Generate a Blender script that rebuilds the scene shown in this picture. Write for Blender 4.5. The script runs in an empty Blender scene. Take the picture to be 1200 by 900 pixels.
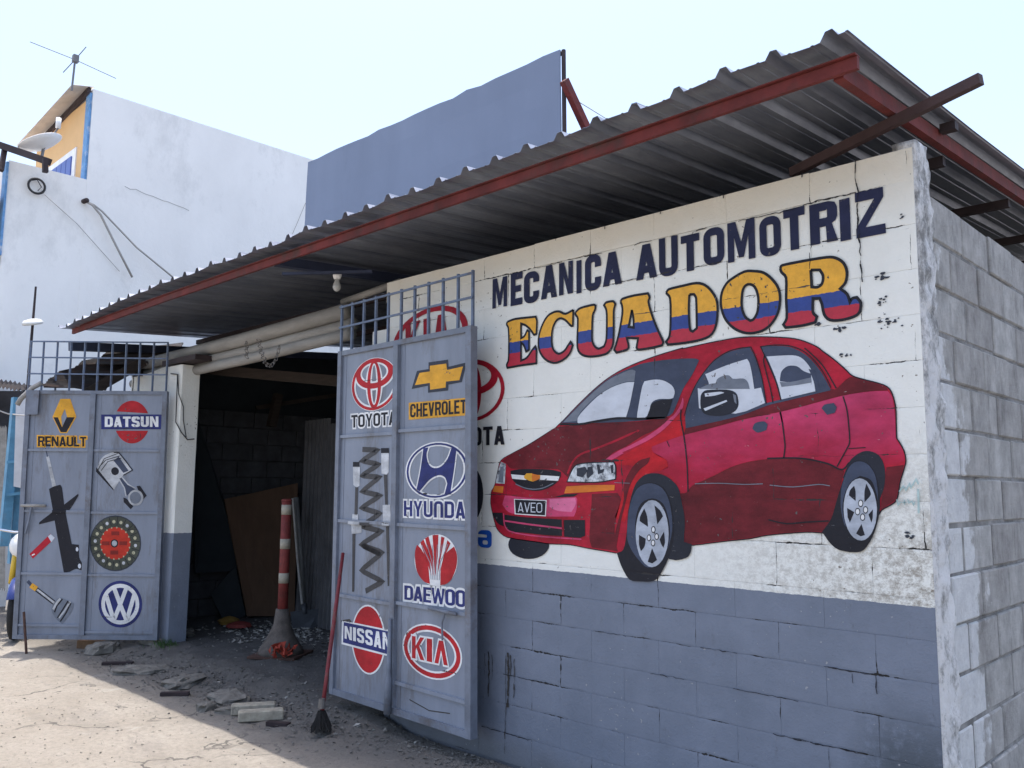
import bpy, math, random
from math import sin, cos, pi, radians, sqrt, atan2
from mathutils import Vector, Matrix, noise
from mathutils.geometry import tessellate_polygon
random.seed(7)
SC = bpy.context.scene
COL = SC.collection

# ---------------------------------------------------------------- camera, world, sun, exposure
cam_data = bpy.data.cameras.new('camera'); cam = bpy.data.objects.new('camera', cam_data); COL.objects.link(cam)
cam_data.sensor_fit = 'HORIZONTAL'; cam_data.sensor_width = 36.0; cam_data.lens = 30.0
cam_data.clip_start = 0.05; cam_data.clip_end = 2000.0
cam.matrix_world = Matrix([[0.716403, 0.078262, 0.693283, 1.2372], [0.697633, -0.092693, -0.710434, -3.7402], [0.008662, 0.992614, -0.121003, 1.6]] + [[0, 0, 0, 1]])
SC.camera = cam

SUNVEC = Vector((-0.22, 0.12, 2.5)).normalized()
world = bpy.data.worlds.new('World'); SC.world = world; world.use_nodes = True
wn = world.node_tree.nodes; wl_ = world.node_tree.links
sky = wn.new('ShaderNodeTexSky'); sky.sky_type = 'NISHITA'; sky.sun_disc = False
sky.sun_elevation = math.asin(SUNVEC.z); sky.sun_rotation = atan2(SUNVEC.x, SUNVEC.y)
sky.air_density = 1.0; sky.dust_density = 3.0; sky.ozone_density = 1.0; sky.altitude = 10
hsv = wn.new('ShaderNodeHueSaturation'); hsv.inputs['Saturation'].default_value = .95; wl_.new(sky.outputs[0], hsv.inputs['Color']); wl_.new(hsv.outputs[0], wn['Background'].inputs['Color']); wn['Background'].inputs['Strength'].default_value = 0.15
sd = bpy.data.lights.new('sun', 'SUN'); sd.energy = 2.2; sd.angle = radians(0.53); sd.color = (1.0, 0.95, 0.88)
sun = bpy.data.objects.new('sun', sd); COL.objects.link(sun)
sun.rotation_euler = SUNVEC.to_track_quat('Z', 'Y').to_euler(); sun.location = (0, 0, 30)
SC.view_settings.view_transform = 'Standard'; SC.view_settings.look = 'None'
SC.view_settings.exposure = 1.32; SC.view_settings.gamma = 1.0

# ---------------------------------------------------------------- materials
MATS = {}
def nodes_of(name):
    m = bpy.data.materials.new(name); m.use_nodes = True
    nt = m.node_tree; b = nt.nodes['Principled BSDF']
    MATS[name] = m
    return m, nt, b
def N(nt, t, **kw):
    n = nt.nodes.new(t)
    for k, v in kw.items(): setattr(n, k, v)
    return n
def math_node(nt, op, a, b=None, c=None, clamp=False):
    n = N(nt, 'ShaderNodeMath', operation=op, use_clamp=clamp)
    for i, v in enumerate((a, b, c)):
        if v is None: continue
        if isinstance(v, (int, float)): n.inputs[i].default_value = v
        else: nt.links.new(v, n.inputs[i])
    return n.outputs[0]
def mix(nt, f, a, b, blend='MIX'):
    n = N(nt, 'ShaderNodeMix', data_type='RGBA', blend_type=blend)
    for i, v in ((0, f), (6, a), (7, b)):
        if isinstance(v, (int, float)): n.inputs[i].default_value = v
        elif isinstance(v, (tuple, list)): n.inputs[i].default_value = (*v[:3], 1)
        else: nt.links.new(v, n.inputs[i])
    return n.outputs[2]
def pos(nt):
    g = N(nt, 'ShaderNodeNewGeometry'); return g.outputs['Position']
def noise_tex(nt, p, scale, detail=4, rough=.6, stretch=None):
    if stretch:
        mp = N(nt, 'ShaderNodeMapping'); mp.inputs['Scale'].default_value = stretch; nt.links.new(p, mp.inputs[0]); p = mp.outputs[0]
    n = N(nt, 'ShaderNodeTexNoise'); n.inputs['Scale'].default_value = scale; n.inputs['Detail'].default_value = detail
    n.inputs['Roughness'].default_value = rough; nt.links.new(p, n.inputs['Vector']); return n.outputs[0]
def ramp(nt, f, a, b, lo=0., hi=1.):
    n = N(nt, 'ShaderNodeMapRange'); n.inputs[1].default_value = a; n.inputs[2].default_value = b
    n.inputs[3].default_value = lo; n.inputs[4].default_value = hi
    nt.links.new(f, n.inputs[0]); return n.outputs[0]
def bump(nt, b, h, strength=.3, dist=.01):
    n = N(nt, 'ShaderNodeBump'); n.inputs['Strength'].default_value = strength; n.inputs['Distance'].default_value = dist
    nt.links.new(h, n.inputs['Height']); nt.links.new(n.outputs[0], b.inputs['Normal'])

def wear_group():
    g = bpy.data.node_groups.new('block_wall_wear', 'ShaderNodeTree')
    g.interface.new_socket('Crack', in_out='OUTPUT', socket_type='NodeSocketFloat')
    g.interface.new_socket('Chip', in_out='OUTPUT', socket_type='NodeSocketFloat')
    g.interface.new_socket('Height', in_out='OUTPUT', socket_type='NodeSocketFloat')
    o = g.nodes.new('NodeGroupOutput'); p = pos(g)
    sp = N(g, 'ShaderNodeSeparateXYZ'); g.links.new(p, sp.inputs[0])
    wob = math_node(g, 'MULTIPLY', math_node(g, 'SUBTRACT', noise_tex(g, p, 9, 5), .5), .022)
    z = math_node(g, 'ADD', sp.outputs[2], wob)
    pitch = math_node(g, 'ADD', .1664, math_node(g, 'MULTIPLY', math_node(g, 'GREATER_THAN', z, 1.165), .0306))
    zr = math_node(g, 'DIVIDE', math_node(g, 'SUBTRACT', z, 1.165), pitch)
    row = math_node(g, 'FLOOR', math_node(g, 'ADD', zr, .0))
    fz = math_node(g, 'ABSOLUTE', math_node(g, 'SUBTRACT', zr, math_node(g, 'ROUND', zr)))
    dz = math_node(g, 'MULTIPLY', fz, pitch)
    x = math_node(g, 'ADD', sp.outputs[0], math_node(g, 'MULTIPLY', wob, 1.3))
    par = math_node(g, 'MULTIPLY', math_node(g, 'MODULO', math_node(g, 'ABSOLUTE', row), 2.), .5)
    xr = math_node(g, 'ADD', math_node(g, 'DIVIDE', math_node(g, 'ADD', x, .25), .44), par)
    dx = math_node(g, 'MULTIPLY', math_node(g, 'ABSOLUTE', math_node(g, 'SUBTRACT', xr, math_node(g, 'ROUND', xr))), .44)
    d = math_node(g, 'MINIMUM', dz, dx)
    n1 = noise_tex(g, p, 2.6, 3); n2 = noise_tex(g, p, 30, 3)
    wid = ramp(g, n1, .52, .68, .0, .0042)
    wid = math_node(g, 'MULTIPLY', wid, ramp(g, n2, .38, .55, .0, 1.5))
    crack = math_node(g, 'LESS_THAN', d, wid)
    groove = ramp(g, d, .0, .012, 0., 1.)
    chips = N(g, 'ShaderNodeTexNoise'); chips.inputs['Scale'].default_value = 42; chips.inputs['Detail'].default_value = 3; g.links.new(p, chips.inputs['Vector'])
    big = noise_tex(g, p, 1.7, 3)
    thr = ramp(g, big, .35, .7, .78, .645)
    chip = math_node(g, 'GREATER_THAN', chips.outputs[0], thr)
    h = math_node(g, 'ADD', math_node(g, 'MULTIPLY', groove, ramp(g, n1, .42, .62, .0, .4)), math_node(g, 'MULTIPLY', noise_tex(g, p, 70, 4, .7), .55))
    h = math_node(g, 'SUBTRACT', h, math_node(g, 'MULTIPLY', math_node(g, 'MAXIMUM', crack, chip), .8))
    for i, v in enumerate((crack, chip, h)): g.links.new(v, o.inputs[i])
    return g
WEAR = wear_group()

def mat(name, col, rough=.7, metal=0., var=.15, scale=5., bs=0., bscale=60., dirt=None, dirt_amt=.0, streak=None, spec=.4):
    m, nt, b = nodes_of(name); p = pos(nt)
    n = noise_tex(nt, p, scale, 6, .65, streak)
    lo = tuple(c * (1 - var) for c in col); hi = tuple(min(1, c * (1 + var)) for c in col)
    c = mix(nt, ramp(nt, n, .3, .7), lo, hi)
    if dirt:
        n2 = noise_tex(nt, p, scale * .6, 8, .75, streak)
        c = mix(nt, ramp(nt, n2, .62 - dirt_amt * .25, .78 - dirt_amt * .2), c, dirt)
    nt.links.new(c, b.inputs['Base Color']); b.inputs['Roughness'].default_value = rough; b.inputs['Metallic'].default_value = metal
    b.inputs['Specular IOR Level'].default_value = spec
    if bs: bump(nt, b, noise_tex(nt, p, bscale, 5, .7), bs, .01)
    return m
def wall_paint_mat(name, col, var=.2, col2=None, zr=None):
    """a colour brushed on the block wall: shares the cracks and chips of the wall"""
    m, nt, b = nodes_of(name); p = pos(nt)
    g = N(nt, 'ShaderNodeGroup', node_tree=WEAR)
    n = noise_tex(nt, p, 7, 6, .7, (1, 1, 1.8))
    if col2:
        sp = N(nt, 'ShaderNodeSeparateXYZ'); nt.links.new(p, sp.inputs[0])
        t = math_node(nt, 'ADD', sp.outputs[2], math_node(nt, 'MULTIPLY', math_node(nt, 'SUBTRACT', noise_tex(nt, p, 4, 4, .6, (.6, 1, 1.5)), .5), .45))
        base = mix(nt, ramp(nt, t, *zr), col, col2)
    else: base = mix(nt, 0., col, col)
    v = math_node(nt, 'MULTIPLY', ramp(nt, n, .3, .7, 1 - var, 1 + var), ramp(nt, noise_tex(nt, p, 2.1, 3, .6), .3, .7, 1 - var * .9, 1 + var * .7))
    hs = N(nt, 'ShaderNodeHueSaturation'); nt.links.new(base, hs.inputs['Color']); nt.links.new(v, hs.inputs['Value'])
    c = mix(nt, g.outputs['Chip'], hs.outputs[0], (.10, .09, .09))
    fine = math_node(nt, 'GREATER_THAN', noise_tex(nt, p, 38, 5, .75, (.35, 1, 2.2)), .70)
    c = mix(nt, math_node(nt, 'MULTIPLY', fine, .45), c, (.55, .53, .52))
    c = mix(nt, g.outputs['Crack'], c, (.03, .028, .03))
    nt.links.new(c, b.inputs['Base Color']); b.inputs['Roughness'].default_value = .62; b.inputs['Specular IOR Level'].default_value = .25
    bump(nt, b, g.outputs['Height'], .55, .006)
    return m

def two_tone(name, cracks):
    # painted masonry: white above 1.132 m, blue grey below
    m, nt, b = nodes_of(name); p = pos(nt); g = N(nt, 'ShaderNodeGroup', node_tree=WEAR)
    sp = N(nt, 'ShaderNodeSeparateXYZ'); nt.links.new(p, sp.inputs[0]); z = sp.outputs[2]; x = sp.outputs[0]
    cream = mix(nt, ramp(nt, math_node(nt, 'ADD', z, math_node(nt, 'MULTIPLY', noise_tex(nt, p, 3, 5), .25)), 2.9, 3.12), (.78, .78, .74), (.66, .61, .52))
    n1 = noise_tex(nt, p, 4, 6, .7); cream = mix(nt, ramp(nt, n1, .35, .75, 0, .5), cream, (.66, .65, .60))
    # brown grime rubbed in low at the corner
    gx = ramp(nt, x, -1.3, -.1); gz = ramp(nt, z, 1.95, 1.25)
    gr = math_node(nt, 'MULTIPLY', math_node(nt, 'MULTIPLY', gx, gz), ramp(nt, noise_tex(nt, p, 22, 9, .85, (1, 1, 1.2)), .44, .58))
    cream = mix(nt, math_node(nt, 'MULTIPLY', gr, .85), cream, (.24, .21, .17))
    grey = mix(nt, ramp(nt, noise_tex(nt, p, 2.5, 6, .7), .3, .7), (.145, .168, .215), (.195, .22, .278))
    grey = mix(nt, ramp(nt, noise_tex(nt, p, 6, 8, .8, (2, 1, .7)), .60, .72, 0, .7), grey, (.10, .10, .11))
    # darker patch at the foot of the corner
    pz = ramp(nt, z, .78, .5); px = ramp(nt, x, -.42, -.2)
    patch = math_node(nt, 'MULTIPLY', math_node(nt, 'MULTIPLY', pz, px), ramp(nt, noise_tex(nt, p, 9, 6, .8), .35, .5))
    grey = mix(nt, math_node(nt, 'MULTIPLY', patch, .75), grey, (.055, .065, .075))
    low = ramp(nt, math_node(nt, 'ADD', z, math_node(nt, 'MULTIPLY', noise_tex(nt, p, 6, 5), .2)), .28, .08)
    grey = mix(nt, math_node(nt, 'MULTIPLY', low, .6), grey, (.12, .115, .11))
    fs_ = math_node(nt, 'GREATER_THAN', noise_tex(nt, p, 30, 6, .8, (.3, 1, 1.6)), .655)
    cream = mix(nt, math_node(nt, 'MULTIPLY', fs_, .4), cream, (.36, .35, .33)); grey = mix(nt, math_node(nt, 'MULTIPLY', fs_, .35), grey, (.09, .10, .125))
    edge = math_node(nt, 'ADD', z, math_node(nt, 'MULTIPLY', math_node(nt, 'SUBTRACT', noise_tex(nt, p, 25, 3), .5), .012))
    c = mix(nt, math_node(nt, 'GREATER_THAN', edge, 1.132), grey, cream)
    chipc = mix(nt, math_node(nt, 'GREATER_THAN', z, 1.132), (.33, .33, .34), (.16, .13, .10))
    c = mix(nt, math_node(nt, 'MULTIPLY', g.outputs['Chip'], .85), c, chipc)
    if cracks: c = mix(nt, g.outputs['Crack'], c, (.03, .028, .026))
    nt.links.new(c, b.inputs['Base Color']); b.inputs['Roughness'].default_value = .75; b.inputs['Specular IOR Level'].default_value = .25
    bump(nt, b, g.outputs['Height'] if cracks else noise_tex(nt, p, 40, 6, .8), .8, .008)
def make_materials():
    two_tone('wall_paint', True); two_tone('pillar_paint', False)
    W = wall_paint_mat
    W('car_red', (.36, .010, .028), .35); W('car_maroon', (.125, .010, .016), .35); W('car_scarlet', (.45, .010, .018), .3)
    W('car_pink', (.56, .06, .15), .3); W('car_palepink', (.68, .16, .30), .2)
    W('car_side', (.36, .010, .035), .22, (.50, .045, .13), (1.70, 2.04))
    W('tricolour_y', (.75, .38, .03))
    m, nt, b = nodes_of('tricolour'); p = pos(nt); g = N(nt, 'ShaderNodeGroup', node_tree=WEAR)
    sp = N(nt, 'ShaderNodeSeparateXYZ'); nt.links.new(p, sp.inputs[0])
    z = math_node(nt, 'ADD', sp.outputs[2], math_node(nt, 'MULTIPLY', math_node(nt, 'SUBTRACT', noise_tex(nt, p, 22, 4), .5), .02))
    c = mix(nt, math_node(nt, 'GREATER_THAN', z, 2.428), (.43, .016, .04), (.022, .05, .24))
    c = mix(nt, math_node(nt, 'GREATER_THAN', z, 2.497), c, (.74, .37, .03))
    hs = N(nt, 'ShaderNodeHueSaturation'); nt.links.new(c, hs.inputs['Color']); nt.links.new(ramp(nt, noise_tex(nt, p, 12, 6, .8), .3, .7, .78, 1.15), hs.inputs['Value'])
    c = mix(nt, math_node(nt, 'MAXIMUM', g.outputs['Crack'], g.outputs['Chip']), hs.outputs[0], (.05, .045, .04))
    nt.links.new(c, b.inputs['Base Color']); b.inputs['Roughness'].default_value = .6; bump(nt, b, g.outputs['Height'], .5, .006)
    W('black_paint', (.014, .014, .02)); W('tyre_paint', (.020, .022, .032)); W('slate_paint', (.050, .062, .10)); W('grey_paint', (.16, .18, .22))
    W('pale_paint', (.55, .58, .64), .12); W('white_paint', (.70, .70, .70), .14); mat('lamp_paint', (.60, .63, .66), .5, 0, .1, 34, 0, 60, (.05, .055, .07), .75); W('rim_paint', (.38, .41, .47), .3)
    W('gold_paint', (.68, .34, .035), .2); W('orange_paint', (.62, .17, .025)); W('navy_heading', (.017, .020, .055), .25)
    W('logo_red', (.40, .016, .022), .25); W('wall_red', (.36, .010, .025), .2); W('navy_paint', (.025, .032, .14), .25); W('blue_letter', (.015, .09, .42)); W('dark_blot', (.035, .04, .055))
    W('teal_paint', (.38, .50, .49)); W('spring_paint', (.06, .058, .06)); W('steel_paint', (.45, .46, .48), .35); W('olive_paint', (.06, .065, .05), .3)
    W('disc_red', (.50, .035, .018)); W('disc_dark', (.22, .02, .015)); W('rivet_paint', (.45, .42, .28)); W('tag_red', (.42, .015, .03)); W('drip_stain', (.05, .045, .04))
    # the gates' grey enamel
    mat('gate_grey', (.20, .225, .28), .5, 0, .16, 3, .25, 9, (.105, .095, .09), .42, (1.6, 1.6, .35))
    mat('gate_frame_grey', (.155, .175, .22), .5, 0, .25, 6, .15, 40, (.10, .085, .08), .35)
    mat('bar_blue_grey', (.11, .145, .22), .5, 0, .2, 20, 0, 40, (.07, .04, .03), .3)
    mat('rust_iron', (.09, .05, .04), .85, .2, .4, 14, .4, 60)
    mat('red_primer', (.125, .02, .018), .75, .0, .4, 7, .25, 40, (.06, .032, .028), .5)
    mat('old_grey_sheet', (.085, .085, .09), .7, .2, .3, 3, .2, 30)
    mat('brown_iron', (.055, .032, .032), .7, .2, .3, 6, .2, 60)
    mat('dark_blue_beam', (.035, .045, .085), .6, .2, .25, 5, .1)
    mat('purlin_iron', (.04, .028, .03), .7, .2, .3, 6)
    # galvanised roof
    m, nt, b = nodes_of('galvanised'); p = pos(nt)
    c = mix(nt, ramp(nt, noise_tex(nt, p, 2.2, 8, .75, (3, .35, 1)), .32, .72), (.165, .185, .24), (.37, .395, .45))
    c = mix(nt, ramp(nt, noise_tex(nt, p, 7, 8, .8, (2, .5, 1)), .60, .8, 0, .7), c, (.14, .10, .09))
    nt.links.new(c, b.inputs['Base Color']); b.inputs['Metallic'].default_value = .6
    nt.links.new(ramp(nt, noise_tex(nt, p, 11, 4), .3, .7, .28, .48), b.inputs['Roughness']); bump(nt, b, noise_tex(nt, p, 3, 4, .6, (1, .3, 1)), .25, .02)
    mat('rusty_sheet', (.06, .055, .056), .75, .3, .45, 3, .2, 30, (.09, .045, .03), .5, (3, .4, 1))
    mat('beige_awning', (.55, .50, .44), .6, .2, .15, 4)
    # side wall blocks with white limewash near the corner
    m, nt, b = nodes_of('block_grey'); p = pos(nt); sp = N(nt, 'ShaderNodeSeparateXYZ'); nt.links.new(p, sp.inputs[0])
    oi = N(nt, 'ShaderNodeObjectInfo')
    c = mix(nt, ramp(nt, noise_tex(nt, p, 6, 9, .75, (1, 1, .8)), .32, .68), (.30, .295, .29), (.62, .615, .605))
    c = mix(nt, math_node(nt, 'MULTIPLY', oi.outputs['Random'], .40), c, (.22, .20, .195))
    c = mix(nt, ramp(nt, noise_tex(nt, p, 3.5, 9, .8, (1, 2.2, .6)), .52, .72, 0, .7), c, (.10, .098, .10))
    fz = ramp(nt, sp.outputs[2], 2.35, 1.55, .0, .40)
    t = math_node(nt, 'SUBTRACT', math_node(nt, 'ADD', sp.outputs[1], math_node(nt, 'MULTIPLY', math_node(nt, 'SUBTRACT', noise_tex(nt, p, 3.2, 6, .65), .5), .9)), fz)
    ww = math_node(nt, 'MULTIPLY', ramp(nt, t, .17, .12), ramp(nt, noise_tex(nt, p, 18, 7, .8, (1, 1, .5)), .30, .42, .25, 1.))
    lime = mix(nt, ramp(nt, noise_tex(nt, p, 10, 6, .8), .3, .7), (.58, .59, .61), (.80, .81, .82))
    c = mix(nt, ww, c, lime)
    nt.links.new(c, b.inputs['Base Color']); b.inputs['Roughness'].default_value = .9; b.inputs['Specular IOR Level'].default_value = .2
    h = math_node(nt, 'ADD', noise_tex(nt, p, 70, 8, .85), math_node(nt, 'MULTIPLY', noise_tex(nt, p, 14, 5, .75), 1.4))
    bump(nt, b, h, 1., .014)
    m, nt, b = nodes_of('corner_plaster'); p = pos(nt); sx_ = N(nt, 'ShaderNodeSeparateXYZ'); nt.links.new(p, sx_.inputs[0]); N_z = sx_.outputs[2]
    c = mix(nt, ramp(nt, math_node(nt, 'SUBTRACT', noise_tex(nt, p, 9, 9, .8, (1, 1, .5)), ramp(nt, N_z, 1.6, 2.6, 0., .07)), .36, .50), (.26, .26, .26), (.80, .80, .81))
    c = mix(nt, ramp(nt, noise_tex(nt, p, 30, 8, .8, (1, 1, .5)), .60, .72), c, (.13, .12, .115))
    nt.links.new(c, b.inputs['Base Color']); b.inputs['Roughness'].default_value = .9
    bump(nt, b, math_node(nt, 'ADD', noise_tex(nt, p, 55, 6, .8, (1, 1, .6)), noise_tex(nt, p, 12, 5, .7, (1, 1, .4))), 1., .02)
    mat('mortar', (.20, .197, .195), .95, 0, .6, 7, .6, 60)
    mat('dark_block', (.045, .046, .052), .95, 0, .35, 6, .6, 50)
    # ground: pale concrete street, oil-black dirt inside the doorway
    m, nt, b = nodes_of('street_concrete'); p = pos(nt); sp = N(nt, 'ShaderNodeSeparateXYZ'); nt.links.new(p, sp.inputs[0])
    c = mix(nt, ramp(nt, noise_tex(nt, p, 1.1, 9, .7), .3, .7), (.28, .245, .20), (.40, .36, .31))
    c = mix(nt, ramp(nt, noise_tex(nt, p, 26, 9, .85), .46, .66, 0, .75), c, (.20, .18, .155))
    c = mix(nt, ramp(nt, noise_tex(nt, p, .8, 6, .7, (1, 2.2, 1)), .54, .66, 0, .5), c, (.19, .17, .15))
    c = mix(nt, ramp(nt, noise_tex(nt, p, 3.1, 8, .7, (1, 2.5, 1)), .58, .70, 0, .55), c, (.21, .195, .18))
    c = mix(nt, ramp(nt, noise_tex(nt, p, 2.3, 5, .7, (1.6, .8, 1)), .60, .68, 0, .5), c, (.42, .40, .36))
    wv = N(nt, 'ShaderNodeTexVoronoi', feature='DISTANCE_TO_EDGE'); wv.inputs['Scale'].default_value = .55
    wp = N(nt, 'ShaderNodeVectorMath', operation='ADD'); nt.links.new(p, wp.inputs[0])
    nn = N(nt, 'ShaderNodeTexNoise'); nn.inputs['Scale'].default_value = 2.2; nn.inputs['Detail'].default_value = 6; nt.links.new(p, nn.inputs['Vector'])
    sc = N(nt, 'ShaderNodeVectorMath', operation='SCALE'); sc.inputs['Scale'].default_value = .9; nt.links.new(nn.outputs['Color'], sc.inputs[0]); nt.links.new(sc.outputs[0], wp.inputs[1])
    nt.links.new(wp.outputs[0], wv.inputs['Vector'])
    crk = math_node(nt, 'MULTIPLY', math_node(nt, 'LESS_THAN', wv.outputs['Distance'], .006), ramp(nt, noise_tex(nt, p, 1.9, 3), .44, .55))
    c = mix(nt, math_node(nt, 'MULTIPLY', crk, .75), c, (.07, .065, .06))
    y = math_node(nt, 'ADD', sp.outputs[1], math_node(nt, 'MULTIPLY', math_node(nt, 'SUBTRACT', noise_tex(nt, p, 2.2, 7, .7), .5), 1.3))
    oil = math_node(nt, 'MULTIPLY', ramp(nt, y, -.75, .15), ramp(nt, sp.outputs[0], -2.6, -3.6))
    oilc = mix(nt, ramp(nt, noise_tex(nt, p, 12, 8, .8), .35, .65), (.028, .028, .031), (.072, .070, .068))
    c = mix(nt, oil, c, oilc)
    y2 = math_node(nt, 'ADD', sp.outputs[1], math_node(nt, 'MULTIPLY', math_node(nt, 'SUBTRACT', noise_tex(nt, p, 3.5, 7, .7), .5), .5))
    c = mix(nt, math_node(nt, 'MULTIPLY', ramp(nt, y2, -1.05, -.5), .6), c, (.09, .087, .085))  # grey strip along the wall: stain plus the shaded ground's tone, put into the colour
    nt.links.new(c, b.inputs['Base Color']); b.inputs['Roughness'].default_value = .9
    bump(nt, b, math_node(nt, 'ADD', noise_tex(nt, p, 60, 7, .8), math_node(nt, 'MULTIPLY', noise_tex(nt, p, 9, 5, .7), 1.2)), .8, .02)
    mat('rubble_concrete', (.17, .16, .143), .95, 0, .35, 14, .8, 50, (.08, .075, .07), .3)
    mat('pale_brick', (.34, .31, .25), .95, 0, .25, 18, .6, 60, (.12, .11, .1), .2)
    mat('plaster_white', (.82, .815, .80), .85, 0, .06, .9, .45, 14, (.62, .62, .61), .30, (1, 1, .6))
    mat('billboard_grey', (.165, .20, .28), .55, 0, .07, 1.0, .08, 6, (.12, .145, .20), .22, (1.5, 1, .5))
    mat('plaster_crack', (.42, .42, .43), .9, 0, .1)
    mat('orange_plaster', (.66, .42, .20), .8, 0, .08, 2, .2, 30)
    mat('white_trim', (.74, .74, .74), .6); mat('blue_trim', (.12, .28, .52), .6, 0, .25, 10, 0, 30, (.6, .62, .64), .3)
    mat('blue_shutter', (.06, .10, .33), .4, 0, .1); mat('white_enamel', (.78, .78, .78), .35, 0, .05)
    mat('pipe_grey', (.26, .25, .235), .55, 0, .25, 6, .1, 40, (.12, .10, .09), .2, (.4, 2, 2))
    mat('timber', (.028, .02, .016), .85, 0, .35, 7, .4, 40, None, 0, (1, 1, 6))
    mat('plywood', (.10, .055, .032), .75, 0, .18, 4, .2, 30, (.14, .08, .05), .2, (3, 3, .6))
    mat('black_tarp', (.012, .017, .022), .75, 0, .3, 4, .3, 12)
    mat('post_red', (.17, .028, .024), .7, 0, .3, 16, .2, 60, (.10, .04, .035), .3); mat('post_cream', (.34, .31, .25), .7, 0, .15, 20, .1, 50, (.25, .2, .15), .2)
    mat('orange_rag', (.30, .04, .022), .8, 0, .3, 25, .3, 60); mat('cone_grey', (.10, .085, .075), .9, 0, .4, 14, .6, 50)
    mat('spade_steel', (.06, .065, .075), .6, .3, .3, 12, .3, 50); mat('grey_wood', (.12, .12, .118), .85, 0, .3, 12, .3, 50, None, 0, (4, 4, .5))
    mat('pole_red', (.15, .014, .02), .5, 0, .35, 14, .1, 40, (.12, .08, .06), .35); mat('black_bristle', (.02, .019, .019), .95, 0, .4, 40, 1., 90)
    mat('wire_black', (.025, .025, .028), .6, 0, .1); mat('wire_grey', (.33, .32, .31), .6, 0, .1); mat('chain_steel', (.16, .15, .145), .5, .6, .3, 40)
    mat('bulb_glass', (.40, .40, .39), .2, 0, .04); mat('antenna_metal', (.16, .165, .18), .7, .0, .1); mat('lamp_head', (.62, .62, .60), .4, 0, .1)
    mat('post_blue', (.10, .27, .42), .6, 0, .2, 8, .1, 30, (.2, .25, .3), .2); mat('banner_white', (.66, .68, .72), .7, 0, .1, 9)
    mat('bike_yellow', (.62, .40, .03), .3, 0, .06); mat('bike_blue', (.02, .035, .16), .25, 0, .1); mat('rubber', (.018, .018, .02), .85, 0, .2, 30, .3, 80)
    mat('chrome', (.62, .63, .66), .15, .95, .05); mat('wood_block', (.20, .12, .07), .85, 0, .3, 15, .4, 50)
    mat('litter_mix', (.26, .25, .23), .8, 0, .9, 9, 0); mat('litter_yellow', (.22, .13, .03), .6); mat('weed_green', (.05, .10, .03), .7, 0, .4, 30)
    mat('gravel_mix', (.15, .142, .13), .95, 0, .5, 22, .5, 80)
make_materials()

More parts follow.
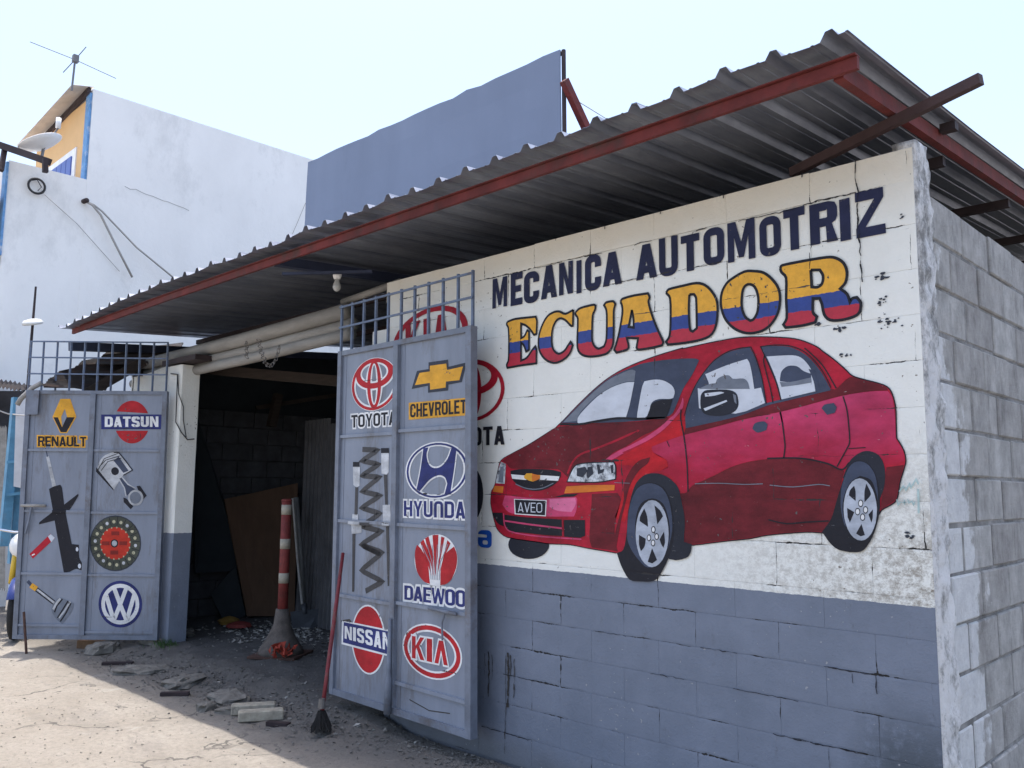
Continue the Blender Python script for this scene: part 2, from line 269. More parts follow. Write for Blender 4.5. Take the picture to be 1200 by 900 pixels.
# ---------------------------------------------------------------- mesh helpers
class MB:
    def __init__(s): s.v = []; s.f = []
    def add(s, vs, fs):
        o = len(s.v); s.v += [tuple(v) for v in vs]; s.f += [tuple(i + o for i in f) for f in fs]; return s
    def box(s, c, d, rz=0., ch=0.):
        x, y, z = (k / 2 for k in d)
        if ch:
            vs = []; fs = []
            for sx in (-1, 1):
                for sy in (-1, 1):
                    for sz in (-1, 1):
                        vs += [(sx * x, sy * (y - ch), sz * (z - ch)), (sx * (x - ch), sy * y, sz * (z - ch)), (sx * (x - ch), sy * (y - ch), sz * z)]
            I = lambda a, b_, c_, k: ((a > 0) * 4 + (b_ > 0) * 2 + (c_ > 0)) * 3 + k
            for q in (-1, 1):
                fs += [tuple(I(q, a, b_, 0) for a, b_ in ((-1, -1), (1, -1), (1, 1), (-1, 1))[::q]),
                       tuple(I(a, q, b_, 1) for a, b_ in ((-1, -1), (-1, 1), (1, 1), (1, -1))[::q]),
                       tuple(I(a, b_, q, 2) for a, b_ in ((-1, -1), (1, -1), (1, 1), (-1, 1))[::q])]
            for a in (-1, 1):
                for b_ in (-1, 1):
                    fs += [(I(a, b_, -1, 0), I(a, b_, 1, 0), I(a, b_, 1, 1), I(a, b_, -1, 1)), (I(a, -1, b_, 0), I(a, 1, b_, 0), I(a, 1, b_, 2), I(a, -1, b_, 2)), (I(-1, a, b_, 1), I(1, a, b_, 1), I(1, a, b_, 2), I(-1, a, b_, 2))]
            for a in (-1, 1):
                for b_ in (-1, 1):
                    for c_ in (-1, 1): fs.append((I(a, b_, c_, 0), I(a, b_, c_, 1), I(a, b_, c_, 2)))
        else:
            vs = [(sx * x, sy * y, sz * z) for sx in (-1, 1) for sy in (-1, 1) for sz in (-1, 1)]
            fs = [(0, 1, 3, 2), (4, 6, 7, 5), (0, 4, 5, 1), (2, 3, 7, 6), (0, 2, 6, 4), (1, 5, 7, 3)]
        cr, sr = cos(rz), sin(rz)
        return s.add([(c[0] + a * cr - b_ * sr, c[1] + a * sr + b_ * cr, c[2] + e) for a, b_, e in vs], fs)
    def beam(s, a, b, w, h, up=(0, 0, 1)):
        a, b = Vector(a), Vector(b); d = (b - a).normalized(); sd_ = d.cross(Vector(up)).normalized(); u = sd_.cross(d)
        vs = [p + sd_ * (i * w / 2) + u * (j * h / 2) for p in (a, b) for i, j in ((-1, -1), (1, -1), (1, 1), (-1, 1))]
        return s.add(vs, [(0, 3, 2, 1), (4, 5, 6, 7), (0, 1, 5, 4), (1, 2, 6, 5), (2, 3, 7, 6), (3, 0, 4, 7)])
    def tube(s, pts, r, n=8, cap=True):
        pts = [Vector(p) for p in pts]; rs = r if isinstance(r, (list, tuple)) else [r] * len(pts); rings = []
        ref = Vector((0, 0, 1)) if abs((pts[-1] - pts[0]).normalized().z) < .9 else Vector((1, 0, 0))
        vs = []
        for i, p in enumerate(pts):
            d = (pts[min(i + 1, len(pts) - 1)] - pts[max(i - 1, 0)]).normalized(); a = d.cross(ref).normalized(); b_ = a.cross(d)
            vs += [p + (a * cos(2 * pi * k / n) + b_ * sin(2 * pi * k / n)) * rs[i] for k in range(n)]
        fs = [(i * n + k, i * n + (k + 1) % n, (i + 1) * n + (k + 1) % n, (i + 1) * n + k) for i in range(len(pts) - 1) for k in range(n)]
        if cap: fs += [tuple(range(n))[::-1], tuple((len(pts) - 1) * n + k for k in range(n))]
        return s.add(vs, fs)
    def ribbon(s, rows, th=.003, nrm=None):
        """rows of points -> a sheet with thickness; nrm: thickness direction"""
        m = len(rows[0]); nr = Vector(nrm or (0, 0, 1)) * th
        top = [Vector(p) for r in rows for p in r]; vs = top + [p - nr for p in top]; o = len(top); R = len(rows)
        fs = []
        for i in range(R - 1):
            for j in range(m - 1):
                a, b_, c, d = i * m + j, i * m + j + 1, (i + 1) * m + j + 1, (i + 1) * m + j
                fs += [(a, b_, c, d), (a + o, d + o, c + o, b_ + o)]
        for j in range(m - 1): fs += [(j, j + o, j + 1 + o, j + 1), ((R - 1) * m + j, (R - 1) * m + j + 1, (R - 1) * m + j + 1 + o, (R - 1) * m + j + o)]
        for i in range(R - 1): fs += [(i * m, (i + 1) * m, (i + 1) * m + o, i * m + o), (i * m + m - 1, i * m + m - 1 + o, (i + 1) * m + m - 1 + o, (i + 1) * m + m - 1)]
        return s.add(vs, fs)
    def torus(s, c, R, r, ax=(0, 0, 1), n=16, k=6, sc=(1, 1)):
        ax = Vector(ax).normalized(); a = ax.orthogonal().normalized(); b_ = ax.cross(a); c = Vector(c); vs = []
        for i in range(n):
            t = 2 * pi * i / n; d = a * cos(t) * sc[0] + b_ * sin(t) * sc[1]
            for j in range(k):
                u = 2 * pi * j / k; vs.append(c + d * (R + r * cos(u)) + ax * r * sin(u))
        return s.add(vs, [(i * k + j, ((i + 1) % n) * k + j, ((i + 1) % n) * k + (j + 1) % k, i * k + (j + 1) % k) for i in range(n) for j in range(k)])
    def lathe(s, c, prof, n=20, ax=(0, 0, 1)):
        ax = Vector(ax).normalized(); a = ax.orthogonal().normalized(); b_ = ax.cross(a); c = Vector(c)
        vs = [c + ax * h + (a * cos(2 * pi * k / n) + b_ * sin(2 * pi * k / n)) * r for r, h in prof for k in range(n)]
        fs = [(i * n + k, i * n + (k + 1) % n, (i + 1) * n + (k + 1) % n, (i + 1) * n + k) for i in range(len(prof) - 1) for k in range(n)]
        return s.add(vs, fs + [tuple(range(n))[::-1], tuple((len(prof) - 1) * n + k for k in range(n))])

def wloc(o):
    v = Vector((0, 0, 0))
    while o: v += o.location; o = o.parent
    return v
def link(name, mb, m, parent=None, smooth=False, label=None):
    """one mesh object; vertices are given in world metres"""
    vs = mb.v
    if parent is None:
        xs, ys, zs = zip(*vs); off = Vector(((min(xs) + max(xs)) / 2, (min(ys) + max(ys)) / 2, min(zs)))
    else: off = wloc(parent)
    me = bpy.data.meshes.new(name); me.from_pydata([(v[0] - off.x, v[1] - off.y, v[2] - off.z) for v in vs], [], mb.f); me.update()
    me.materials.append(MATS[m] if isinstance(m, str) else m)
    if smooth:
        for p in me.polygons: p.use_smooth = True
    o = bpy.data.objects.new(name, me); COL.objects.link(o)
    if parent is None: o.location = off
    else: o.parent = parent
    if label: o['label'] = label
    return o
def tag(o, label, cat, group=None):
    o['label'] = label; o['category'] = cat
    if group: o['group'] = group
    return o
def thing(name, loc, label, cat, group=None):
    o = bpy.data.objects.new(name, None); COL.objects.link(o); o.location = loc; o.empty_display_size = .1
    return tag(o, label, cat, group)
def structure(o): o['kind'] = 'structure'; return o
def stuff(o): o['kind'] = 'stuff'; return o
def solo(name, mb, m, label, cat, group=None, smooth=False): return tag(link(name, mb, m, None, smooth), label, cat, group)
def inst(name, me, parent, loc, rz=0., scale=None):
    o = bpy.data.objects.new(name, me); COL.objects.link(o); o.parent = parent; o.location = Vector(loc) - wloc(parent); o.rotation_euler = (0, 0, rz)
    if scale: o.scale = scale
    return o
def mesh_of(name, mb, m):
    me = bpy.data.meshes.new(name); me.from_pydata(mb.v, [], mb.f); me.update(); me.materials.append(MATS[m]); return me

# ---------------------------------------------------------------- sign painter's tools
SHAPES = [
('car_painting','outline','black_paint',1,'s','W',[[(-2.577,1.577),(-2.547,1.617),(-2.522,1.704),(-2.495,1.766),(-2.407,1.804),(-2.269,1.854),(-2.145,1.907),(-2.035,1.956),(-2.041,1.956),(-1.992,1.987),(-1.886,2.067),(-1.755,2.156),(-1.637,2.219),(-1.506,2.264),(-1.339,2.3),(-1.18,2.324),(-1.18,2.32),(-1.028,2.333),(-0.883,2.34),(-0.793,2.337),(-0.679,2.323),(-0.583,2.306),(-0.521,2.285),(-0.46,2.252),(-0.433,2.228),(-0.392,2.194),(-0.336,2.14),(-0.303,2.105),(-0.253,2.084),(-0.198,2.065),(-0.155,2.045),(-0.135,2.013),(-0.124,1.958),(-0.124,1.892),(-0.125,1.826),(-0.117,1.81),(-0.098,1.771),(-0.092,1.728),(-0.102,1.691),(-0.12,1.637),(-0.136,1.567),(-0.166,1.542),(-0.202,1.52),(-0.251,1.456),(-0.364,1.419),(-0.463,1.416),(-0.54,1.416),(-0.729,1.394),(-0.818,1.374),(-0.955,1.355),(-1.135,1.327),(-1.188,1.328),(-1.327,1.292),(-1.464,1.258),(-1.573,1.264),(-1.607,1.26),(-1.595,1.259),(-1.673,1.265),(-1.807,1.275),(-1.946,1.288),(-2.092,1.285),(-2.192,1.291),(-2.434,1.306),(-2.511,1.341),(-2.54,1.382),(-2.563,1.444),(-2.581,1.506),(-2.577,1.577)]],0.011),
('car_painting','far_tyre','tyre_paint',1,'p','W',[[(-2.097,1.277),(-2.1,1.259),(-2.112,1.241),(-2.131,1.224),(-2.156,1.21),(-2.187,1.198),(-2.221,1.19),(-2.258,1.186),(-2.295,1.185),(-2.33,1.19),(-2.362,1.198),(-2.39,1.209),(-2.41,1.224),(-2.423,1.242),(-2.428,1.26),(-2.424,1.279),(-2.411,1.298),(-2.391,1.315),(-2.364,1.33),(-2.332,1.341),(-2.296,1.349),(-2.259,1.353),(-2.222,1.352),(-2.188,1.347),(-2.157,1.339),(-2.132,1.327),(-2.112,1.312),(-2.101,1.295)]],0),
('car_painting','body','car_red',2,'p','W',[[(-2.577,1.577),(-2.547,1.617),(-2.522,1.704),(-2.495,1.766),(-2.407,1.804),(-2.269,1.854),(-2.145,1.907),(-2.035,1.956),(-2.041,1.956),(-1.992,1.987),(-1.886,2.067),(-1.755,2.156),(-1.637,2.219),(-1.506,2.264),(-1.339,2.3),(-1.18,2.324),(-1.18,2.32),(-1.028,2.333),(-0.883,2.34),(-0.793,2.337),(-0.679,2.323),(-0.583,2.306),(-0.521,2.285),(-0.46,2.252),(-0.433,2.228),(-0.392,2.194),(-0.336,2.14),(-0.303,2.105),(-0.253,2.084),(-0.198,2.065),(-0.155,2.045),(-0.135,2.013),(-0.124,1.958),(-0.124,1.892),(-0.125,1.826),(-0.117,1.81),(-0.098,1.771),(-0.092,1.728),(-0.102,1.691),(-0.12,1.637),(-0.136,1.567),(-0.166,1.542),(-0.202,1.52),(-0.251,1.456),(-0.364,1.419),(-0.463,1.416),(-0.54,1.416),(-0.729,1.394),(-0.818,1.374),(-0.955,1.355),(-1.135,1.327),(-1.188,1.328),(-1.327,1.292),(-1.464,1.258),(-1.573,1.264),(-1.607,1.26),(-1.595,1.259),(-1.673,1.265),(-1.807,1.275),(-1.946,1.288),(-2.092,1.285),(-2.192,1.291),(-2.434,1.306),(-2.511,1.341),(-2.54,1.382),(-2.563,1.444),(-2.581,1.506)]],1),
('car_painting','hood','car_maroon',3,'p','W',[[(-2.49,1.764),(-2.407,1.802),(-2.269,1.853),(-2.145,1.906),(-2.035,1.954),(-2.041,1.954),(-1.867,1.961),(-1.639,1.967),(-1.467,1.958),(-1.264,1.972),(-1.296,1.94),(-1.377,1.9),(-1.427,1.885),(-1.545,1.827),(-1.626,1.798),(-1.688,1.757),(-1.751,1.751),(-1.88,1.738),(-1.918,1.721),(-1.956,1.663),(-1.995,1.692),(-2.034,1.709),(-2.195,1.715),(-2.406,1.717),(-2.451,1.75)]],1),
('car_painting','crease','car_red',4,'s','W',[[(-1.956,1.685),(-1.918,1.75),(-1.861,1.792),(-1.76,1.819),(-1.625,1.857),(-1.454,1.913),(-1.468,1.907)]],0.012),
('car_painting','wing_highlight','car_pink',4,'p','W',[[(-1.688,1.757),(-1.626,1.791),(-1.539,1.827),(-1.568,1.814),(-1.482,1.846),(-1.399,1.881),(-1.318,1.925),(-1.253,1.972),(-1.232,1.984),(-1.197,2.028),(-1.18,2.07),(-1.175,2.06),(-1.181,2.014),(-1.225,1.97),(-1.294,1.913),(-1.383,1.863),(-1.483,1.825),(-1.568,1.796),(-1.556,1.793),(-1.626,1.763),(-1.661,1.753)]],1),
('car_painting','wing_shade','car_scarlet',3,'p','W',[[(-1.542,1.792),(-1.458,1.825),(-1.367,1.863),(-1.286,1.913),(-1.222,1.97),(-1.183,1.994),(-1.169,1.921),(-1.178,1.876),(-1.279,1.853),(-1.375,1.822),(-1.368,1.795),(-1.32,1.771),(-1.281,1.747),(-1.273,1.714),(-1.321,1.696),(-1.377,1.688),(-1.443,1.651),(-1.477,1.614),(-1.52,1.519),(-1.554,1.423),(-1.62,1.448),(-1.576,1.545),(-1.541,1.655),(-1.464,1.723),(-1.609,1.731),(-1.617,1.752)]],1),
('car_painting','arch_shade','car_maroon',4,'p','W',[[(-1.561,1.614),(-1.518,1.696),(-1.458,1.75),(-1.384,1.767),(-1.401,1.735),(-1.459,1.696),(-1.519,1.614),(-1.554,1.505),(-1.58,1.423),(-1.612,1.285),(-1.62,1.353),(-1.594,1.442),(-1.559,1.546)]],1),
('car_painting','flank_maroon','car_maroon',3,'p','W',[[(-1.168,1.584),(-1.133,1.619),(-1.077,1.642),(-1.004,1.67),(-0.911,1.71),(-0.808,1.736),(-0.675,1.749),(-0.719,1.749),(-0.591,1.749),(-0.511,1.741),(-0.422,1.719),(-0.376,1.696),(-0.353,1.687),(-0.373,1.62),(-0.393,1.552),(-0.419,1.478),(-0.463,1.418),(-0.54,1.417),(-0.729,1.395),(-0.818,1.375),(-0.955,1.357),(-1.135,1.329),(-1.184,1.332),(-1.179,1.402),(-1.185,1.498),(-1.202,1.581)]],1),
('car_painting','flank_pink','car_side',3,'p','W',[[(-1.375,1.822),(-1.279,1.85),(-1.162,1.879),(-1.013,1.905),(-0.871,1.933),(-0.735,1.954),(-0.647,1.965),(-0.521,1.987),(-0.352,2.02),(-0.227,2.031),(-0.151,2.028),(-0.134,2.002),(-0.127,1.947),(-0.125,1.892),(-0.126,1.826),(-0.119,1.807),(-0.099,1.771),(-0.095,1.728),(-0.132,1.712),(-0.177,1.716),(-0.195,1.746),(-0.238,1.769),(-0.271,1.767),(-0.305,1.751),(-0.329,1.726),(-0.353,1.7),(-0.376,1.697),(-0.422,1.72),(-0.511,1.742),(-0.591,1.75),(-0.719,1.75),(-0.675,1.751),(-0.807,1.738),(-0.911,1.711),(-1.004,1.672),(-1.077,1.643),(-1.133,1.621),(-1.168,1.585),(-1.205,1.616),(-1.228,1.648),(-1.266,1.674),(-1.321,1.696),(-1.273,1.717),(-1.284,1.754),(-1.328,1.771),(-1.368,1.795)]],1),
('car_painting','beltline','car_maroon',4,'p','W',[[(-1.178,1.876),(-1.161,1.921),(-1.164,1.921),(-0.893,1.958),(-0.716,1.999),(-0.64,2.018),(-0.401,2.055),(-0.374,2.053),(-0.338,2.085),(-0.303,2.102),(-0.253,2.083),(-0.198,2.064),(-0.155,2.043),(-0.15,2.03),(-0.227,2.032),(-0.352,2.021),(-0.521,1.988),(-0.647,1.966),(-0.735,1.955),(-0.871,1.935),(-1.013,1.906)]],1),
('car_painting','quarter','car_red',4,'p','W',[[(-0.389,2.191),(-0.336,2.138),(-0.305,2.104),(-0.344,2.08),(-0.374,2.056),(-0.396,2.101),(-0.441,2.17),(-0.488,2.222),(-0.463,2.243)]],1),
('car_painting','rear_low','car_maroon',4,'p','W',[[(-0.17,1.702),(-0.098,1.71),(-0.105,1.685),(-0.121,1.637),(-0.137,1.568),(-0.166,1.545),(-0.202,1.522),(-0.191,1.599)]],1),
('car_painting','bumper_highlight','car_pink',3,'p','W',[[(-2.459,1.555),(-2.194,1.54),(-2.034,1.546),(-1.899,1.553),(-1.885,1.541),(-1.89,1.483),(-1.909,1.444),(-2.092,1.438),(-2.296,1.44),(-2.425,1.455),(-2.48,1.5)]],1),
('car_painting','bumper_light','car_palepink',4,'p','W',[[(-2.093,1.538),(-1.899,1.548),(-1.895,1.512),(-1.927,1.468),(-2.033,1.473),(-2.093,1.493)]],1),
('car_painting','bumper_side','car_maroon',3,'p','W',[[(-1.779,1.571),(-1.601,1.579),(-1.576,1.545),(-1.62,1.407),(-1.616,1.312),(-1.6,1.266),(-1.673,1.272),(-1.78,1.278),(-1.798,1.331),(-1.788,1.437)]],1),
('car_painting','seam','black_paint',4,'p','W',[[(-2.063,1.549),(-1.975,1.568),(-1.876,1.571),(-1.909,1.555)]],1),
('car_painting','grille','black_paint',5,'p','W',[[(-2.412,1.703),(-2.352,1.712),(-2.268,1.714),(-2.094,1.709),(-2.005,1.694),(-2.01,1.663),(-2.054,1.623),(-2.143,1.59),(-2.225,1.585),(-2.309,1.599),(-2.384,1.641),(-2.406,1.672)]],1),
('car_painting','grille_trim','grey_paint',6,'s','W',[[(-2.368,1.625),(-2.298,1.603),(-2.225,1.594),(-2.143,1.602),(-2.063,1.63)]],0.006),
('car_painting','grille_bar','white_paint',6,'p','W',[[(-2.406,1.683),(-2.288,1.675),(-2.277,1.648),(-2.395,1.656)]],0),
('car_painting','grille_bar','white_paint',6,'p','W',[[(-2.169,1.677),(-2.016,1.669),(-2.026,1.643),(-2.169,1.65)]],0),
('car_painting','emblem','gold_paint',7,'p','W',[[(-2.297,1.67),(-2.276,1.688),(-2.231,1.688),(-2.224,1.68),(-2.164,1.677),(-2.166,1.656),(-2.192,1.647),(-2.225,1.639),(-2.254,1.644),(-2.293,1.657)]],0),
('car_painting','emblem_shade','orange_paint',8,'p','W',[[(-2.231,1.686),(-2.169,1.675),(-2.166,1.656),(-2.192,1.647),(-2.23,1.642)]],0),
('car_painting','headlight_rim','black_paint',5,'p','W',[[(-1.964,1.635),(-1.926,1.708),(-1.885,1.738),(-1.76,1.749),(-1.622,1.749),(-1.607,1.717),(-1.609,1.65),(-1.715,1.634),(-1.824,1.632)]],1),
('car_painting','headlight','lamp_paint',6,'p','W',[[(-1.954,1.641),(-1.916,1.705),(-1.878,1.733),(-1.76,1.742),(-1.626,1.743),(-1.616,1.718),(-1.616,1.655),(-1.715,1.641),(-1.824,1.638)]],1),
('car_painting','lamp_mark','dark_blot',7,'p','W',[[(-1.885,1.713),(-1.824,1.723),(-1.806,1.698),(-1.843,1.663),(-1.885,1.67)]],1),
('car_painting','lamp_mark','dark_blot',7,'p','W',[[(-1.806,1.72),(-1.774,1.723),(-1.765,1.684),(-1.806,1.655),(-1.815,1.677)]],1),
('car_painting','lamp_mark','dark_blot',7,'p','W',[[(-1.742,1.733),(-1.724,1.733),(-1.715,1.704),(-1.688,1.711),(-1.697,1.69),(-1.733,1.68)]],1),
('car_painting','lamp_mark','dark_blot',7,'p','W',[[(-1.648,1.728),(-1.626,1.732),(-1.627,1.686),(-1.64,1.683)]],1),
('car_painting','headlight','lamp_paint',6,'p','W',[[(-2.493,1.76),(-2.45,1.746),(-2.46,1.625),(-2.538,1.629),(-2.519,1.704)]],1),
('car_painting','lamp_mark','grey_paint',7,'p','W',[[(-2.497,1.727),(-2.467,1.734),(-2.471,1.633),(-2.516,1.633)]],1),
('car_painting','indicator','orange_paint',6,'p','W',[[(-1.98,1.572),(-1.964,1.612),(-1.806,1.62),(-1.618,1.622),(-1.621,1.593),(-1.806,1.581)]],0),
('car_painting','indicator','orange_paint',6,'p','W',[[(-2.562,1.577),(-2.549,1.613),(-2.469,1.609),(-2.474,1.569)]],0),
('car_painting','number_plate_rim','white_paint',5,'p','W',[[(-2.38,1.535),(-2.115,1.532),(-2.12,1.438),(-2.373,1.443)]],0),
('car_painting','number_plate','black_paint',6,'p','W',[[(-2.372,1.531),(-2.122,1.527),(-2.127,1.444),(-2.364,1.449)]],0),
('car_painting','lower_grille','black_paint',5,'p','W',[[(-2.46,1.439),(-2.296,1.429),(-1.999,1.424),(-1.994,1.331),(-2.142,1.331),(-2.264,1.336),(-2.413,1.341),(-2.451,1.378)]],1),
('car_painting','lower_grille','black_paint',5,'p','W',[[(-1.983,1.422),(-1.827,1.427),(-1.827,1.34),(-1.862,1.327),(-1.98,1.328)]],0),
('car_painting','lower_grille','black_paint',5,'p','W',[[(-2.563,1.448),(-2.477,1.45),(-2.465,1.368),(-2.512,1.382),(-2.548,1.417)]],1),
('car_painting','grille_trim','car_pink',6,'s','W',[[(-2.466,1.447),(-2.457,1.378),(-2.413,1.341),(-2.243,1.324),(-2.043,1.32),(-1.853,1.32)]],0.008),
('car_painting','grille_trim','car_pink',6,'s','W',[[(-2.457,1.402),(-2.244,1.387),(-1.99,1.374)]],-0.01),
('car_painting','grille_trim','car_red',6,'s','W',[[(-1.992,1.427),(-1.989,1.329)]],-0.012),
('car_painting','windscreen','slate_paint',5,'p','W',[[(-2.002,1.977),(-1.886,2.063),(-1.755,2.153),(-1.637,2.215),(-1.506,2.253),(-1.422,2.27),(-1.299,2.275),(-1.181,2.271),(-1.097,2.263),(-1.078,2.252),(-1.121,2.181),(-1.176,2.113),(-1.216,2.036),(-1.264,1.978),(-1.467,1.962),(-1.774,1.966)]],1),
('car_painting','windscreen_edge','grey_paint',6,'p','W',[[(-1.987,1.98),(-1.877,2.062),(-1.746,2.15),(-1.637,2.208),(-1.506,2.243),(-1.473,2.233),(-1.482,2.178),(-1.542,2.179),(-1.638,2.158),(-1.746,2.112),(-1.858,2.032),(-1.886,1.982)]],1),
('car_painting','windscreen_glare','pale_paint',7,'p','W',[[(-1.877,2.0),(-1.881,1.975),(-1.858,1.964),(-1.747,1.975),(-1.666,1.987),(-1.539,1.986),(-1.513,2.054),(-1.482,2.174),(-1.542,2.175),(-1.638,2.155),(-1.737,2.111),(-1.848,2.031)]],1),
('car_painting','windscreen_glare','pale_paint',7,'p','W',[[(-1.467,1.972),(-1.462,2.01),(-1.432,2.139),(-1.415,2.172),(-1.357,2.176),(-1.3,2.168),(-1.245,2.138),(-1.226,2.103),(-1.235,2.071),(-1.262,2.067),(-1.318,2.071),(-1.359,2.062),(-1.379,2.039),(-1.388,1.996),(-1.425,1.975)]],1),
('car_painting','seat','black_paint',8,'p','W',[[(-1.385,2.016),(-1.367,2.049),(-1.318,2.064),(-1.239,2.064),(-1.259,2.012),(-1.28,1.97),(-1.409,1.966)]],1),
('car_painting','wiper','black_paint',8,'s','W',[[(-2.012,1.97),(-1.867,1.963),(-1.747,1.974),(-1.595,1.984),(-1.467,1.974),(-1.288,1.97)]],0.012),
('car_painting','front_window','slate_paint',5,'p','W',[[(-1.165,1.974),(-1.139,2.058),(-1.099,2.127),(-1.054,2.182),(-0.994,2.238),(-0.921,2.273),(-0.857,2.285),(-0.795,2.288),(-0.772,2.245),(-0.738,2.136),(-0.719,2.01),(-0.879,1.964),(-1.164,1.922)]],1),
('car_painting','rear_window','slate_paint',5,'p','W',[[(-0.733,2.283),(-0.681,2.282),(-0.597,2.27),(-0.535,2.239),(-0.487,2.198),(-0.44,2.134),(-0.403,2.06),(-0.468,2.044),(-0.638,2.021),(-0.66,2.099),(-0.697,2.194)]],1),
('car_painting','window_glare','pale_paint',6,'p','W',[[(-1.044,2.178),(-0.922,2.212),(-0.81,2.233),(-0.797,2.21),(-0.785,2.152),(-0.776,2.083),(-0.74,2.087),(-0.722,2.012),(-0.879,1.97),(-1.083,2.008),(-1.089,2.11),(-1.022,2.108),(-1.025,2.134)]],1),
('car_painting','seat','grey_paint',7,'p','W',[[(-1.022,2.126),(-0.985,2.128),(-0.974,2.149),(-0.938,2.162),(-0.909,2.16),(-0.888,2.142),(-0.833,2.139),(-0.809,2.12),(-0.799,2.085),(-1.085,2.106)]],1),
('car_painting','window_glare','pale_paint',6,'p','W',[[(-0.707,2.234),(-0.617,2.23),(-0.56,2.223),(-0.523,2.201),(-0.488,2.151),(-0.469,2.084),(-0.468,2.048),(-0.637,2.023),(-0.654,2.098),(-0.684,2.18)]],1),
('car_painting','seat','slate_paint',7,'p','W',[[(-0.641,2.125),(-0.632,2.157),(-0.6,2.178),(-0.556,2.173),(-0.525,2.148),(-0.489,2.132),(-0.489,2.115),(-0.59,2.102),(-0.642,2.11)]],1),
('car_painting','seat_low','grey_paint',7,'p','W',[[(-0.644,2.107),(-0.59,2.102),(-0.489,2.115),(-0.487,2.091),(-0.559,2.085),(-0.635,2.082)]],1),
('car_painting','window_bar','slate_paint',7,'p','W',[[(-0.5,2.155),(-0.473,2.146),(-0.449,2.053),(-0.471,2.047),(-0.478,2.096)]],1),
('car_painting','mirror','tyre_paint',8,'p','W',[[(-1.072,2.066),(-1.059,2.088),(-1.033,2.097),(-0.925,2.091),(-0.876,2.073),(-0.862,2.039),(-0.864,2.002),(-0.893,1.975),(-0.964,1.963),(-1.043,1.974),(-1.072,2.008)]],1),
('car_painting','mirror_glint','pale_paint',9,'p','W',[[(-1.048,2.081),(-0.961,2.083),(-0.936,2.076),(-0.99,2.066),(-1.045,2.064)]],1),
('car_painting','mirror_glint','pale_paint',9,'p','W',[[(-1.056,2.005),(-0.926,2.04),(-0.921,2.032),(-1.046,1.992)]],1),
('car_painting','mirror_glint','grey_paint',9,'p','W',[[(-0.89,2.068),(-0.873,2.059),(-0.871,2.015),(-0.883,2.028)]],1),
('car_painting','door_seam','black_paint',6,'s','W',[[(-0.718,2.239),(-0.723,2.209),(-0.693,2.083),(-0.681,2.012)]],0.006),
('car_painting','door_seam','black_paint',6,'s','W',[[(-0.637,1.916),(-0.645,1.966)]],0.006),
('car_painting','window_frame','black_paint',6,'s','W',[[(-1.171,1.974),(-1.139,2.058),(-1.099,2.13),(-1.054,2.185),(-0.993,2.242),(-0.92,2.277),(-0.857,2.289),(-0.788,2.289),(-0.765,2.238),(-0.735,2.136),(-0.715,2.008)]],0.005),
('car_painting','window_frame','black_paint',6,'s','W',[[(-0.739,2.285),(-0.667,2.285),(-0.594,2.274),(-0.528,2.244),(-0.48,2.2),(-0.434,2.137),(-0.398,2.061)]],0.005),
('car_painting','window_frame','black_paint',6,'s','W',[[(-0.737,2.285),(-0.697,2.194),(-0.66,2.099),(-0.64,2.02)]],0.006),
('car_painting','window_frame','slate_paint',6,'s','W',[[(-1.164,1.916),(-0.879,1.959),(-0.715,2.004),(-0.64,2.017),(-0.401,2.055)]],0.012),
('car_painting','door_seam','black_paint',6,'s','W',[[(-0.517,2.255),(-0.464,2.202),(-0.424,2.151),(-0.374,2.056)]],0.006),
('car_painting','door_seam','black_paint',6,'s','W',[[(-1.19,2.008),(-1.192,1.955),(-1.176,1.876),(-1.164,1.784),(-1.158,1.706),(-1.156,1.59)]],0.008),
('car_painting','door_seam','black_paint',6,'s','W',[[(-0.647,1.963),(-0.637,1.916),(-0.629,1.838),(-0.627,1.802),(-0.635,1.75)]],0.007),
('car_painting','door_seam','black_paint',6,'s','W',[[(-0.345,2.017),(-0.331,1.964),(-0.325,1.901),(-0.323,1.816),(-0.338,1.783),(-0.384,1.707)]],0.006),
('car_painting','door_seam','black_paint',6,'s','W',[[(-0.719,1.749),(-0.591,1.749),(-0.511,1.741),(-0.422,1.719),(-0.376,1.696),(-0.353,1.697),(-0.329,1.724)]],0.007),
('car_painting','door_seam','black_paint',6,'s','W',[[(-0.33,1.785),(-0.254,1.788)]],0.004),
('car_painting','door_seam','black_paint',6,'s','W',[[(-1.279,1.85),(-1.264,1.819)]],0.005),
('car_painting','sill_line','black_paint',6,'s','W',[[(-0.721,1.463),(-0.632,1.448),(-0.539,1.458),(-0.431,1.467)]],0.006),
('car_painting','scratch','grey_paint',6,'s','W',[[(-0.709,1.624),(-0.595,1.616),(-0.473,1.628),(-0.42,1.622)]],0.004),
('car_painting','scratch','grey_paint',6,'s','W',[[(-1.115,1.629),(-0.976,1.632),(-0.844,1.627),(-0.744,1.63)]],0.004),
('car_painting','scratch','grey_paint',6,'s','W',[[(-1.621,1.634),(-1.518,1.631)]],0.003),
('car_painting','door_handle','slate_paint',7,'p','W',[[(-0.791,1.892),(-0.776,1.918),(-0.732,1.925),(-0.711,1.91),(-0.718,1.883),(-0.763,1.872)]],1),
('car_painting','door_handle','slate_paint',7,'p','W',[[(-0.445,1.97),(-0.43,1.986),(-0.388,1.991),(-0.375,1.972),(-0.384,1.947),(-0.42,1.939)]],1),
('car_painting','arch','tyre_paint',5,'p','W',[[(-1.542,1.361),(-1.52,1.524),(-1.485,1.619),(-1.447,1.659),(-1.406,1.679),(-1.353,1.683),(-1.298,1.672),(-1.251,1.646),(-1.213,1.607),(-1.192,1.53),(-1.178,1.447),(-1.184,1.338),(-1.139,1.328),(-1.147,1.289),(-1.174,1.259),(-1.273,1.247),(-1.406,1.327)]],1),
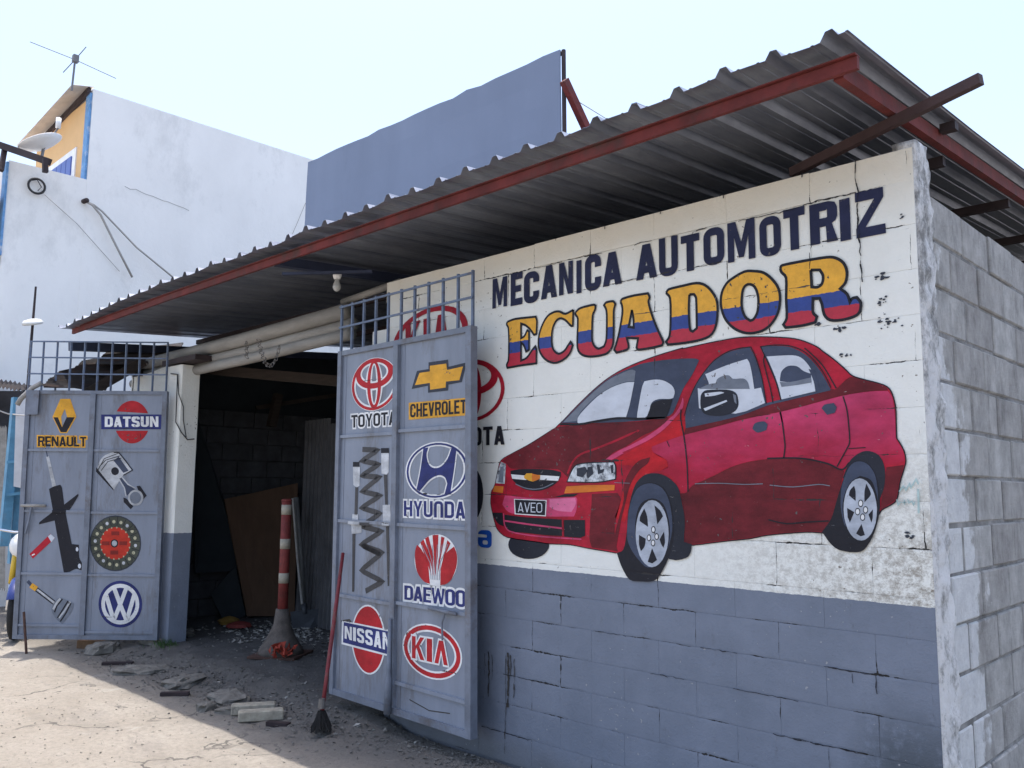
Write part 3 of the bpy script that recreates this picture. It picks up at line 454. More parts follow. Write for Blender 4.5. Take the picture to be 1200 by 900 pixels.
('car_painting','tyre','black_paint',6,'p','W',[[(-1.607,1.26),(-1.564,1.279),(-1.542,1.361),(-1.528,1.49),(-1.494,1.578),(-1.452,1.619),(-1.378,1.636),(-1.306,1.61),(-1.264,1.548),(-1.246,1.464),(-1.244,1.367),(-1.271,1.269),(-1.305,1.203),(-1.345,1.148),(-1.385,1.127),(-1.449,1.122),(-1.524,1.125),(-1.573,1.184),(-1.598,1.236)]],1),
('car_painting','sidewall','slate_paint',7,'p','W',[[(-1.538,1.361),(-1.524,1.49),(-1.49,1.575),(-1.448,1.616),(-1.378,1.631),(-1.31,1.605),(-1.272,1.548),(-1.254,1.464),(-1.254,1.386),(-1.28,1.295),(-1.267,1.385),(-1.277,1.463),(-1.308,1.528),(-1.373,1.553),(-1.445,1.525),(-1.477,1.457),(-1.484,1.37),(-1.464,1.284),(-1.424,1.221),(-1.378,1.198),(-1.424,1.201),(-1.489,1.256),(-1.526,1.308)]],1),
('car_painting','rim','rim_paint',8,'p','W',[[(-1.274,1.375),(-1.277,1.338),(-1.285,1.302),(-1.298,1.269),(-1.314,1.241),(-1.334,1.22),(-1.355,1.206),(-1.378,1.2),(-1.401,1.202),(-1.423,1.214),(-1.443,1.233),(-1.459,1.259),(-1.471,1.292),(-1.479,1.328),(-1.481,1.367),(-1.478,1.406),(-1.47,1.443),(-1.457,1.477),(-1.439,1.505),(-1.419,1.526),(-1.397,1.54),(-1.374,1.544),(-1.351,1.54),(-1.329,1.528),(-1.31,1.508),(-1.294,1.481),(-1.283,1.449),(-1.276,1.413)]],0),
('car_painting','rim_gap','black_paint',9,'p','W',[[(-1.424,1.5),(-1.45,1.458),(-1.454,1.433),(-1.401,1.405),(-1.406,1.459)]],1),
('car_painting','rim_gap','black_paint',9,'p','W',[[(-1.359,1.517),(-1.324,1.491),(-1.307,1.462),(-1.343,1.42),(-1.35,1.468)]],1),
('car_painting','rim_gap','black_paint',9,'p','W',[[(-1.459,1.361),(-1.416,1.343),(-1.424,1.303),(-1.448,1.277),(-1.459,1.311)]],1),
('car_painting','rim_gap','black_paint',9,'p','W',[[(-1.33,1.344),(-1.302,1.385),(-1.297,1.332),(-1.307,1.303),(-1.319,1.318)]],1),
('car_painting','rim_gap','black_paint',9,'p','W',[[(-1.377,1.297),(-1.347,1.239),(-1.376,1.219),(-1.405,1.225)]],1),
('car_painting','lug','black_paint',9,'p','W',[[(-1.354,1.393),(-1.354,1.389),(-1.355,1.385),(-1.357,1.382),(-1.359,1.379),(-1.362,1.377),(-1.365,1.375),(-1.368,1.375),(-1.371,1.375),(-1.374,1.376),(-1.376,1.378),(-1.378,1.381),(-1.38,1.384),(-1.381,1.388),(-1.381,1.392),(-1.381,1.396),(-1.38,1.4),(-1.378,1.403),(-1.376,1.406),(-1.373,1.408),(-1.37,1.41),(-1.367,1.41),(-1.364,1.41),(-1.361,1.409),(-1.359,1.407),(-1.357,1.404),(-1.355,1.401),(-1.354,1.397)]],0),
('car_painting','lug_nut','white_paint',10,'p','W',[[(-1.359,1.393),(-1.359,1.39),(-1.36,1.387),(-1.361,1.385),(-1.362,1.383),(-1.364,1.381),(-1.366,1.381),(-1.368,1.38),(-1.37,1.38),(-1.372,1.381),(-1.373,1.383),(-1.375,1.385),(-1.376,1.387),(-1.376,1.389),(-1.376,1.392),(-1.376,1.395),(-1.375,1.398),(-1.374,1.4),(-1.373,1.402),(-1.371,1.404),(-1.369,1.405),(-1.367,1.405),(-1.365,1.405),(-1.364,1.404),(-1.362,1.403),(-1.361,1.401),(-1.36,1.398),(-1.359,1.396)]],0),
('car_painting','lug','black_paint',9,'p','W',[[(-1.382,1.349),(-1.382,1.345),(-1.383,1.341),(-1.385,1.338),(-1.387,1.335),(-1.39,1.333),(-1.393,1.331),(-1.396,1.331),(-1.399,1.331),(-1.402,1.332),(-1.404,1.334),(-1.406,1.337),(-1.408,1.34),(-1.409,1.344),(-1.409,1.348),(-1.409,1.352),(-1.408,1.356),(-1.406,1.359),(-1.404,1.362),(-1.401,1.364),(-1.398,1.366),(-1.395,1.366),(-1.392,1.366),(-1.389,1.365),(-1.387,1.363),(-1.385,1.36),(-1.383,1.357),(-1.382,1.353)]],0),
('car_painting','lug_nut','white_paint',10,'p','W',[[(-1.387,1.349),(-1.387,1.346),(-1.388,1.344),(-1.389,1.341),(-1.39,1.339),(-1.392,1.337),(-1.394,1.337),(-1.396,1.336),(-1.398,1.336),(-1.399,1.337),(-1.401,1.339),(-1.403,1.341),(-1.404,1.343),(-1.404,1.345),(-1.404,1.348),(-1.404,1.351),(-1.403,1.354),(-1.402,1.356),(-1.401,1.358),(-1.399,1.36),(-1.397,1.361),(-1.395,1.361),(-1.393,1.361),(-1.391,1.36),(-1.39,1.359),(-1.389,1.357),(-1.387,1.354),(-1.387,1.352)]],0),
('car_painting','lug','black_paint',9,'p','W',[[(-1.334,1.358),(-1.334,1.354),(-1.335,1.35),(-1.337,1.347),(-1.339,1.344),(-1.342,1.342),(-1.345,1.34),(-1.348,1.34),(-1.351,1.34),(-1.353,1.341),(-1.356,1.343),(-1.358,1.346),(-1.36,1.349),(-1.361,1.353),(-1.361,1.357),(-1.361,1.361),(-1.359,1.365),(-1.358,1.368),(-1.356,1.371),(-1.353,1.373),(-1.35,1.375),(-1.347,1.375),(-1.344,1.375),(-1.341,1.373),(-1.339,1.371),(-1.337,1.369),(-1.335,1.366),(-1.334,1.362)]],0),
('car_painting','lug_nut','white_paint',10,'p','W',[[(-1.339,1.358),(-1.339,1.355),(-1.34,1.352),(-1.341,1.35),(-1.342,1.348),(-1.344,1.346),(-1.346,1.345),(-1.348,1.345),(-1.349,1.345),(-1.351,1.346),(-1.353,1.347),(-1.354,1.349),(-1.355,1.352),(-1.356,1.354),(-1.356,1.357),(-1.356,1.36),(-1.355,1.362),(-1.354,1.365),(-1.353,1.367),(-1.351,1.368),(-1.349,1.369),(-1.347,1.37),(-1.345,1.37),(-1.343,1.369),(-1.342,1.367),(-1.341,1.365),(-1.339,1.363),(-1.339,1.361)]],0),
('car_painting','lug','black_paint',9,'p','W',[[(-1.357,1.324),(-1.357,1.32),(-1.358,1.317),(-1.36,1.313),(-1.362,1.31),(-1.365,1.308),(-1.367,1.306),(-1.37,1.306),(-1.373,1.306),(-1.376,1.307),(-1.379,1.309),(-1.381,1.312),(-1.383,1.315),(-1.383,1.319),(-1.384,1.323),(-1.383,1.327),(-1.382,1.331),(-1.381,1.334),(-1.379,1.337),(-1.376,1.339),(-1.373,1.341),(-1.37,1.341),(-1.367,1.341),(-1.364,1.34),(-1.361,1.338),(-1.359,1.335),(-1.358,1.332),(-1.357,1.328)]],0),
('car_painting','lug_nut','white_paint',10,'p','W',[[(-1.361,1.324),(-1.362,1.321),(-1.362,1.319),(-1.363,1.316),(-1.365,1.314),(-1.367,1.313),(-1.368,1.312),(-1.37,1.311),(-1.372,1.311),(-1.374,1.312),(-1.376,1.314),(-1.377,1.315),(-1.378,1.318),(-1.379,1.32),(-1.379,1.323),(-1.379,1.326),(-1.378,1.329),(-1.377,1.331),(-1.375,1.333),(-1.374,1.335),(-1.372,1.336),(-1.37,1.336),(-1.368,1.336),(-1.366,1.335),(-1.365,1.334),(-1.363,1.332),(-1.362,1.329),(-1.362,1.327)]],0),
('car_painting','arch','tyre_paint',5,'p','W',[[(-0.36,1.659),(-0.329,1.726),(-0.305,1.751),(-0.271,1.77),(-0.238,1.772),(-0.205,1.758),(-0.185,1.73),(-0.176,1.686),(-0.182,1.621),(-0.203,1.566),(-0.302,1.565)]],1),
('car_painting','tyre','black_paint',6,'p','W',[[(-0.354,1.659),(-0.33,1.71),(-0.295,1.731),(-0.251,1.722),(-0.22,1.681),(-0.206,1.621),(-0.203,1.534),(-0.217,1.468),(-0.242,1.402),(-0.28,1.349),(-0.322,1.336),(-0.39,1.343),(-0.429,1.371),(-0.457,1.409),(-0.463,1.418),(-0.419,1.478),(-0.393,1.552),(-0.37,1.62)]],1),
('car_painting','sidewall','slate_paint',7,'p','W',[[(-0.352,1.659),(-0.327,1.707),(-0.295,1.728),(-0.254,1.72),(-0.222,1.678),(-0.211,1.621),(-0.21,1.555),(-0.218,1.599),(-0.237,1.648),(-0.282,1.666),(-0.327,1.637),(-0.358,1.575),(-0.366,1.508),(-0.352,1.442),(-0.362,1.458),(-0.374,1.53),(-0.368,1.609)]],1),
('car_painting','rim','rim_paint',8,'p','W',[[(-0.216,1.525),(-0.219,1.495),(-0.224,1.467),(-0.233,1.442),(-0.244,1.42),(-0.258,1.403),(-0.273,1.392),(-0.289,1.388),(-0.305,1.39),(-0.321,1.399),(-0.334,1.413),(-0.346,1.434),(-0.354,1.459),(-0.36,1.487),(-0.361,1.517),(-0.359,1.547),(-0.353,1.576),(-0.344,1.602),(-0.332,1.624),(-0.318,1.641),(-0.303,1.651),(-0.286,1.655),(-0.27,1.652),(-0.255,1.643),(-0.242,1.627),(-0.231,1.607),(-0.223,1.582),(-0.218,1.554)]],0),
('car_painting','rim_gap','black_paint',9,'p','W',[[(-0.31,1.623),(-0.329,1.603),(-0.335,1.581),(-0.306,1.557),(-0.305,1.598)]],1),
('car_painting','rim_gap','black_paint',9,'p','W',[[(-0.257,1.632),(-0.242,1.601),(-0.241,1.582),(-0.268,1.552),(-0.266,1.598)]],1),
('car_painting','rim_gap','black_paint',9,'p','W',[[(-0.345,1.526),(-0.314,1.509),(-0.335,1.463),(-0.344,1.486)]],1),
('car_painting','rim_gap','black_paint',9,'p','W',[[(-0.233,1.523),(-0.253,1.5),(-0.242,1.466),(-0.236,1.484)]],1),
('car_painting','rim_gap','black_paint',9,'p','W',[[(-0.285,1.459),(-0.272,1.412),(-0.291,1.406),(-0.31,1.417)]],1),
('car_painting','lug','black_paint',9,'p','W',[[(-0.273,1.548),(-0.274,1.544),(-0.275,1.541),(-0.276,1.538),(-0.278,1.535),(-0.28,1.533),(-0.283,1.532),(-0.285,1.531),(-0.288,1.532),(-0.29,1.533),(-0.292,1.535),(-0.294,1.537),(-0.295,1.54),(-0.295,1.544),(-0.296,1.547),(-0.295,1.551),(-0.294,1.554),(-0.293,1.557),(-0.291,1.56),(-0.289,1.562),(-0.286,1.563),(-0.284,1.563),(-0.281,1.563),(-0.279,1.562),(-0.277,1.56),(-0.275,1.557),(-0.274,1.554),(-0.274,1.551)]],0),
('car_painting','lug_nut','white_paint',10,'p','W',[[(-0.277,1.548),(-0.277,1.545),(-0.278,1.542),(-0.279,1.54),(-0.28,1.538),(-0.282,1.537),(-0.283,1.536),(-0.285,1.536),(-0.287,1.536),(-0.288,1.537),(-0.29,1.538),(-0.291,1.54),(-0.292,1.542),(-0.292,1.545),(-0.292,1.547),(-0.292,1.55),(-0.291,1.552),(-0.29,1.554),(-0.289,1.556),(-0.287,1.558),(-0.286,1.559),(-0.284,1.559),(-0.282,1.559),(-0.281,1.558),(-0.279,1.556),(-0.278,1.555),(-0.277,1.552),(-0.277,1.55)]],0),
('car_painting','lug','black_paint',9,'p','W',[[(-0.254,1.52),(-0.254,1.516),(-0.255,1.513),(-0.256,1.51),(-0.258,1.508),(-0.26,1.506),(-0.263,1.504),(-0.265,1.504),(-0.268,1.504),(-0.27,1.505),(-0.272,1.507),(-0.274,1.51),(-0.275,1.513),(-0.276,1.516),(-0.276,1.52),(-0.275,1.523),(-0.274,1.526),(-0.273,1.53),(-0.271,1.532),(-0.269,1.534),(-0.266,1.535),(-0.264,1.536),(-0.262,1.535),(-0.259,1.534),(-0.257,1.532),(-0.256,1.53),(-0.254,1.527),(-0.254,1.524)]],0),
('car_painting','lug_nut','white_paint',10,'p','W',[[(-0.257,1.52),(-0.257,1.517),(-0.258,1.515),(-0.259,1.513),(-0.26,1.511),(-0.262,1.51),(-0.263,1.509),(-0.265,1.508),(-0.267,1.508),(-0.268,1.509),(-0.27,1.511),(-0.271,1.512),(-0.272,1.515),(-0.272,1.517),(-0.272,1.52),(-0.272,1.522),(-0.271,1.525),(-0.27,1.527),(-0.269,1.529),(-0.268,1.53),(-0.266,1.531),(-0.264,1.531),(-0.263,1.531),(-0.261,1.53),(-0.26,1.529),(-0.258,1.527),(-0.258,1.525),(-0.257,1.522)]],0),
('car_painting','lug','black_paint',9,'p','W',[[(-0.288,1.512),(-0.289,1.508),(-0.29,1.504),(-0.291,1.502),(-0.293,1.499),(-0.295,1.497),(-0.297,1.496),(-0.3,1.495),(-0.302,1.496),(-0.305,1.497),(-0.307,1.498),(-0.308,1.501),(-0.31,1.504),(-0.31,1.507),(-0.31,1.511),(-0.31,1.514),(-0.309,1.518),(-0.308,1.521),(-0.306,1.524),(-0.304,1.526),(-0.301,1.527),(-0.299,1.527),(-0.296,1.527),(-0.294,1.526),(-0.292,1.524),(-0.29,1.521),(-0.289,1.518),(-0.288,1.515)]],0),
('car_painting','lug_nut','white_paint',10,'p','W',[[(-0.291,1.511),(-0.292,1.509),(-0.292,1.506),(-0.293,1.504),(-0.295,1.502),(-0.296,1.501),(-0.298,1.5),(-0.3,1.5),(-0.302,1.5),(-0.303,1.501),(-0.305,1.502),(-0.306,1.504),(-0.307,1.506),(-0.307,1.508),(-0.307,1.511),(-0.307,1.514),(-0.306,1.516),(-0.305,1.518),(-0.304,1.52),(-0.302,1.522),(-0.301,1.522),(-0.299,1.523),(-0.297,1.522),(-0.295,1.522),(-0.294,1.52),(-0.293,1.519),(-0.292,1.516),(-0.292,1.514)]],0),
('car_painting','lug','black_paint',9,'p','W',[[(-0.268,1.488),(-0.268,1.485),(-0.269,1.482),(-0.27,1.478),(-0.272,1.476),(-0.274,1.474),(-0.277,1.473),(-0.279,1.472),(-0.282,1.473),(-0.284,1.474),(-0.286,1.476),(-0.288,1.478),(-0.289,1.481),(-0.29,1.484),(-0.29,1.488),(-0.289,1.491),(-0.288,1.495),(-0.287,1.498),(-0.285,1.5),(-0.283,1.502),(-0.281,1.504),(-0.278,1.504),(-0.276,1.504),(-0.273,1.503),(-0.271,1.501),(-0.27,1.498),(-0.268,1.495),(-0.268,1.492)]],0),
('car_painting','lug_nut','white_paint',10,'p','W',[[(-0.271,1.488),(-0.271,1.486),(-0.272,1.483),(-0.273,1.481),(-0.274,1.479),(-0.276,1.478),(-0.277,1.477),(-0.279,1.477),(-0.281,1.477),(-0.282,1.478),(-0.284,1.479),(-0.285,1.481),(-0.286,1.483),(-0.286,1.485),(-0.286,1.488),(-0.286,1.49),(-0.285,1.493),(-0.284,1.495),(-0.283,1.497),(-0.282,1.498),(-0.28,1.499),(-0.278,1.5),(-0.276,1.499),(-0.275,1.499),(-0.273,1.497),(-0.272,1.496),(-0.272,1.493),(-0.271,1.491)]],0),
('ecuador','E','tricolour',3,'p','W',[[(-2.452,2.631),(-2.383,2.64),(-2.211,2.631),(-2.201,2.602),(-2.205,2.525),(-2.224,2.521),(-2.257,2.56),(-2.295,2.589),(-2.334,2.605),(-2.333,2.513),(-2.304,2.523),(-2.281,2.556),(-2.266,2.547),(-2.265,2.434),(-2.289,2.426),(-2.309,2.467),(-2.333,2.488),(-2.332,2.374),(-2.284,2.387),(-2.237,2.431),(-2.214,2.45),(-2.204,2.428),(-2.204,2.345),(-2.322,2.345),(-2.448,2.34),(-2.454,2.361),(-2.439,2.389),(-2.436,2.489),(-2.442,2.59),(-2.457,2.614)]],1),
('ecuador','C','tricolour',3,'p','W',[[(-1.914,2.631),(-1.918,2.538),(-1.931,2.539),(-1.975,2.579),(-2.019,2.595),(-2.054,2.576),(-2.077,2.53),(-2.081,2.462),(-2.067,2.413),(-2.027,2.385),(-1.983,2.397),(-1.953,2.428),(-1.935,2.446),(-1.918,2.424),(-1.94,2.379),(-1.992,2.345),(-2.062,2.334),(-2.135,2.365),(-2.181,2.425),(-2.186,2.495),(-2.163,2.562),(-2.118,2.619),(-2.064,2.639),(-2.019,2.636),(-1.975,2.616)]],1),
('ecuador','U','tricolour',3,'p','W',[[(-1.897,2.615),(-1.862,2.634),(-1.762,2.64),(-1.749,2.631),(-1.753,2.609),(-1.77,2.578),(-1.775,2.447),(-1.762,2.407),(-1.73,2.383),(-1.689,2.392),(-1.673,2.429),(-1.668,2.545),(-1.672,2.597),(-1.688,2.626),(-1.672,2.64),(-1.624,2.639),(-1.608,2.62),(-1.62,2.583),(-1.625,2.404),(-1.657,2.356),(-1.714,2.343),(-1.804,2.346),(-1.863,2.371),(-1.884,2.42),(-1.879,2.573),(-1.897,2.602)]],1),
('ecuador','A','tricolour',3,'p','W',[[(-1.572,2.628),(-1.56,2.643),(-1.483,2.65),(-1.389,2.648),(-1.378,2.624),(-1.386,2.601),(-1.365,2.529),(-1.33,2.444),(-1.295,2.373),(-1.302,2.355),(-1.375,2.348),(-1.456,2.348),(-1.467,2.361),(-1.456,2.41),(-1.532,2.422),(-1.52,2.373),(-1.532,2.356),(-1.602,2.347),(-1.618,2.365),(-1.602,2.401),(-1.582,2.463),(-1.561,2.556),(-1.561,2.601)],[(-1.496,2.572),(-1.519,2.481),(-1.485,2.473),(-1.486,2.527)]],1),
('ecuador','D','tricolour',3,'p','W',[[(-1.273,2.633),(-1.255,2.649),(-1.17,2.654),(-1.088,2.655),(-1.035,2.635),(-0.993,2.59),(-0.968,2.533),(-0.973,2.441),(-1.001,2.38),(-1.061,2.358),(-1.162,2.352),(-1.266,2.354),(-1.277,2.371),(-1.255,2.399),(-1.247,2.477),(-1.248,2.599)],[(-1.13,2.602),(-1.103,2.599),(-1.09,2.575),(-1.089,2.42),(-1.113,2.405),(-1.13,2.419),(-1.135,2.522)]],1),
('ecuador','O','tricolour',3,'p','W',[[(-0.876,2.647),(-0.813,2.668),(-0.764,2.662),(-0.71,2.644),(-0.664,2.6),(-0.636,2.551),(-0.631,2.495),(-0.645,2.436),(-0.682,2.386),(-0.73,2.361),(-0.79,2.357),(-0.845,2.373),(-0.894,2.407),(-0.931,2.458),(-0.948,2.524),(-0.941,2.582),(-0.914,2.624)],[(-0.79,2.601),(-0.76,2.582),(-0.743,2.528),(-0.748,2.462),(-0.77,2.425),(-0.789,2.419),(-0.816,2.443),(-0.833,2.496),(-0.828,2.564),(-0.815,2.593)]],1),
('ecuador','R','tricolour',3,'p','W',[[(-0.624,2.652),(-0.615,2.664),(-0.518,2.666),(-0.397,2.663),(-0.355,2.652),(-0.32,2.622),(-0.306,2.577),(-0.315,2.531),(-0.34,2.507),(-0.31,2.478),(-0.298,2.44),(-0.287,2.454),(-0.267,2.456),(-0.25,2.428),(-0.257,2.388),(-0.283,2.371),(-0.34,2.363),(-0.392,2.37),(-0.418,2.399),(-0.427,2.448),(-0.437,2.477),(-0.469,2.481),(-0.471,2.417),(-0.453,2.394),(-0.462,2.368),(-0.528,2.361),(-0.607,2.362),(-0.618,2.378),(-0.6,2.408),(-0.6,2.501),(-0.597,2.6),(-0.619,2.631)],[(-0.475,2.617),(-0.432,2.61),(-0.417,2.58),(-0.423,2.544),(-0.445,2.531),(-0.473,2.536)]],1),
('bow','border','dark_blot',1,'p','R',[[(1.024,2.407),(1.222,2.405),(1.227,2.358),(1.403,2.369),(1.359,2.25),(1.23,2.244),(1.228,2.207),(1.025,2.208),(1.024,2.254),(0.85,2.246),(0.903,2.362),(1.026,2.363)]],0),
('bow','bow_tie','gold_paint',2,'p','R',[[(1.04,2.383),(1.206,2.381),(1.216,2.339),(1.37,2.347),(1.337,2.264),(1.207,2.266),(1.204,2.228),(1.048,2.226),(1.044,2.271),(0.886,2.269),(0.932,2.346),(1.041,2.346)]],0),
('sh','spring','spring_paint',1,'s','R',[[(0.296,1.861),(0.483,1.851),(0.292,1.781),(0.499,1.753),(0.292,1.677),(0.512,1.666),(0.303,1.568),(0.526,1.541),(0.304,1.454),(0.531,1.421),(0.31,1.327),(0.553,1.303),(0.31,1.201),(0.569,1.144),(0.31,1.201),(0.571,1.163),(0.32,1.027),(0.58,0.972),(0.385,0.893)]],-0.036),
('sh','damper','steel_paint',2,'p','R',[[(0.182,1.768),(0.275,1.766),(0.275,1.607),(0.24,1.594),(0.198,1.612)]],0),
('sh','damper_cap','black_paint',3,'p','R',[[(0.185,1.775),(0.269,1.773),(0.273,1.739),(0.185,1.74)]],0),
('sh','rod','spring_paint',2,'p','R',[[(0.222,1.597),(0.258,1.597),(0.257,1.404),(0.222,1.403)]],0),
('sh','damper','steel_paint',2,'p','R',[[(0.197,1.407),(0.268,1.409),(0.274,1.365),(0.309,1.361),(0.318,1.284),(0.283,1.279),(0.261,1.276),(0.196,1.268),(0.186,1.333),(0.156,1.336),(0.156,1.361),(0.196,1.365)]],0),
('sh','rod','spring_paint',2,'p','R',[[(0.204,1.272),(0.24,1.273),(0.247,0.876),(0.223,0.874)]],0),
('sh','damper','steel_paint',2,'p','R',[[(0.523,1.857),(0.612,1.856),(0.617,1.699),(0.594,1.682),(0.535,1.69)]],0),
('sh','damper_cap','black_paint',3,'p','R',[[(0.522,1.863),(0.612,1.862),(0.615,1.828),(0.524,1.829)]],0),
('sh','rod','spring_paint',2,'p','R',[[(0.561,1.683),(0.6,1.683),(0.616,1.48),(0.586,1.48)]],0),
('sh','damper','steel_paint',2,'p','R',[[(0.558,1.479),(0.644,1.483),(0.656,1.359),(0.609,1.338),(0.567,1.356)]],0),
('sh','rod','spring_paint',2,'p','R',[[(0.602,1.338),(0.635,1.339),(0.667,0.956),(0.639,0.947)]],0),
('nis','banner_border','white_paint',3,'p','R',[[(0.113,0.668),(0.711,0.67),(0.719,0.501),(0.112,0.505)]],0),
('nis','banner','navy_paint',4,'p','R',[[(0.132,0.658),(0.702,0.659),(0.709,0.513),(0.131,0.519)]],0),
('ren','border','gold_paint',1,'p','L',[[(0.286,2.441),(0.385,2.442),(0.458,2.265),(0.377,2.102),(0.31,2.101),(0.221,2.26)],[(0.338,2.342),(0.308,2.264),(0.323,2.165),(0.365,2.26)]],0),
('ren','upper','gold_paint',2,'p','L',[[(0.293,2.434),(0.378,2.434),(0.447,2.265),(0.37,2.257),(0.338,2.342),(0.308,2.264),(0.232,2.263)]],0),
('ren','lower','black_paint',2,'p','L',[[(0.231,2.257),(0.275,2.258),(0.323,2.158),(0.362,2.259),(0.442,2.259),(0.37,2.11),(0.314,2.11)]],0),
('dat','banner','navy_paint',3,'p','L',[[(0.703,2.288),(1.306,2.294),(1.314,2.148),(0.713,2.143)]],0),
('strut','rod','steel_paint',1,'p','L',[[(0.187,1.866),(0.215,1.872),(0.309,1.577),(0.272,1.568)]],0),
('strut','tip','slate_paint',1,'s','L',[[(0.174,1.952),(0.201,1.866)]],-0.008),
('strut','body','black_paint',2,'p','L',[[(0.239,1.552),(0.286,1.577),(0.347,1.594),(0.366,1.564),(0.399,1.401),(0.528,1.507),(0.532,1.488),(0.456,1.35),(0.415,1.333),(0.5,1.021),(0.57,1.015),(0.582,0.893),(0.612,0.839),(0.613,0.771),(0.558,0.784),(0.498,0.756),(0.443,0.749),(0.347,1.123),(0.317,1.246),(0.167,1.207),(0.172,1.231),(0.29,1.328),(0.291,1.349)]],1),
('strut','hole','pale_paint',3,'p','L',[[(0.569,0.971),(0.569,0.967),(0.568,0.963),(0.567,0.959),(0.565,0.955),(0.563,0.953),(0.56,0.951),(0.557,0.951),(0.555,0.951),(0.552,0.953),(0.549,0.955),(0.547,0.959),(0.545,0.962),(0.544,0.967),(0.544,0.971),(0.544,0.976),(0.544,0.98),(0.545,0.984),(0.547,0.987),(0.549,0.99),(0.552,0.991),(0.555,0.992),(0.557,0.991),(0.56,0.99),(0.563,0.987),(0.565,0.984),(0.567,0.98),(0.568,0.976)]],0),
('strut','hole','pale_paint',3,'p','L',[[(0.606,0.811),(0.606,0.806),(0.605,0.801),(0.604,0.797),(0.602,0.793),(0.599,0.79),(0.596,0.789),(0.592,0.788),(0.589,0.789),(0.586,0.79),(0.583,0.793),(0.58,0.797),(0.578,0.801),(0.576,0.806),(0.576,0.811),(0.576,0.816),(0.576,0.821),(0.578,0.825),(0.58,0.829),(0.583,0.832),(0.586,0.834),(0.589,0.834),(0.593,0.834),(0.596,0.832),(0.599,0.829),(0.602,0.826),(0.604,0.821),(0.605,0.816)]],0),
('tag','red_strip','tag_red',1,'p','L',[[(0.096,0.922),(0.285,1.118),(0.332,1.075),(0.132,0.878)]],0),
('tag','white_end','pale_paint',2,'p','L',[[(0.263,1.092),(0.289,1.115),(0.331,1.079),(0.3,1.037)]],0),
('tag','scribble','white_paint',2,'s','L',[[(0.12,0.909),(0.147,0.923)]],-0.012),
('piston','skirt','steel_paint',1,'p','L',[[(0.699,1.768),(0.742,1.866),(0.836,1.916),(0.9,1.91),(1.047,1.743),(0.96,1.691),(0.875,1.547),(0.692,1.731)]],1),
('piston','shade','black_paint',2,'p','L',[[(0.689,1.768),(0.874,1.554),(0.872,1.543),(0.689,1.725)]],0),
('piston','shade','slate_paint',2,'p','L',[[(0.902,1.875),(1.009,1.736),(0.959,1.715),(0.856,1.833)]],0),
('piston','ring_groove','black_paint',3,'s','L',[[(0.708,1.74),(0.763,1.853),(0.893,1.905)]],0.007),
('piston','ring_groove','black_paint',3,'s','L',[[(0.72,1.775),(0.778,1.839),(0.916,1.882)]],0.007),
('piston','ring_groove','black_paint',3,'s','L',[[(0.739,1.734),(0.8,1.825),(0.931,1.861)]],0.007),
('piston','edge','black_paint',3,'s','L',[[(0.851,1.914),(0.907,1.906),(1.047,1.743),(0.96,1.691)]],0.01),
('piston','pin','black_paint',4,'p','L',[[(0.914,1.731),(0.914,1.722),(0.912,1.714),(0.908,1.707),(0.902,1.7),(0.895,1.696),(0.887,1.693),(0.879,1.692),(0.871,1.693),(0.862,1.696),(0.855,1.7),(0.849,1.706),(0.844,1.714),(0.84,1.722),(0.839,1.73),(0.839,1.739),(0.841,1.747),(0.845,1.755),(0.851,1.761),(0.858,1.766),(0.866,1.769),(0.874,1.77),(0.882,1.769),(0.891,1.766),(0.898,1.762),(0.904,1.755),(0.909,1.748),(0.913,1.74)]],0),
('piston','rod','steel_paint',2,'s','L',[[(0.916,1.659),(0.978,1.569),(1.001,1.486)]],0.012),
('piston','rod','steel_paint',2,'s','L',[[(0.951,1.669),(1.011,1.604),(1.09,1.563)]],0.012),
('piston','rod_web','slate_paint',1,'p','L',[[(0.916,1.659),(0.951,1.669),(1.011,1.604),(1.09,1.563),(1.043,1.528),(1.001,1.486),(0.978,1.569)]],1),
('piston','cap','black_paint',2,'p','L',[[(0.974,1.475),(1.005,1.465),(1.077,1.39),(1.054,1.362),(0.98,1.431)]],0),
('piston','cap','black_paint',2,'p','L',[[(1.096,1.587),(1.13,1.591),(1.202,1.495),(1.173,1.463),(1.119,1.542)]],0),
('piston','big_end','steel_paint',3,'p','L',[[(1.171,1.474),(1.17,1.456),(1.165,1.44),(1.157,1.425),(1.146,1.413),(1.133,1.404),(1.117,1.398),(1.1,1.396),(1.083,1.397),(1.067,1.403),(1.052,1.412),(1.04,1.424),(1.03,1.439),(1.023,1.455),(1.02,1.472),(1.021,1.49),(1.026,1.506),(1.034,1.521),(1.045,1.533),(1.059,1.543),(1.074,1.548),(1.091,1.551),(1.108,1.549),(1.124,1.543),(1.139,1.534),(1.151,1.522),(1.161,1.507),(1.168,1.491)]],0),
('piston','big_end_hole','grey_paint',4,'p','L',[[(1.149,1.474),(1.148,1.461),(1.145,1.448),(1.139,1.437),(1.13,1.428),(1.12,1.421),(1.109,1.417),(1.096,1.415),(1.084,1.416),(1.072,1.421),(1.061,1.427),(1.052,1.437),(1.044,1.447),(1.039,1.46),(1.037,1.472),(1.038,1.486),(1.041,1.498),(1.047,1.509),(1.055,1.518),(1.065,1.525),(1.077,1.53),(1.089,1.531),(1.102,1.53),(1.114,1.526),(1.125,1.519),(1.134,1.51),(1.141,1.499),(1.146,1.486)]],0),
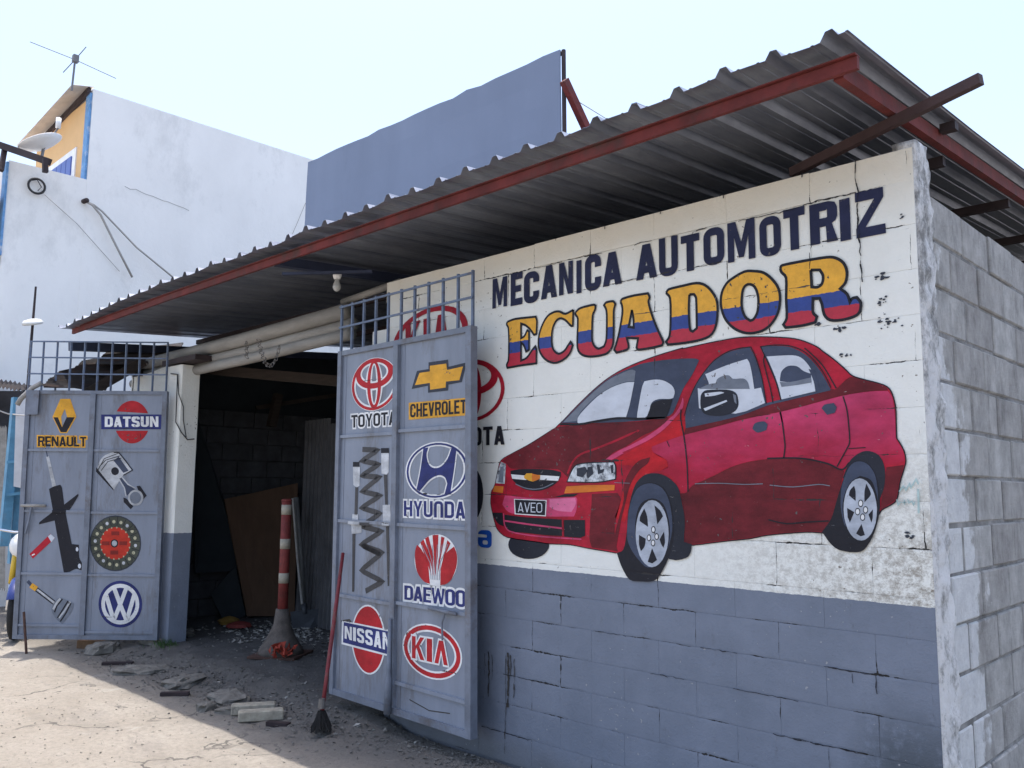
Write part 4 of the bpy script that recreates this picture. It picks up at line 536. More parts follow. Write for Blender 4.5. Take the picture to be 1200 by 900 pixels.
('disc','rim','dark_blot',1,'p','L',[[(1.175,1.034),(1.173,0.974),(1.158,0.918),(1.131,0.867),(1.094,0.825),(1.049,0.793),(0.997,0.772),(0.942,0.765),(0.886,0.771),(0.832,0.791),(0.782,0.822),(0.74,0.864),(0.707,0.914),(0.684,0.97),(0.674,1.03),(0.676,1.089),(0.691,1.146),(0.717,1.197),(0.754,1.24),(0.8,1.273),(0.852,1.293),(0.907,1.3),(0.964,1.294),(1.018,1.275),(1.068,1.243),(1.11,1.201),(1.143,1.15),(1.166,1.093)]],0),
('disc','lining','olive_paint',2,'p','L',[[(1.166,1.034),(1.163,0.977),(1.149,0.922),(1.123,0.874),(1.088,0.833),(1.044,0.802),(0.994,0.783),(0.941,0.776),(0.887,0.782),(0.835,0.8),(0.788,0.831),(0.747,0.871),(0.715,0.919),(0.694,0.973),(0.684,1.03),(0.686,1.087),(0.7,1.141),(0.725,1.19),(0.761,1.232),(0.805,1.263),(0.855,1.282),(0.908,1.289),(0.962,1.283),(1.015,1.265),(1.062,1.234),(1.103,1.194),(1.135,1.145),(1.156,1.091)]],0),
('disc','plate','disc_red',3,'p','L',[[(1.072,1.033),(1.07,0.998),(1.061,0.966),(1.046,0.936),(1.024,0.911),(0.997,0.892),(0.967,0.881),(0.935,0.877),(0.902,0.88),(0.87,0.891),(0.841,0.91),(0.816,0.934),(0.797,0.963),(0.784,0.996),(0.778,1.03),(0.779,1.065),(0.788,1.098),(0.803,1.128),(0.825,1.153),(0.852,1.172),(0.882,1.183),(0.915,1.188),(0.948,1.184),(0.98,1.173),(1.008,1.154),(1.033,1.13),(1.053,1.101),(1.066,1.068)]],0),
('disc','hub','black_paint',4,'p','L',[[(0.954,1.032),(0.953,1.023),(0.951,1.015),(0.947,1.007),(0.942,1.001),(0.935,0.996),(0.927,0.993),(0.919,0.992),(0.911,0.993),(0.902,0.996),(0.895,1.001),(0.889,1.007),(0.884,1.014),(0.88,1.023),(0.879,1.031),(0.879,1.04),(0.882,1.049),(0.885,1.056),(0.891,1.062),(0.898,1.067),(0.906,1.07),(0.914,1.071),(0.922,1.07),(0.93,1.067),(0.938,1.063),(0.944,1.057),(0.949,1.049),(0.952,1.041)]],0),
('disc','bore','steel_paint',5,'p','L',[[(0.941,1.032),(0.941,1.026),(0.94,1.02),(0.937,1.015),(0.933,1.01),(0.929,1.007),(0.924,1.005),(0.918,1.004),(0.913,1.005),(0.907,1.007),(0.902,1.01),(0.898,1.014),(0.895,1.02),(0.892,1.025),(0.891,1.032),(0.892,1.038),(0.893,1.043),(0.896,1.049),(0.899,1.053),(0.904,1.056),(0.909,1.058),(0.915,1.059),(0.92,1.058),(0.926,1.056),(0.931,1.053),(0.935,1.049),(0.938,1.044),(0.94,1.038)]],0),
('disc','rivet','steel_paint',3,'p','L',[[(1.137,1.012),(1.137,1.008),(1.136,1.005),(1.134,1.002),(1.132,0.999),(1.129,0.997),(1.126,0.996),(1.123,0.995),(1.119,0.996),(1.116,0.997),(1.113,0.999),(1.111,1.002),(1.109,1.005),(1.107,1.008),(1.107,1.012),(1.107,1.015),(1.108,1.019),(1.109,1.022),(1.111,1.024),(1.114,1.026),(1.117,1.028),(1.121,1.028),(1.124,1.028),(1.127,1.027),(1.131,1.025),(1.133,1.022),(1.135,1.019),(1.136,1.016)]],0),
('disc','groove','black_paint',3,'s','L',[[(1.085,0.986),(1.158,0.965)]],-0.006),
('disc','tooth','rivet_paint',4,'p','L',[[(1.073,0.992),(1.073,0.99),(1.073,0.988),(1.072,0.987),(1.071,0.985),(1.069,0.984),(1.068,0.984),(1.067,0.983),(1.065,0.984),(1.063,0.984),(1.062,0.985),(1.061,0.986),(1.06,0.988),(1.059,0.99),(1.059,0.992),(1.059,0.993),(1.06,0.995),(1.06,0.997),(1.061,0.998),(1.063,0.999),(1.064,1.0),(1.065,1.0),(1.067,1.0),(1.069,0.999),(1.07,0.998),(1.071,0.997),(1.072,0.995),(1.073,0.993)]],0),
('disc','rivet','rivet_paint',3,'p','L',[[(1.122,0.943),(1.122,0.939),(1.121,0.935),(1.12,0.932),(1.117,0.93),(1.115,0.928),(1.112,0.927),(1.108,0.926),(1.105,0.926),(1.101,0.928),(1.099,0.93),(1.096,0.932),(1.094,0.935),(1.093,0.939),(1.092,0.942),(1.092,0.946),(1.093,0.95),(1.095,0.953),(1.097,0.955),(1.1,0.957),(1.103,0.958),(1.106,0.959),(1.11,0.959),(1.113,0.957),(1.116,0.955),(1.119,0.953),(1.121,0.95),(1.122,0.946)]],0),
('disc','groove','black_paint',3,'s','L',[[(1.064,0.931),(1.127,0.885)]],-0.006),
('disc','tooth','rivet_paint',4,'p','L',[[(1.054,0.944),(1.054,0.942),(1.054,0.94),(1.053,0.939),(1.052,0.937),(1.051,0.936),(1.049,0.936),(1.048,0.935),(1.046,0.936),(1.045,0.936),(1.043,0.937),(1.042,0.939),(1.041,0.94),(1.041,0.942),(1.04,0.944),(1.04,0.945),(1.041,0.947),(1.042,0.949),(1.043,0.95),(1.044,0.951),(1.045,0.952),(1.047,0.952),(1.048,0.952),(1.05,0.951),(1.051,0.95),(1.052,0.949),(1.053,0.947),(1.054,0.946)]],0),
('disc','rivet','rivet_paint',3,'p','L',[[(1.086,0.884),(1.086,0.881),(1.085,0.877),(1.083,0.874),(1.081,0.871),(1.078,0.869),(1.075,0.868),(1.072,0.868),(1.068,0.868),(1.065,0.869),(1.062,0.871),(1.06,0.874),(1.058,0.877),(1.056,0.88),(1.056,0.884),(1.056,0.888),(1.057,0.891),(1.058,0.894),(1.06,0.897),(1.063,0.899),(1.066,0.9),(1.07,0.9),(1.073,0.9),(1.076,0.899),(1.079,0.897),(1.082,0.894),(1.084,0.891),(1.085,0.888)]],0),
('disc','groove','black_paint',3,'s','L',[[(1.026,0.888),(1.072,0.824)]],-0.006),
('disc','tooth','rivet_paint',4,'p','L',[[(1.021,0.906),(1.021,0.905),(1.02,0.903),(1.02,0.901),(1.019,0.9),(1.017,0.899),(1.016,0.898),(1.014,0.898),(1.013,0.898),(1.011,0.899),(1.01,0.9),(1.009,0.901),(1.008,0.903),(1.007,0.904),(1.007,0.906),(1.007,0.908),(1.007,0.91),(1.008,0.911),(1.009,0.913),(1.01,0.914),(1.012,0.914),(1.013,0.914),(1.015,0.914),(1.016,0.914),(1.018,0.913),(1.019,0.911),(1.02,0.91),(1.02,0.908)]],0),
('disc','rivet','steel_paint',3,'p','L',[[(1.032,0.844),(1.032,0.84),(1.031,0.837),(1.029,0.833),(1.027,0.831),(1.024,0.829),(1.021,0.828),(1.018,0.827),(1.014,0.828),(1.011,0.829),(1.008,0.831),(1.006,0.833),(1.004,0.836),(1.002,0.84),(1.002,0.843),(1.002,0.847),(1.003,0.85),(1.004,0.854),(1.006,0.856),(1.009,0.858),(1.012,0.859),(1.016,0.86),(1.019,0.859),(1.022,0.858),(1.026,0.856),(1.028,0.854),(1.03,0.851),(1.031,0.847)]],0),
('disc','groove','black_paint',3,'s','L',[[(0.976,0.863),(0.999,0.787)]],-0.006),
('disc','tooth','rivet_paint',4,'p','L',[[(0.977,0.884),(0.977,0.882),(0.976,0.881),(0.976,0.879),(0.974,0.878),(0.973,0.877),(0.972,0.876),(0.97,0.876),(0.969,0.876),(0.967,0.877),(0.966,0.878),(0.965,0.879),(0.964,0.881),(0.963,0.882),(0.963,0.884),(0.963,0.886),(0.963,0.888),(0.964,0.889),(0.965,0.891),(0.966,0.892),(0.968,0.892),(0.969,0.892),(0.971,0.892),(0.972,0.892),(0.974,0.891),(0.975,0.889),(0.976,0.888),(0.976,0.886)]],0),
('disc','rivet','rivet_paint',3,'p','L',[[(0.967,0.826),(0.967,0.822),(0.966,0.819),(0.964,0.816),(0.962,0.813),(0.959,0.811),(0.956,0.81),(0.953,0.809),(0.949,0.81),(0.946,0.811),(0.943,0.813),(0.941,0.815),(0.939,0.818),(0.937,0.822),(0.937,0.826),(0.937,0.829),(0.938,0.833),(0.939,0.836),(0.942,0.838),(0.944,0.84),(0.947,0.841),(0.951,0.842),(0.954,0.842),(0.957,0.84),(0.96,0.838),(0.963,0.836),(0.965,0.833),(0.966,0.829)]],0),
('disc','groove','black_paint',3,'s','L',[[(0.92,0.858),(0.917,0.78)]],-0.006),
('disc','tooth','rivet_paint',4,'p','L',[[(0.927,0.88),(0.927,0.878),(0.927,0.876),(0.926,0.875),(0.925,0.874),(0.924,0.873),(0.922,0.872),(0.921,0.872),(0.919,0.872),(0.918,0.873),(0.916,0.874),(0.915,0.875),(0.914,0.876),(0.914,0.878),(0.913,0.88),(0.913,0.882),(0.914,0.883),(0.914,0.885),(0.915,0.886),(0.917,0.887),(0.918,0.888),(0.92,0.888),(0.921,0.888),(0.923,0.887),(0.924,0.886),(0.925,0.885),(0.926,0.883),(0.927,0.882)]],0),
('disc','rivet','rivet_paint',3,'p','L',[[(0.899,0.833),(0.899,0.829),(0.898,0.826),(0.896,0.822),(0.894,0.82),(0.891,0.818),(0.888,0.817),(0.885,0.816),(0.881,0.817),(0.878,0.818),(0.875,0.82),(0.872,0.822),(0.87,0.825),(0.869,0.829),(0.868,0.832),(0.869,0.836),(0.869,0.839),(0.871,0.843),(0.873,0.845),(0.876,0.847),(0.879,0.848),(0.882,0.849),(0.886,0.848),(0.889,0.847),(0.892,0.845),(0.895,0.843),(0.897,0.84),(0.898,0.836)]],0),
('disc','groove','black_paint',3,'s','L',[[(0.864,0.874),(0.836,0.803)]],-0.006),
('disc','tooth','rivet_paint',4,'p','L',[[(0.878,0.894),(0.878,0.892),(0.878,0.89),(0.877,0.889),(0.876,0.887),(0.875,0.886),(0.873,0.886),(0.872,0.886),(0.87,0.886),(0.869,0.886),(0.867,0.887),(0.866,0.889),(0.865,0.89),(0.865,0.892),(0.864,0.894),(0.864,0.896),(0.865,0.897),(0.865,0.899),(0.866,0.9),(0.868,0.901),(0.869,0.902),(0.871,0.902),(0.872,0.902),(0.874,0.901),(0.875,0.9),(0.876,0.899),(0.877,0.897),(0.878,0.896)]],0),
('disc','rivet','steel_paint',3,'p','L',[[(0.835,0.864),(0.835,0.86),(0.834,0.856),(0.833,0.853),(0.831,0.851),(0.828,0.849),(0.825,0.848),(0.821,0.847),(0.818,0.848),(0.815,0.849),(0.812,0.851),(0.809,0.853),(0.807,0.856),(0.806,0.86),(0.805,0.863),(0.805,0.867),(0.806,0.87),(0.808,0.873),(0.81,0.876),(0.813,0.878),(0.816,0.879),(0.819,0.88),(0.823,0.879),(0.826,0.878),(0.829,0.876),(0.831,0.874),(0.833,0.871),(0.835,0.867)]],0),
('disc','groove','black_paint',3,'s','L',[[(0.816,0.909),(0.766,0.854)]],-0.006),
('disc','tooth','rivet_paint',4,'p','L',[[(0.836,0.924),(0.835,0.923),(0.835,0.921),(0.834,0.919),(0.833,0.918),(0.832,0.917),(0.831,0.916),(0.829,0.916),(0.828,0.916),(0.826,0.917),(0.825,0.918),(0.824,0.919),(0.823,0.921),(0.822,0.922),(0.822,0.924),(0.822,0.926),(0.822,0.928),(0.823,0.929),(0.824,0.931),(0.825,0.932),(0.827,0.932),(0.828,0.933),(0.83,0.932),(0.831,0.932),(0.833,0.931),(0.834,0.929),(0.835,0.928),(0.835,0.926)]],0),
('disc','rivet','rivet_paint',3,'p','L',[[(0.785,0.915),(0.784,0.911),(0.784,0.908),(0.782,0.904),(0.78,0.902),(0.777,0.9),(0.774,0.899),(0.77,0.898),(0.767,0.899),(0.764,0.9),(0.761,0.902),(0.758,0.904),(0.756,0.907),(0.755,0.911),(0.754,0.914),(0.754,0.918),(0.755,0.922),(0.757,0.925),(0.759,0.927),(0.762,0.929),(0.765,0.93),(0.768,0.931),(0.772,0.93),(0.775,0.929),(0.778,0.927),(0.781,0.925),(0.783,0.922),(0.784,0.918)]],0),
('disc','groove','black_paint',3,'s','L',[[(0.78,0.959),(0.715,0.926)]],-0.006),
('disc','tooth','rivet_paint',4,'p','L',[[(0.804,0.968),(0.804,0.966),(0.804,0.964),(0.803,0.963),(0.802,0.962),(0.801,0.961),(0.8,0.96),(0.798,0.96),(0.796,0.96),(0.795,0.961),(0.794,0.962),(0.792,0.963),(0.791,0.964),(0.791,0.966),(0.791,0.968),(0.791,0.97),(0.791,0.971),(0.792,0.973),(0.793,0.974),(0.794,0.975),(0.795,0.976),(0.797,0.976),(0.798,0.976),(0.8,0.975),(0.801,0.974),(0.803,0.973),(0.803,0.972),(0.804,0.97)]],0),
('disc','rivet','rivet_paint',3,'p','L',[[(0.752,0.98),(0.752,0.977),(0.751,0.973),(0.75,0.97),(0.748,0.967),(0.745,0.965),(0.742,0.964),(0.738,0.964),(0.735,0.964),(0.732,0.965),(0.729,0.967),(0.726,0.97),(0.724,0.973),(0.723,0.976),(0.722,0.98),(0.722,0.984),(0.723,0.987),(0.725,0.99),(0.727,0.993),(0.73,0.995),(0.733,0.996),(0.736,0.996),(0.74,0.996),(0.743,0.995),(0.746,0.993),(0.748,0.99),(0.75,0.987),(0.752,0.984)]],0),
('disc','groove','black_paint',3,'s','L',[[(0.762,1.017),(0.688,1.011)]],-0.006),
('disc','tooth','rivet_paint',4,'p','L',[[(0.789,1.019),(0.789,1.017),(0.788,1.016),(0.787,1.014),(0.786,1.013),(0.785,1.012),(0.784,1.011),(0.782,1.011),(0.781,1.011),(0.779,1.012),(0.778,1.013),(0.777,1.014),(0.776,1.016),(0.775,1.017),(0.775,1.019),(0.775,1.021),(0.775,1.023),(0.776,1.024),(0.777,1.026),(0.778,1.027),(0.78,1.027),(0.781,1.027),(0.783,1.027),(0.784,1.027),(0.786,1.026),(0.787,1.024),(0.788,1.023),(0.788,1.021)]],0),
('disc','rivet','steel_paint',3,'p','L',[[(0.743,1.052),(0.743,1.048),(0.742,1.045),(0.74,1.042),(0.738,1.039),(0.735,1.037),(0.732,1.036),(0.729,1.035),(0.725,1.036),(0.722,1.037),(0.719,1.039),(0.716,1.042),(0.714,1.045),(0.713,1.048),(0.712,1.052),(0.713,1.055),(0.713,1.059),(0.715,1.062),(0.717,1.065),(0.72,1.067),(0.723,1.068),(0.727,1.068),(0.73,1.068),(0.733,1.067),(0.736,1.065),(0.739,1.062),(0.741,1.059),(0.742,1.056)]],0),
('disc','groove','black_paint',3,'s','L',[[(0.764,1.078),(0.691,1.099)]],-0.006),
('disc','tooth','rivet_paint',4,'p','L',[[(0.79,1.072),(0.79,1.07),(0.79,1.069),(0.789,1.067),(0.788,1.066),(0.787,1.065),(0.785,1.064),(0.784,1.064),(0.782,1.064),(0.781,1.065),(0.779,1.066),(0.778,1.067),(0.777,1.069),(0.777,1.07),(0.776,1.072),(0.776,1.074),(0.777,1.076),(0.777,1.077),(0.778,1.079),(0.78,1.079),(0.781,1.08),(0.783,1.08),(0.784,1.08),(0.786,1.079),(0.787,1.079),(0.788,1.077),(0.789,1.076),(0.79,1.074)]],0),
('disc','rivet','rivet_paint',3,'p','L',[[(0.757,1.121),(0.757,1.118),(0.756,1.114),(0.754,1.111),(0.752,1.109),(0.749,1.107),(0.746,1.105),(0.743,1.105),(0.739,1.105),(0.736,1.107),(0.733,1.108),(0.731,1.111),(0.729,1.114),(0.727,1.118),(0.727,1.121),(0.727,1.125),(0.728,1.128),(0.729,1.131),(0.731,1.134),(0.734,1.136),(0.737,1.137),(0.741,1.138),(0.744,1.137),(0.747,1.136),(0.75,1.134),(0.753,1.132),(0.755,1.129),(0.756,1.125)]],0),
('disc','groove','black_paint',3,'s','L',[[(0.785,1.133),(0.721,1.179)]],-0.006),
('disc','tooth','rivet_paint',4,'p','L',[[(0.809,1.12),(0.809,1.118),(0.808,1.117),(0.808,1.115),(0.807,1.114),(0.805,1.113),(0.804,1.112),(0.802,1.112),(0.801,1.112),(0.799,1.113),(0.798,1.114),(0.797,1.115),(0.796,1.117),(0.795,1.118),(0.795,1.12),(0.795,1.122),(0.795,1.124),(0.796,1.125),(0.797,1.127),(0.798,1.128),(0.8,1.128),(0.801,1.128),(0.803,1.128),(0.804,1.128),(0.806,1.127),(0.807,1.125),(0.808,1.124),(0.808,1.122)]],0),
('disc','rivet','rivet_paint',3,'p','L',[[(0.793,1.18),(0.793,1.177),(0.792,1.173),(0.791,1.17),(0.788,1.167),(0.786,1.165),(0.782,1.164),(0.779,1.164),(0.776,1.164),(0.772,1.165),(0.769,1.167),(0.767,1.17),(0.765,1.173),(0.763,1.176),(0.763,1.18),(0.763,1.184),(0.764,1.187),(0.765,1.19),(0.768,1.193),(0.77,1.195),(0.774,1.196),(0.777,1.197),(0.78,1.196),(0.784,1.195),(0.787,1.193),(0.789,1.19),(0.791,1.187),(0.793,1.184)]],0),
('disc','groove','black_paint',3,'s','L',[[(0.823,1.176),(0.776,1.241)]],-0.006),
('disc','tooth','rivet_paint',4,'p','L',[[(0.842,1.158),(0.842,1.156),(0.842,1.154),(0.841,1.153),(0.84,1.151),(0.839,1.15),(0.837,1.15),(0.836,1.149),(0.834,1.15),(0.833,1.15),(0.831,1.151),(0.83,1.153),(0.829,1.154),(0.829,1.156),(0.828,1.158),(0.828,1.159),(0.829,1.161),(0.83,1.163),(0.831,1.164),(0.832,1.165),(0.833,1.166),(0.835,1.166),(0.836,1.166),(0.838,1.165),(0.839,1.164),(0.84,1.163),(0.841,1.161),(0.842,1.16)]],0),
('disc','rivet','steel_paint',3,'p','L',[[(0.847,1.221),(0.847,1.218),(0.846,1.214),(0.845,1.211),(0.843,1.208),(0.84,1.206),(0.837,1.205),(0.833,1.205),(0.83,1.205),(0.827,1.206),(0.824,1.208),(0.821,1.211),(0.819,1.214),(0.818,1.217),(0.817,1.221),(0.817,1.225),(0.818,1.228),(0.82,1.231),(0.822,1.234),(0.825,1.236),(0.828,1.237),(0.831,1.238),(0.835,1.237),(0.838,1.236),(0.841,1.234),(0.843,1.232),(0.845,1.228),(0.847,1.225)]],0),
('disc','groove','black_paint',3,'s','L',[[(0.873,1.201),(0.85,1.278)]],-0.006),
('disc','tooth','rivet_paint',4,'p','L',[[(0.886,1.18),(0.886,1.178),(0.886,1.176),(0.885,1.175),(0.884,1.174),(0.883,1.173),(0.882,1.172),(0.88,1.172),(0.878,1.172),(0.877,1.173),(0.876,1.173),(0.874,1.175),(0.874,1.176),(0.873,1.178),(0.873,1.18),(0.873,1.182),(0.873,1.183),(0.874,1.185),(0.875,1.186),(0.876,1.187),(0.877,1.188),(0.879,1.188),(0.88,1.188),(0.882,1.187),(0.883,1.186),(0.885,1.185),(0.885,1.184),(0.886,1.182)]],0),
('disc','rivet','rivet_paint',3,'p','L',[[(0.913,1.239),(0.913,1.236),(0.912,1.232),(0.91,1.229),(0.908,1.226),(0.905,1.224),(0.902,1.223),(0.899,1.223),(0.895,1.223),(0.892,1.224),(0.889,1.226),(0.886,1.229),(0.884,1.232),(0.883,1.236),(0.882,1.239),(0.882,1.243),(0.883,1.246),(0.885,1.249),(0.887,1.252),(0.89,1.254),(0.893,1.255),(0.896,1.256),(0.9,1.255),(0.903,1.254),(0.906,1.252),(0.909,1.25),(0.911,1.246),(0.912,1.243)]],0),
('disc','groove','black_paint',3,'s','L',[[(0.93,1.206),(0.932,1.286)]],-0.006),
('disc','tooth','rivet_paint',4,'p','L',[[(0.936,1.184),(0.936,1.183),(0.936,1.181),(0.935,1.179),(0.934,1.178),(0.933,1.177),(0.931,1.176),(0.93,1.176),(0.928,1.176),(0.927,1.177),(0.925,1.178),(0.924,1.179),(0.923,1.181),(0.923,1.183),(0.922,1.184),(0.922,1.186),(0.923,1.188),(0.923,1.189),(0.924,1.191),(0.926,1.192),(0.927,1.192),(0.929,1.193),(0.93,1.192),(0.932,1.192),(0.933,1.191),(0.934,1.19),(0.935,1.188),(0.936,1.186)]],0),
('disc','rivet','rivet_paint',3,'p','L',[[(0.981,1.232),(0.981,1.229),(0.98,1.225),(0.979,1.222),(0.977,1.22),(0.974,1.218),(0.971,1.216),(0.967,1.216),(0.964,1.216),(0.961,1.217),(0.957,1.219),(0.955,1.222),(0.953,1.225),(0.952,1.228),(0.951,1.232),(0.951,1.236),(0.952,1.239),(0.954,1.242),(0.956,1.245),(0.959,1.247),(0.962,1.248),(0.965,1.249),(0.969,1.248),(0.972,1.247),(0.975,1.245),(0.977,1.243),(0.979,1.24),(0.981,1.236)]],0),
('disc','groove','black_paint',3,'s','L',[[(0.986,1.19),(1.014,1.262)]],-0.006),
('disc','tooth','rivet_paint',4,'p','L',[[(0.985,1.17),(0.985,1.169),(0.985,1.167),(0.984,1.165),(0.983,1.164),(0.982,1.163),(0.981,1.162),(0.979,1.162),(0.977,1.162),(0.976,1.163),(0.975,1.164),(0.973,1.165),(0.972,1.167),(0.972,1.168),(0.972,1.17),(0.972,1.172),(0.972,1.174),(0.973,1.175),(0.974,1.177),(0.975,1.178),(0.976,1.178),(0.978,1.179),(0.98,1.178),(0.981,1.178),(0.982,1.177),(0.984,1.175),(0.985,1.174),(0.985,1.172)]],0),
('disc','rivet','steel_paint',3,'p','L',[[(1.045,1.201),(1.045,1.198),(1.044,1.194),(1.042,1.191),(1.04,1.188),(1.037,1.186),(1.034,1.185),(1.031,1.185),(1.027,1.185),(1.024,1.186),(1.021,1.188),(1.018,1.191),(1.016,1.194),(1.015,1.197),(1.014,1.201),(1.015,1.205),(1.016,1.208),(1.017,1.211),(1.019,1.214),(1.022,1.216),(1.025,1.217),(1.029,1.218),(1.032,1.217),(1.035,1.216),(1.038,1.214),(1.041,1.211),(1.043,1.208),(1.044,1.205)]],0),
('disc','groove','black_paint',3,'s','L',[[(1.034,1.155),(1.084,1.211)]],-0.006),
('disc','tooth','rivet_paint',4,'p','L',[[(1.028,1.14),(1.028,1.138),(1.028,1.136),(1.027,1.135),(1.026,1.133),(1.025,1.132),(1.023,1.131),(1.022,1.131),(1.02,1.131),(1.019,1.132),(1.017,1.133),(1.016,1.134),(1.015,1.136),(1.014,1.138),(1.014,1.139),(1.014,1.141),(1.015,1.143),(1.015,1.145),(1.016,1.146),(1.018,1.147),(1.019,1.147),(1.021,1.148),(1.022,1.148),(1.024,1.147),(1.025,1.146),(1.026,1.145),(1.027,1.143),(1.028,1.141)]],0),
('disc','rivet','rivet_paint',3,'p','L',[[(1.096,1.149),(1.096,1.146),(1.095,1.142),(1.093,1.139),(1.091,1.137),(1.088,1.135),(1.085,1.133),(1.082,1.133),(1.078,1.133),(1.075,1.135),(1.072,1.137),(1.069,1.139),(1.067,1.142),(1.066,1.146),(1.065,1.149),(1.065,1.153),(1.066,1.156),(1.068,1.16),(1.07,1.162),(1.073,1.164),(1.076,1.165),(1.079,1.166),(1.083,1.165),(1.086,1.164),(1.089,1.162),(1.092,1.16),(1.094,1.157),(1.095,1.153)]],0),
('disc','groove','black_paint',3,'s','L',[[(1.069,1.105),(1.136,1.138)]],-0.006),
('disc','tooth','rivet_paint',4,'p','L',[[(1.059,1.096),(1.059,1.094),(1.059,1.092),(1.058,1.091),(1.057,1.089),(1.056,1.088),(1.054,1.088),(1.053,1.088),(1.051,1.088),(1.05,1.088),(1.048,1.089),(1.047,1.091),(1.046,1.092),(1.046,1.094),(1.045,1.096),(1.045,1.098),(1.046,1.099),(1.046,1.101),(1.047,1.102),(1.049,1.103),(1.05,1.104),(1.052,1.104),(1.053,1.104),(1.055,1.103),(1.056,1.102),(1.057,1.101),(1.058,1.099),(1.059,1.098)]],0),
('disc','rivet','rivet_paint',3,'p','L',[[(1.128,1.084),(1.128,1.08),(1.127,1.077),(1.125,1.073),(1.123,1.071),(1.12,1.069),(1.117,1.068),(1.113,1.067),(1.11,1.068),(1.107,1.069),(1.104,1.071),(1.101,1.073),(1.099,1.076),(1.098,1.08),(1.097,1.083),(1.097,1.087),(1.098,1.091),(1.1,1.094),(1.102,1.096),(1.105,1.098),(1.108,1.1),(1.111,1.1),(1.115,1.1),(1.118,1.099),(1.121,1.097),(1.124,1.094),(1.126,1.091),(1.127,1.087)]],0),
('disc','groove','black_paint',3,'s','L',[[(1.087,1.046),(1.161,1.053)]],-0.006),
('disc','tooth','rivet_paint',4,'p','L',[[(1.075,1.044),(1.075,1.043),(1.074,1.041),(1.073,1.039),(1.072,1.038),(1.071,1.037),(1.07,1.036),(1.068,1.036),(1.067,1.036),(1.065,1.037),(1.064,1.038),(1.063,1.039),(1.062,1.041),(1.061,1.042),(1.061,1.044),(1.061,1.046),(1.061,1.048),(1.062,1.049),(1.063,1.051),(1.064,1.052),(1.066,1.052),(1.067,1.053),(1.069,1.052),(1.07,1.052),(1.072,1.051),(1.073,1.05),(1.074,1.048),(1.074,1.046)]],0),
('disc','slot','disc_dark',4,'p','L',[[(0.878,1.146),(0.956,1.147),(0.959,1.109),(0.881,1.108)]],0),
('disc','slot','disc_dark',4,'p','L',[[(0.792,1.05),(0.869,1.05),(0.872,1.012),(0.794,1.012)]],0),
('disc','slot','disc_dark',4,'p','L',[[(0.962,1.051),(1.04,1.052),(1.042,1.014),(0.965,1.013)]],0),
('disc','slot','disc_dark',4,'p','L',[[(0.881,0.962),(0.958,0.963),(0.961,0.924),(0.883,0.924)]],0),
('cv','shaft','black_paint',1,'s','L',[[(0.179,0.594),(0.382,0.452)]],-0.042),
('cv','shaft','steel_paint',2,'s','L',[[(0.196,0.585),(0.375,0.458)]],-0.02),
('cv','nut','gold_paint',2,'s','L',[[(0.133,0.625),(0.19,0.589)]],-0.05),
('cv','tip','slate_paint',1,'s','L',[[(0.098,0.665),(0.143,0.618)]],-0.03),
('cv','bell','grey_paint',2,'p','L',[[(0.35,0.418),(0.393,0.492),(0.433,0.508),(0.563,0.46),(0.545,0.379),(0.465,0.258),(0.399,0.311),(0.361,0.364)]],1),
('cv','band_light','steel_paint',3,'s','L',[[(0.366,0.398),(0.396,0.459),(0.427,0.502)]],0.022),
('cv','band_light','steel_paint',3,'s','L',[[(0.426,0.318),(0.476,0.385),(0.525,0.473)]],0.016),
('cv','band','black_paint',3,'s','L',[[(0.381,0.371),(0.398,0.432),(0.448,0.497)]],0.014),
('cv','band','black_paint',3,'s','L',[[(0.413,0.318),(0.455,0.392),(0.504,0.48)]],0.014),
('cv','band','black_paint',3,'s','L',[[(0.443,0.285),(0.491,0.365),(0.533,0.46)]],0.014),
('hyu','h_stroke','navy_paint',4,'p','R',[[(0.991,1.85),(1.043,1.854),(1.025,1.805),(1.05,1.746),(1.105,1.721),(1.175,1.731),(1.237,1.778),(1.274,1.846),(1.321,1.836),(1.301,1.712),(1.268,1.561),(1.209,1.545),(1.238,1.624),(1.212,1.664),(1.149,1.676),(1.064,1.649),(0.985,1.592),(0.959,1.573),(0.929,1.587),(0.966,1.715)]],1),
('dae','petal','logo_red',2,'p','R',[[(0.946,1.234),(0.999,1.201),(1.059,1.125),(1.085,1.0),(1.02,1.012),(0.952,1.065),(0.927,1.143),(0.928,1.197)]],1),
('dae','petal','logo_red',2,'p','R',[[(1.313,1.243),(1.341,1.195),(1.339,1.127),(1.298,1.052),(1.245,1.014),(1.187,1.0),(1.19,1.1),(1.226,1.188)]],1),
('dae','petal','logo_red',2,'p','R',[[(0.98,1.249),(1.011,1.271),(1.073,1.188),(1.1,1.05)]],0),
('dae','petal','logo_red',2,'p','R',[[(1.028,1.278),(1.061,1.293),(1.109,1.19),(1.119,1.051)]],0),
('dae','petal','logo_red',2,'p','R',[[(1.101,1.302),(1.16,1.307),(1.158,1.176),(1.137,1.052)]],0),
('dae','petal','logo_red',2,'p','R',[[(1.188,1.297),(1.22,1.292),(1.19,1.178),(1.158,1.054)]],0),
('dae','petal','logo_red',2,'p','R',[[(1.248,1.278),(1.279,1.26),(1.214,1.162),(1.172,1.055)]],0),
('scribble','s','teal_paint',2,'s','W',[[(-0.122,1.599),(-0.105,1.621),(-0.095,1.605),(-0.079,1.632),(-0.074,1.616),(-0.052,1.651),(-0.043,1.629)]],0.006),
('scribble','s','teal_paint',2,'s','W',[[(-0.134,1.567),(-0.129,1.543),(-0.118,1.557)]],-0.005),
('scribble','s','teal_paint',2,'s','W',[[(-0.113,1.554),(-0.095,1.554)]],-0.005),
('scribble','s','teal_paint',2,'s','W',[[(-0.103,1.565),(-0.103,1.544)]],-0.005),
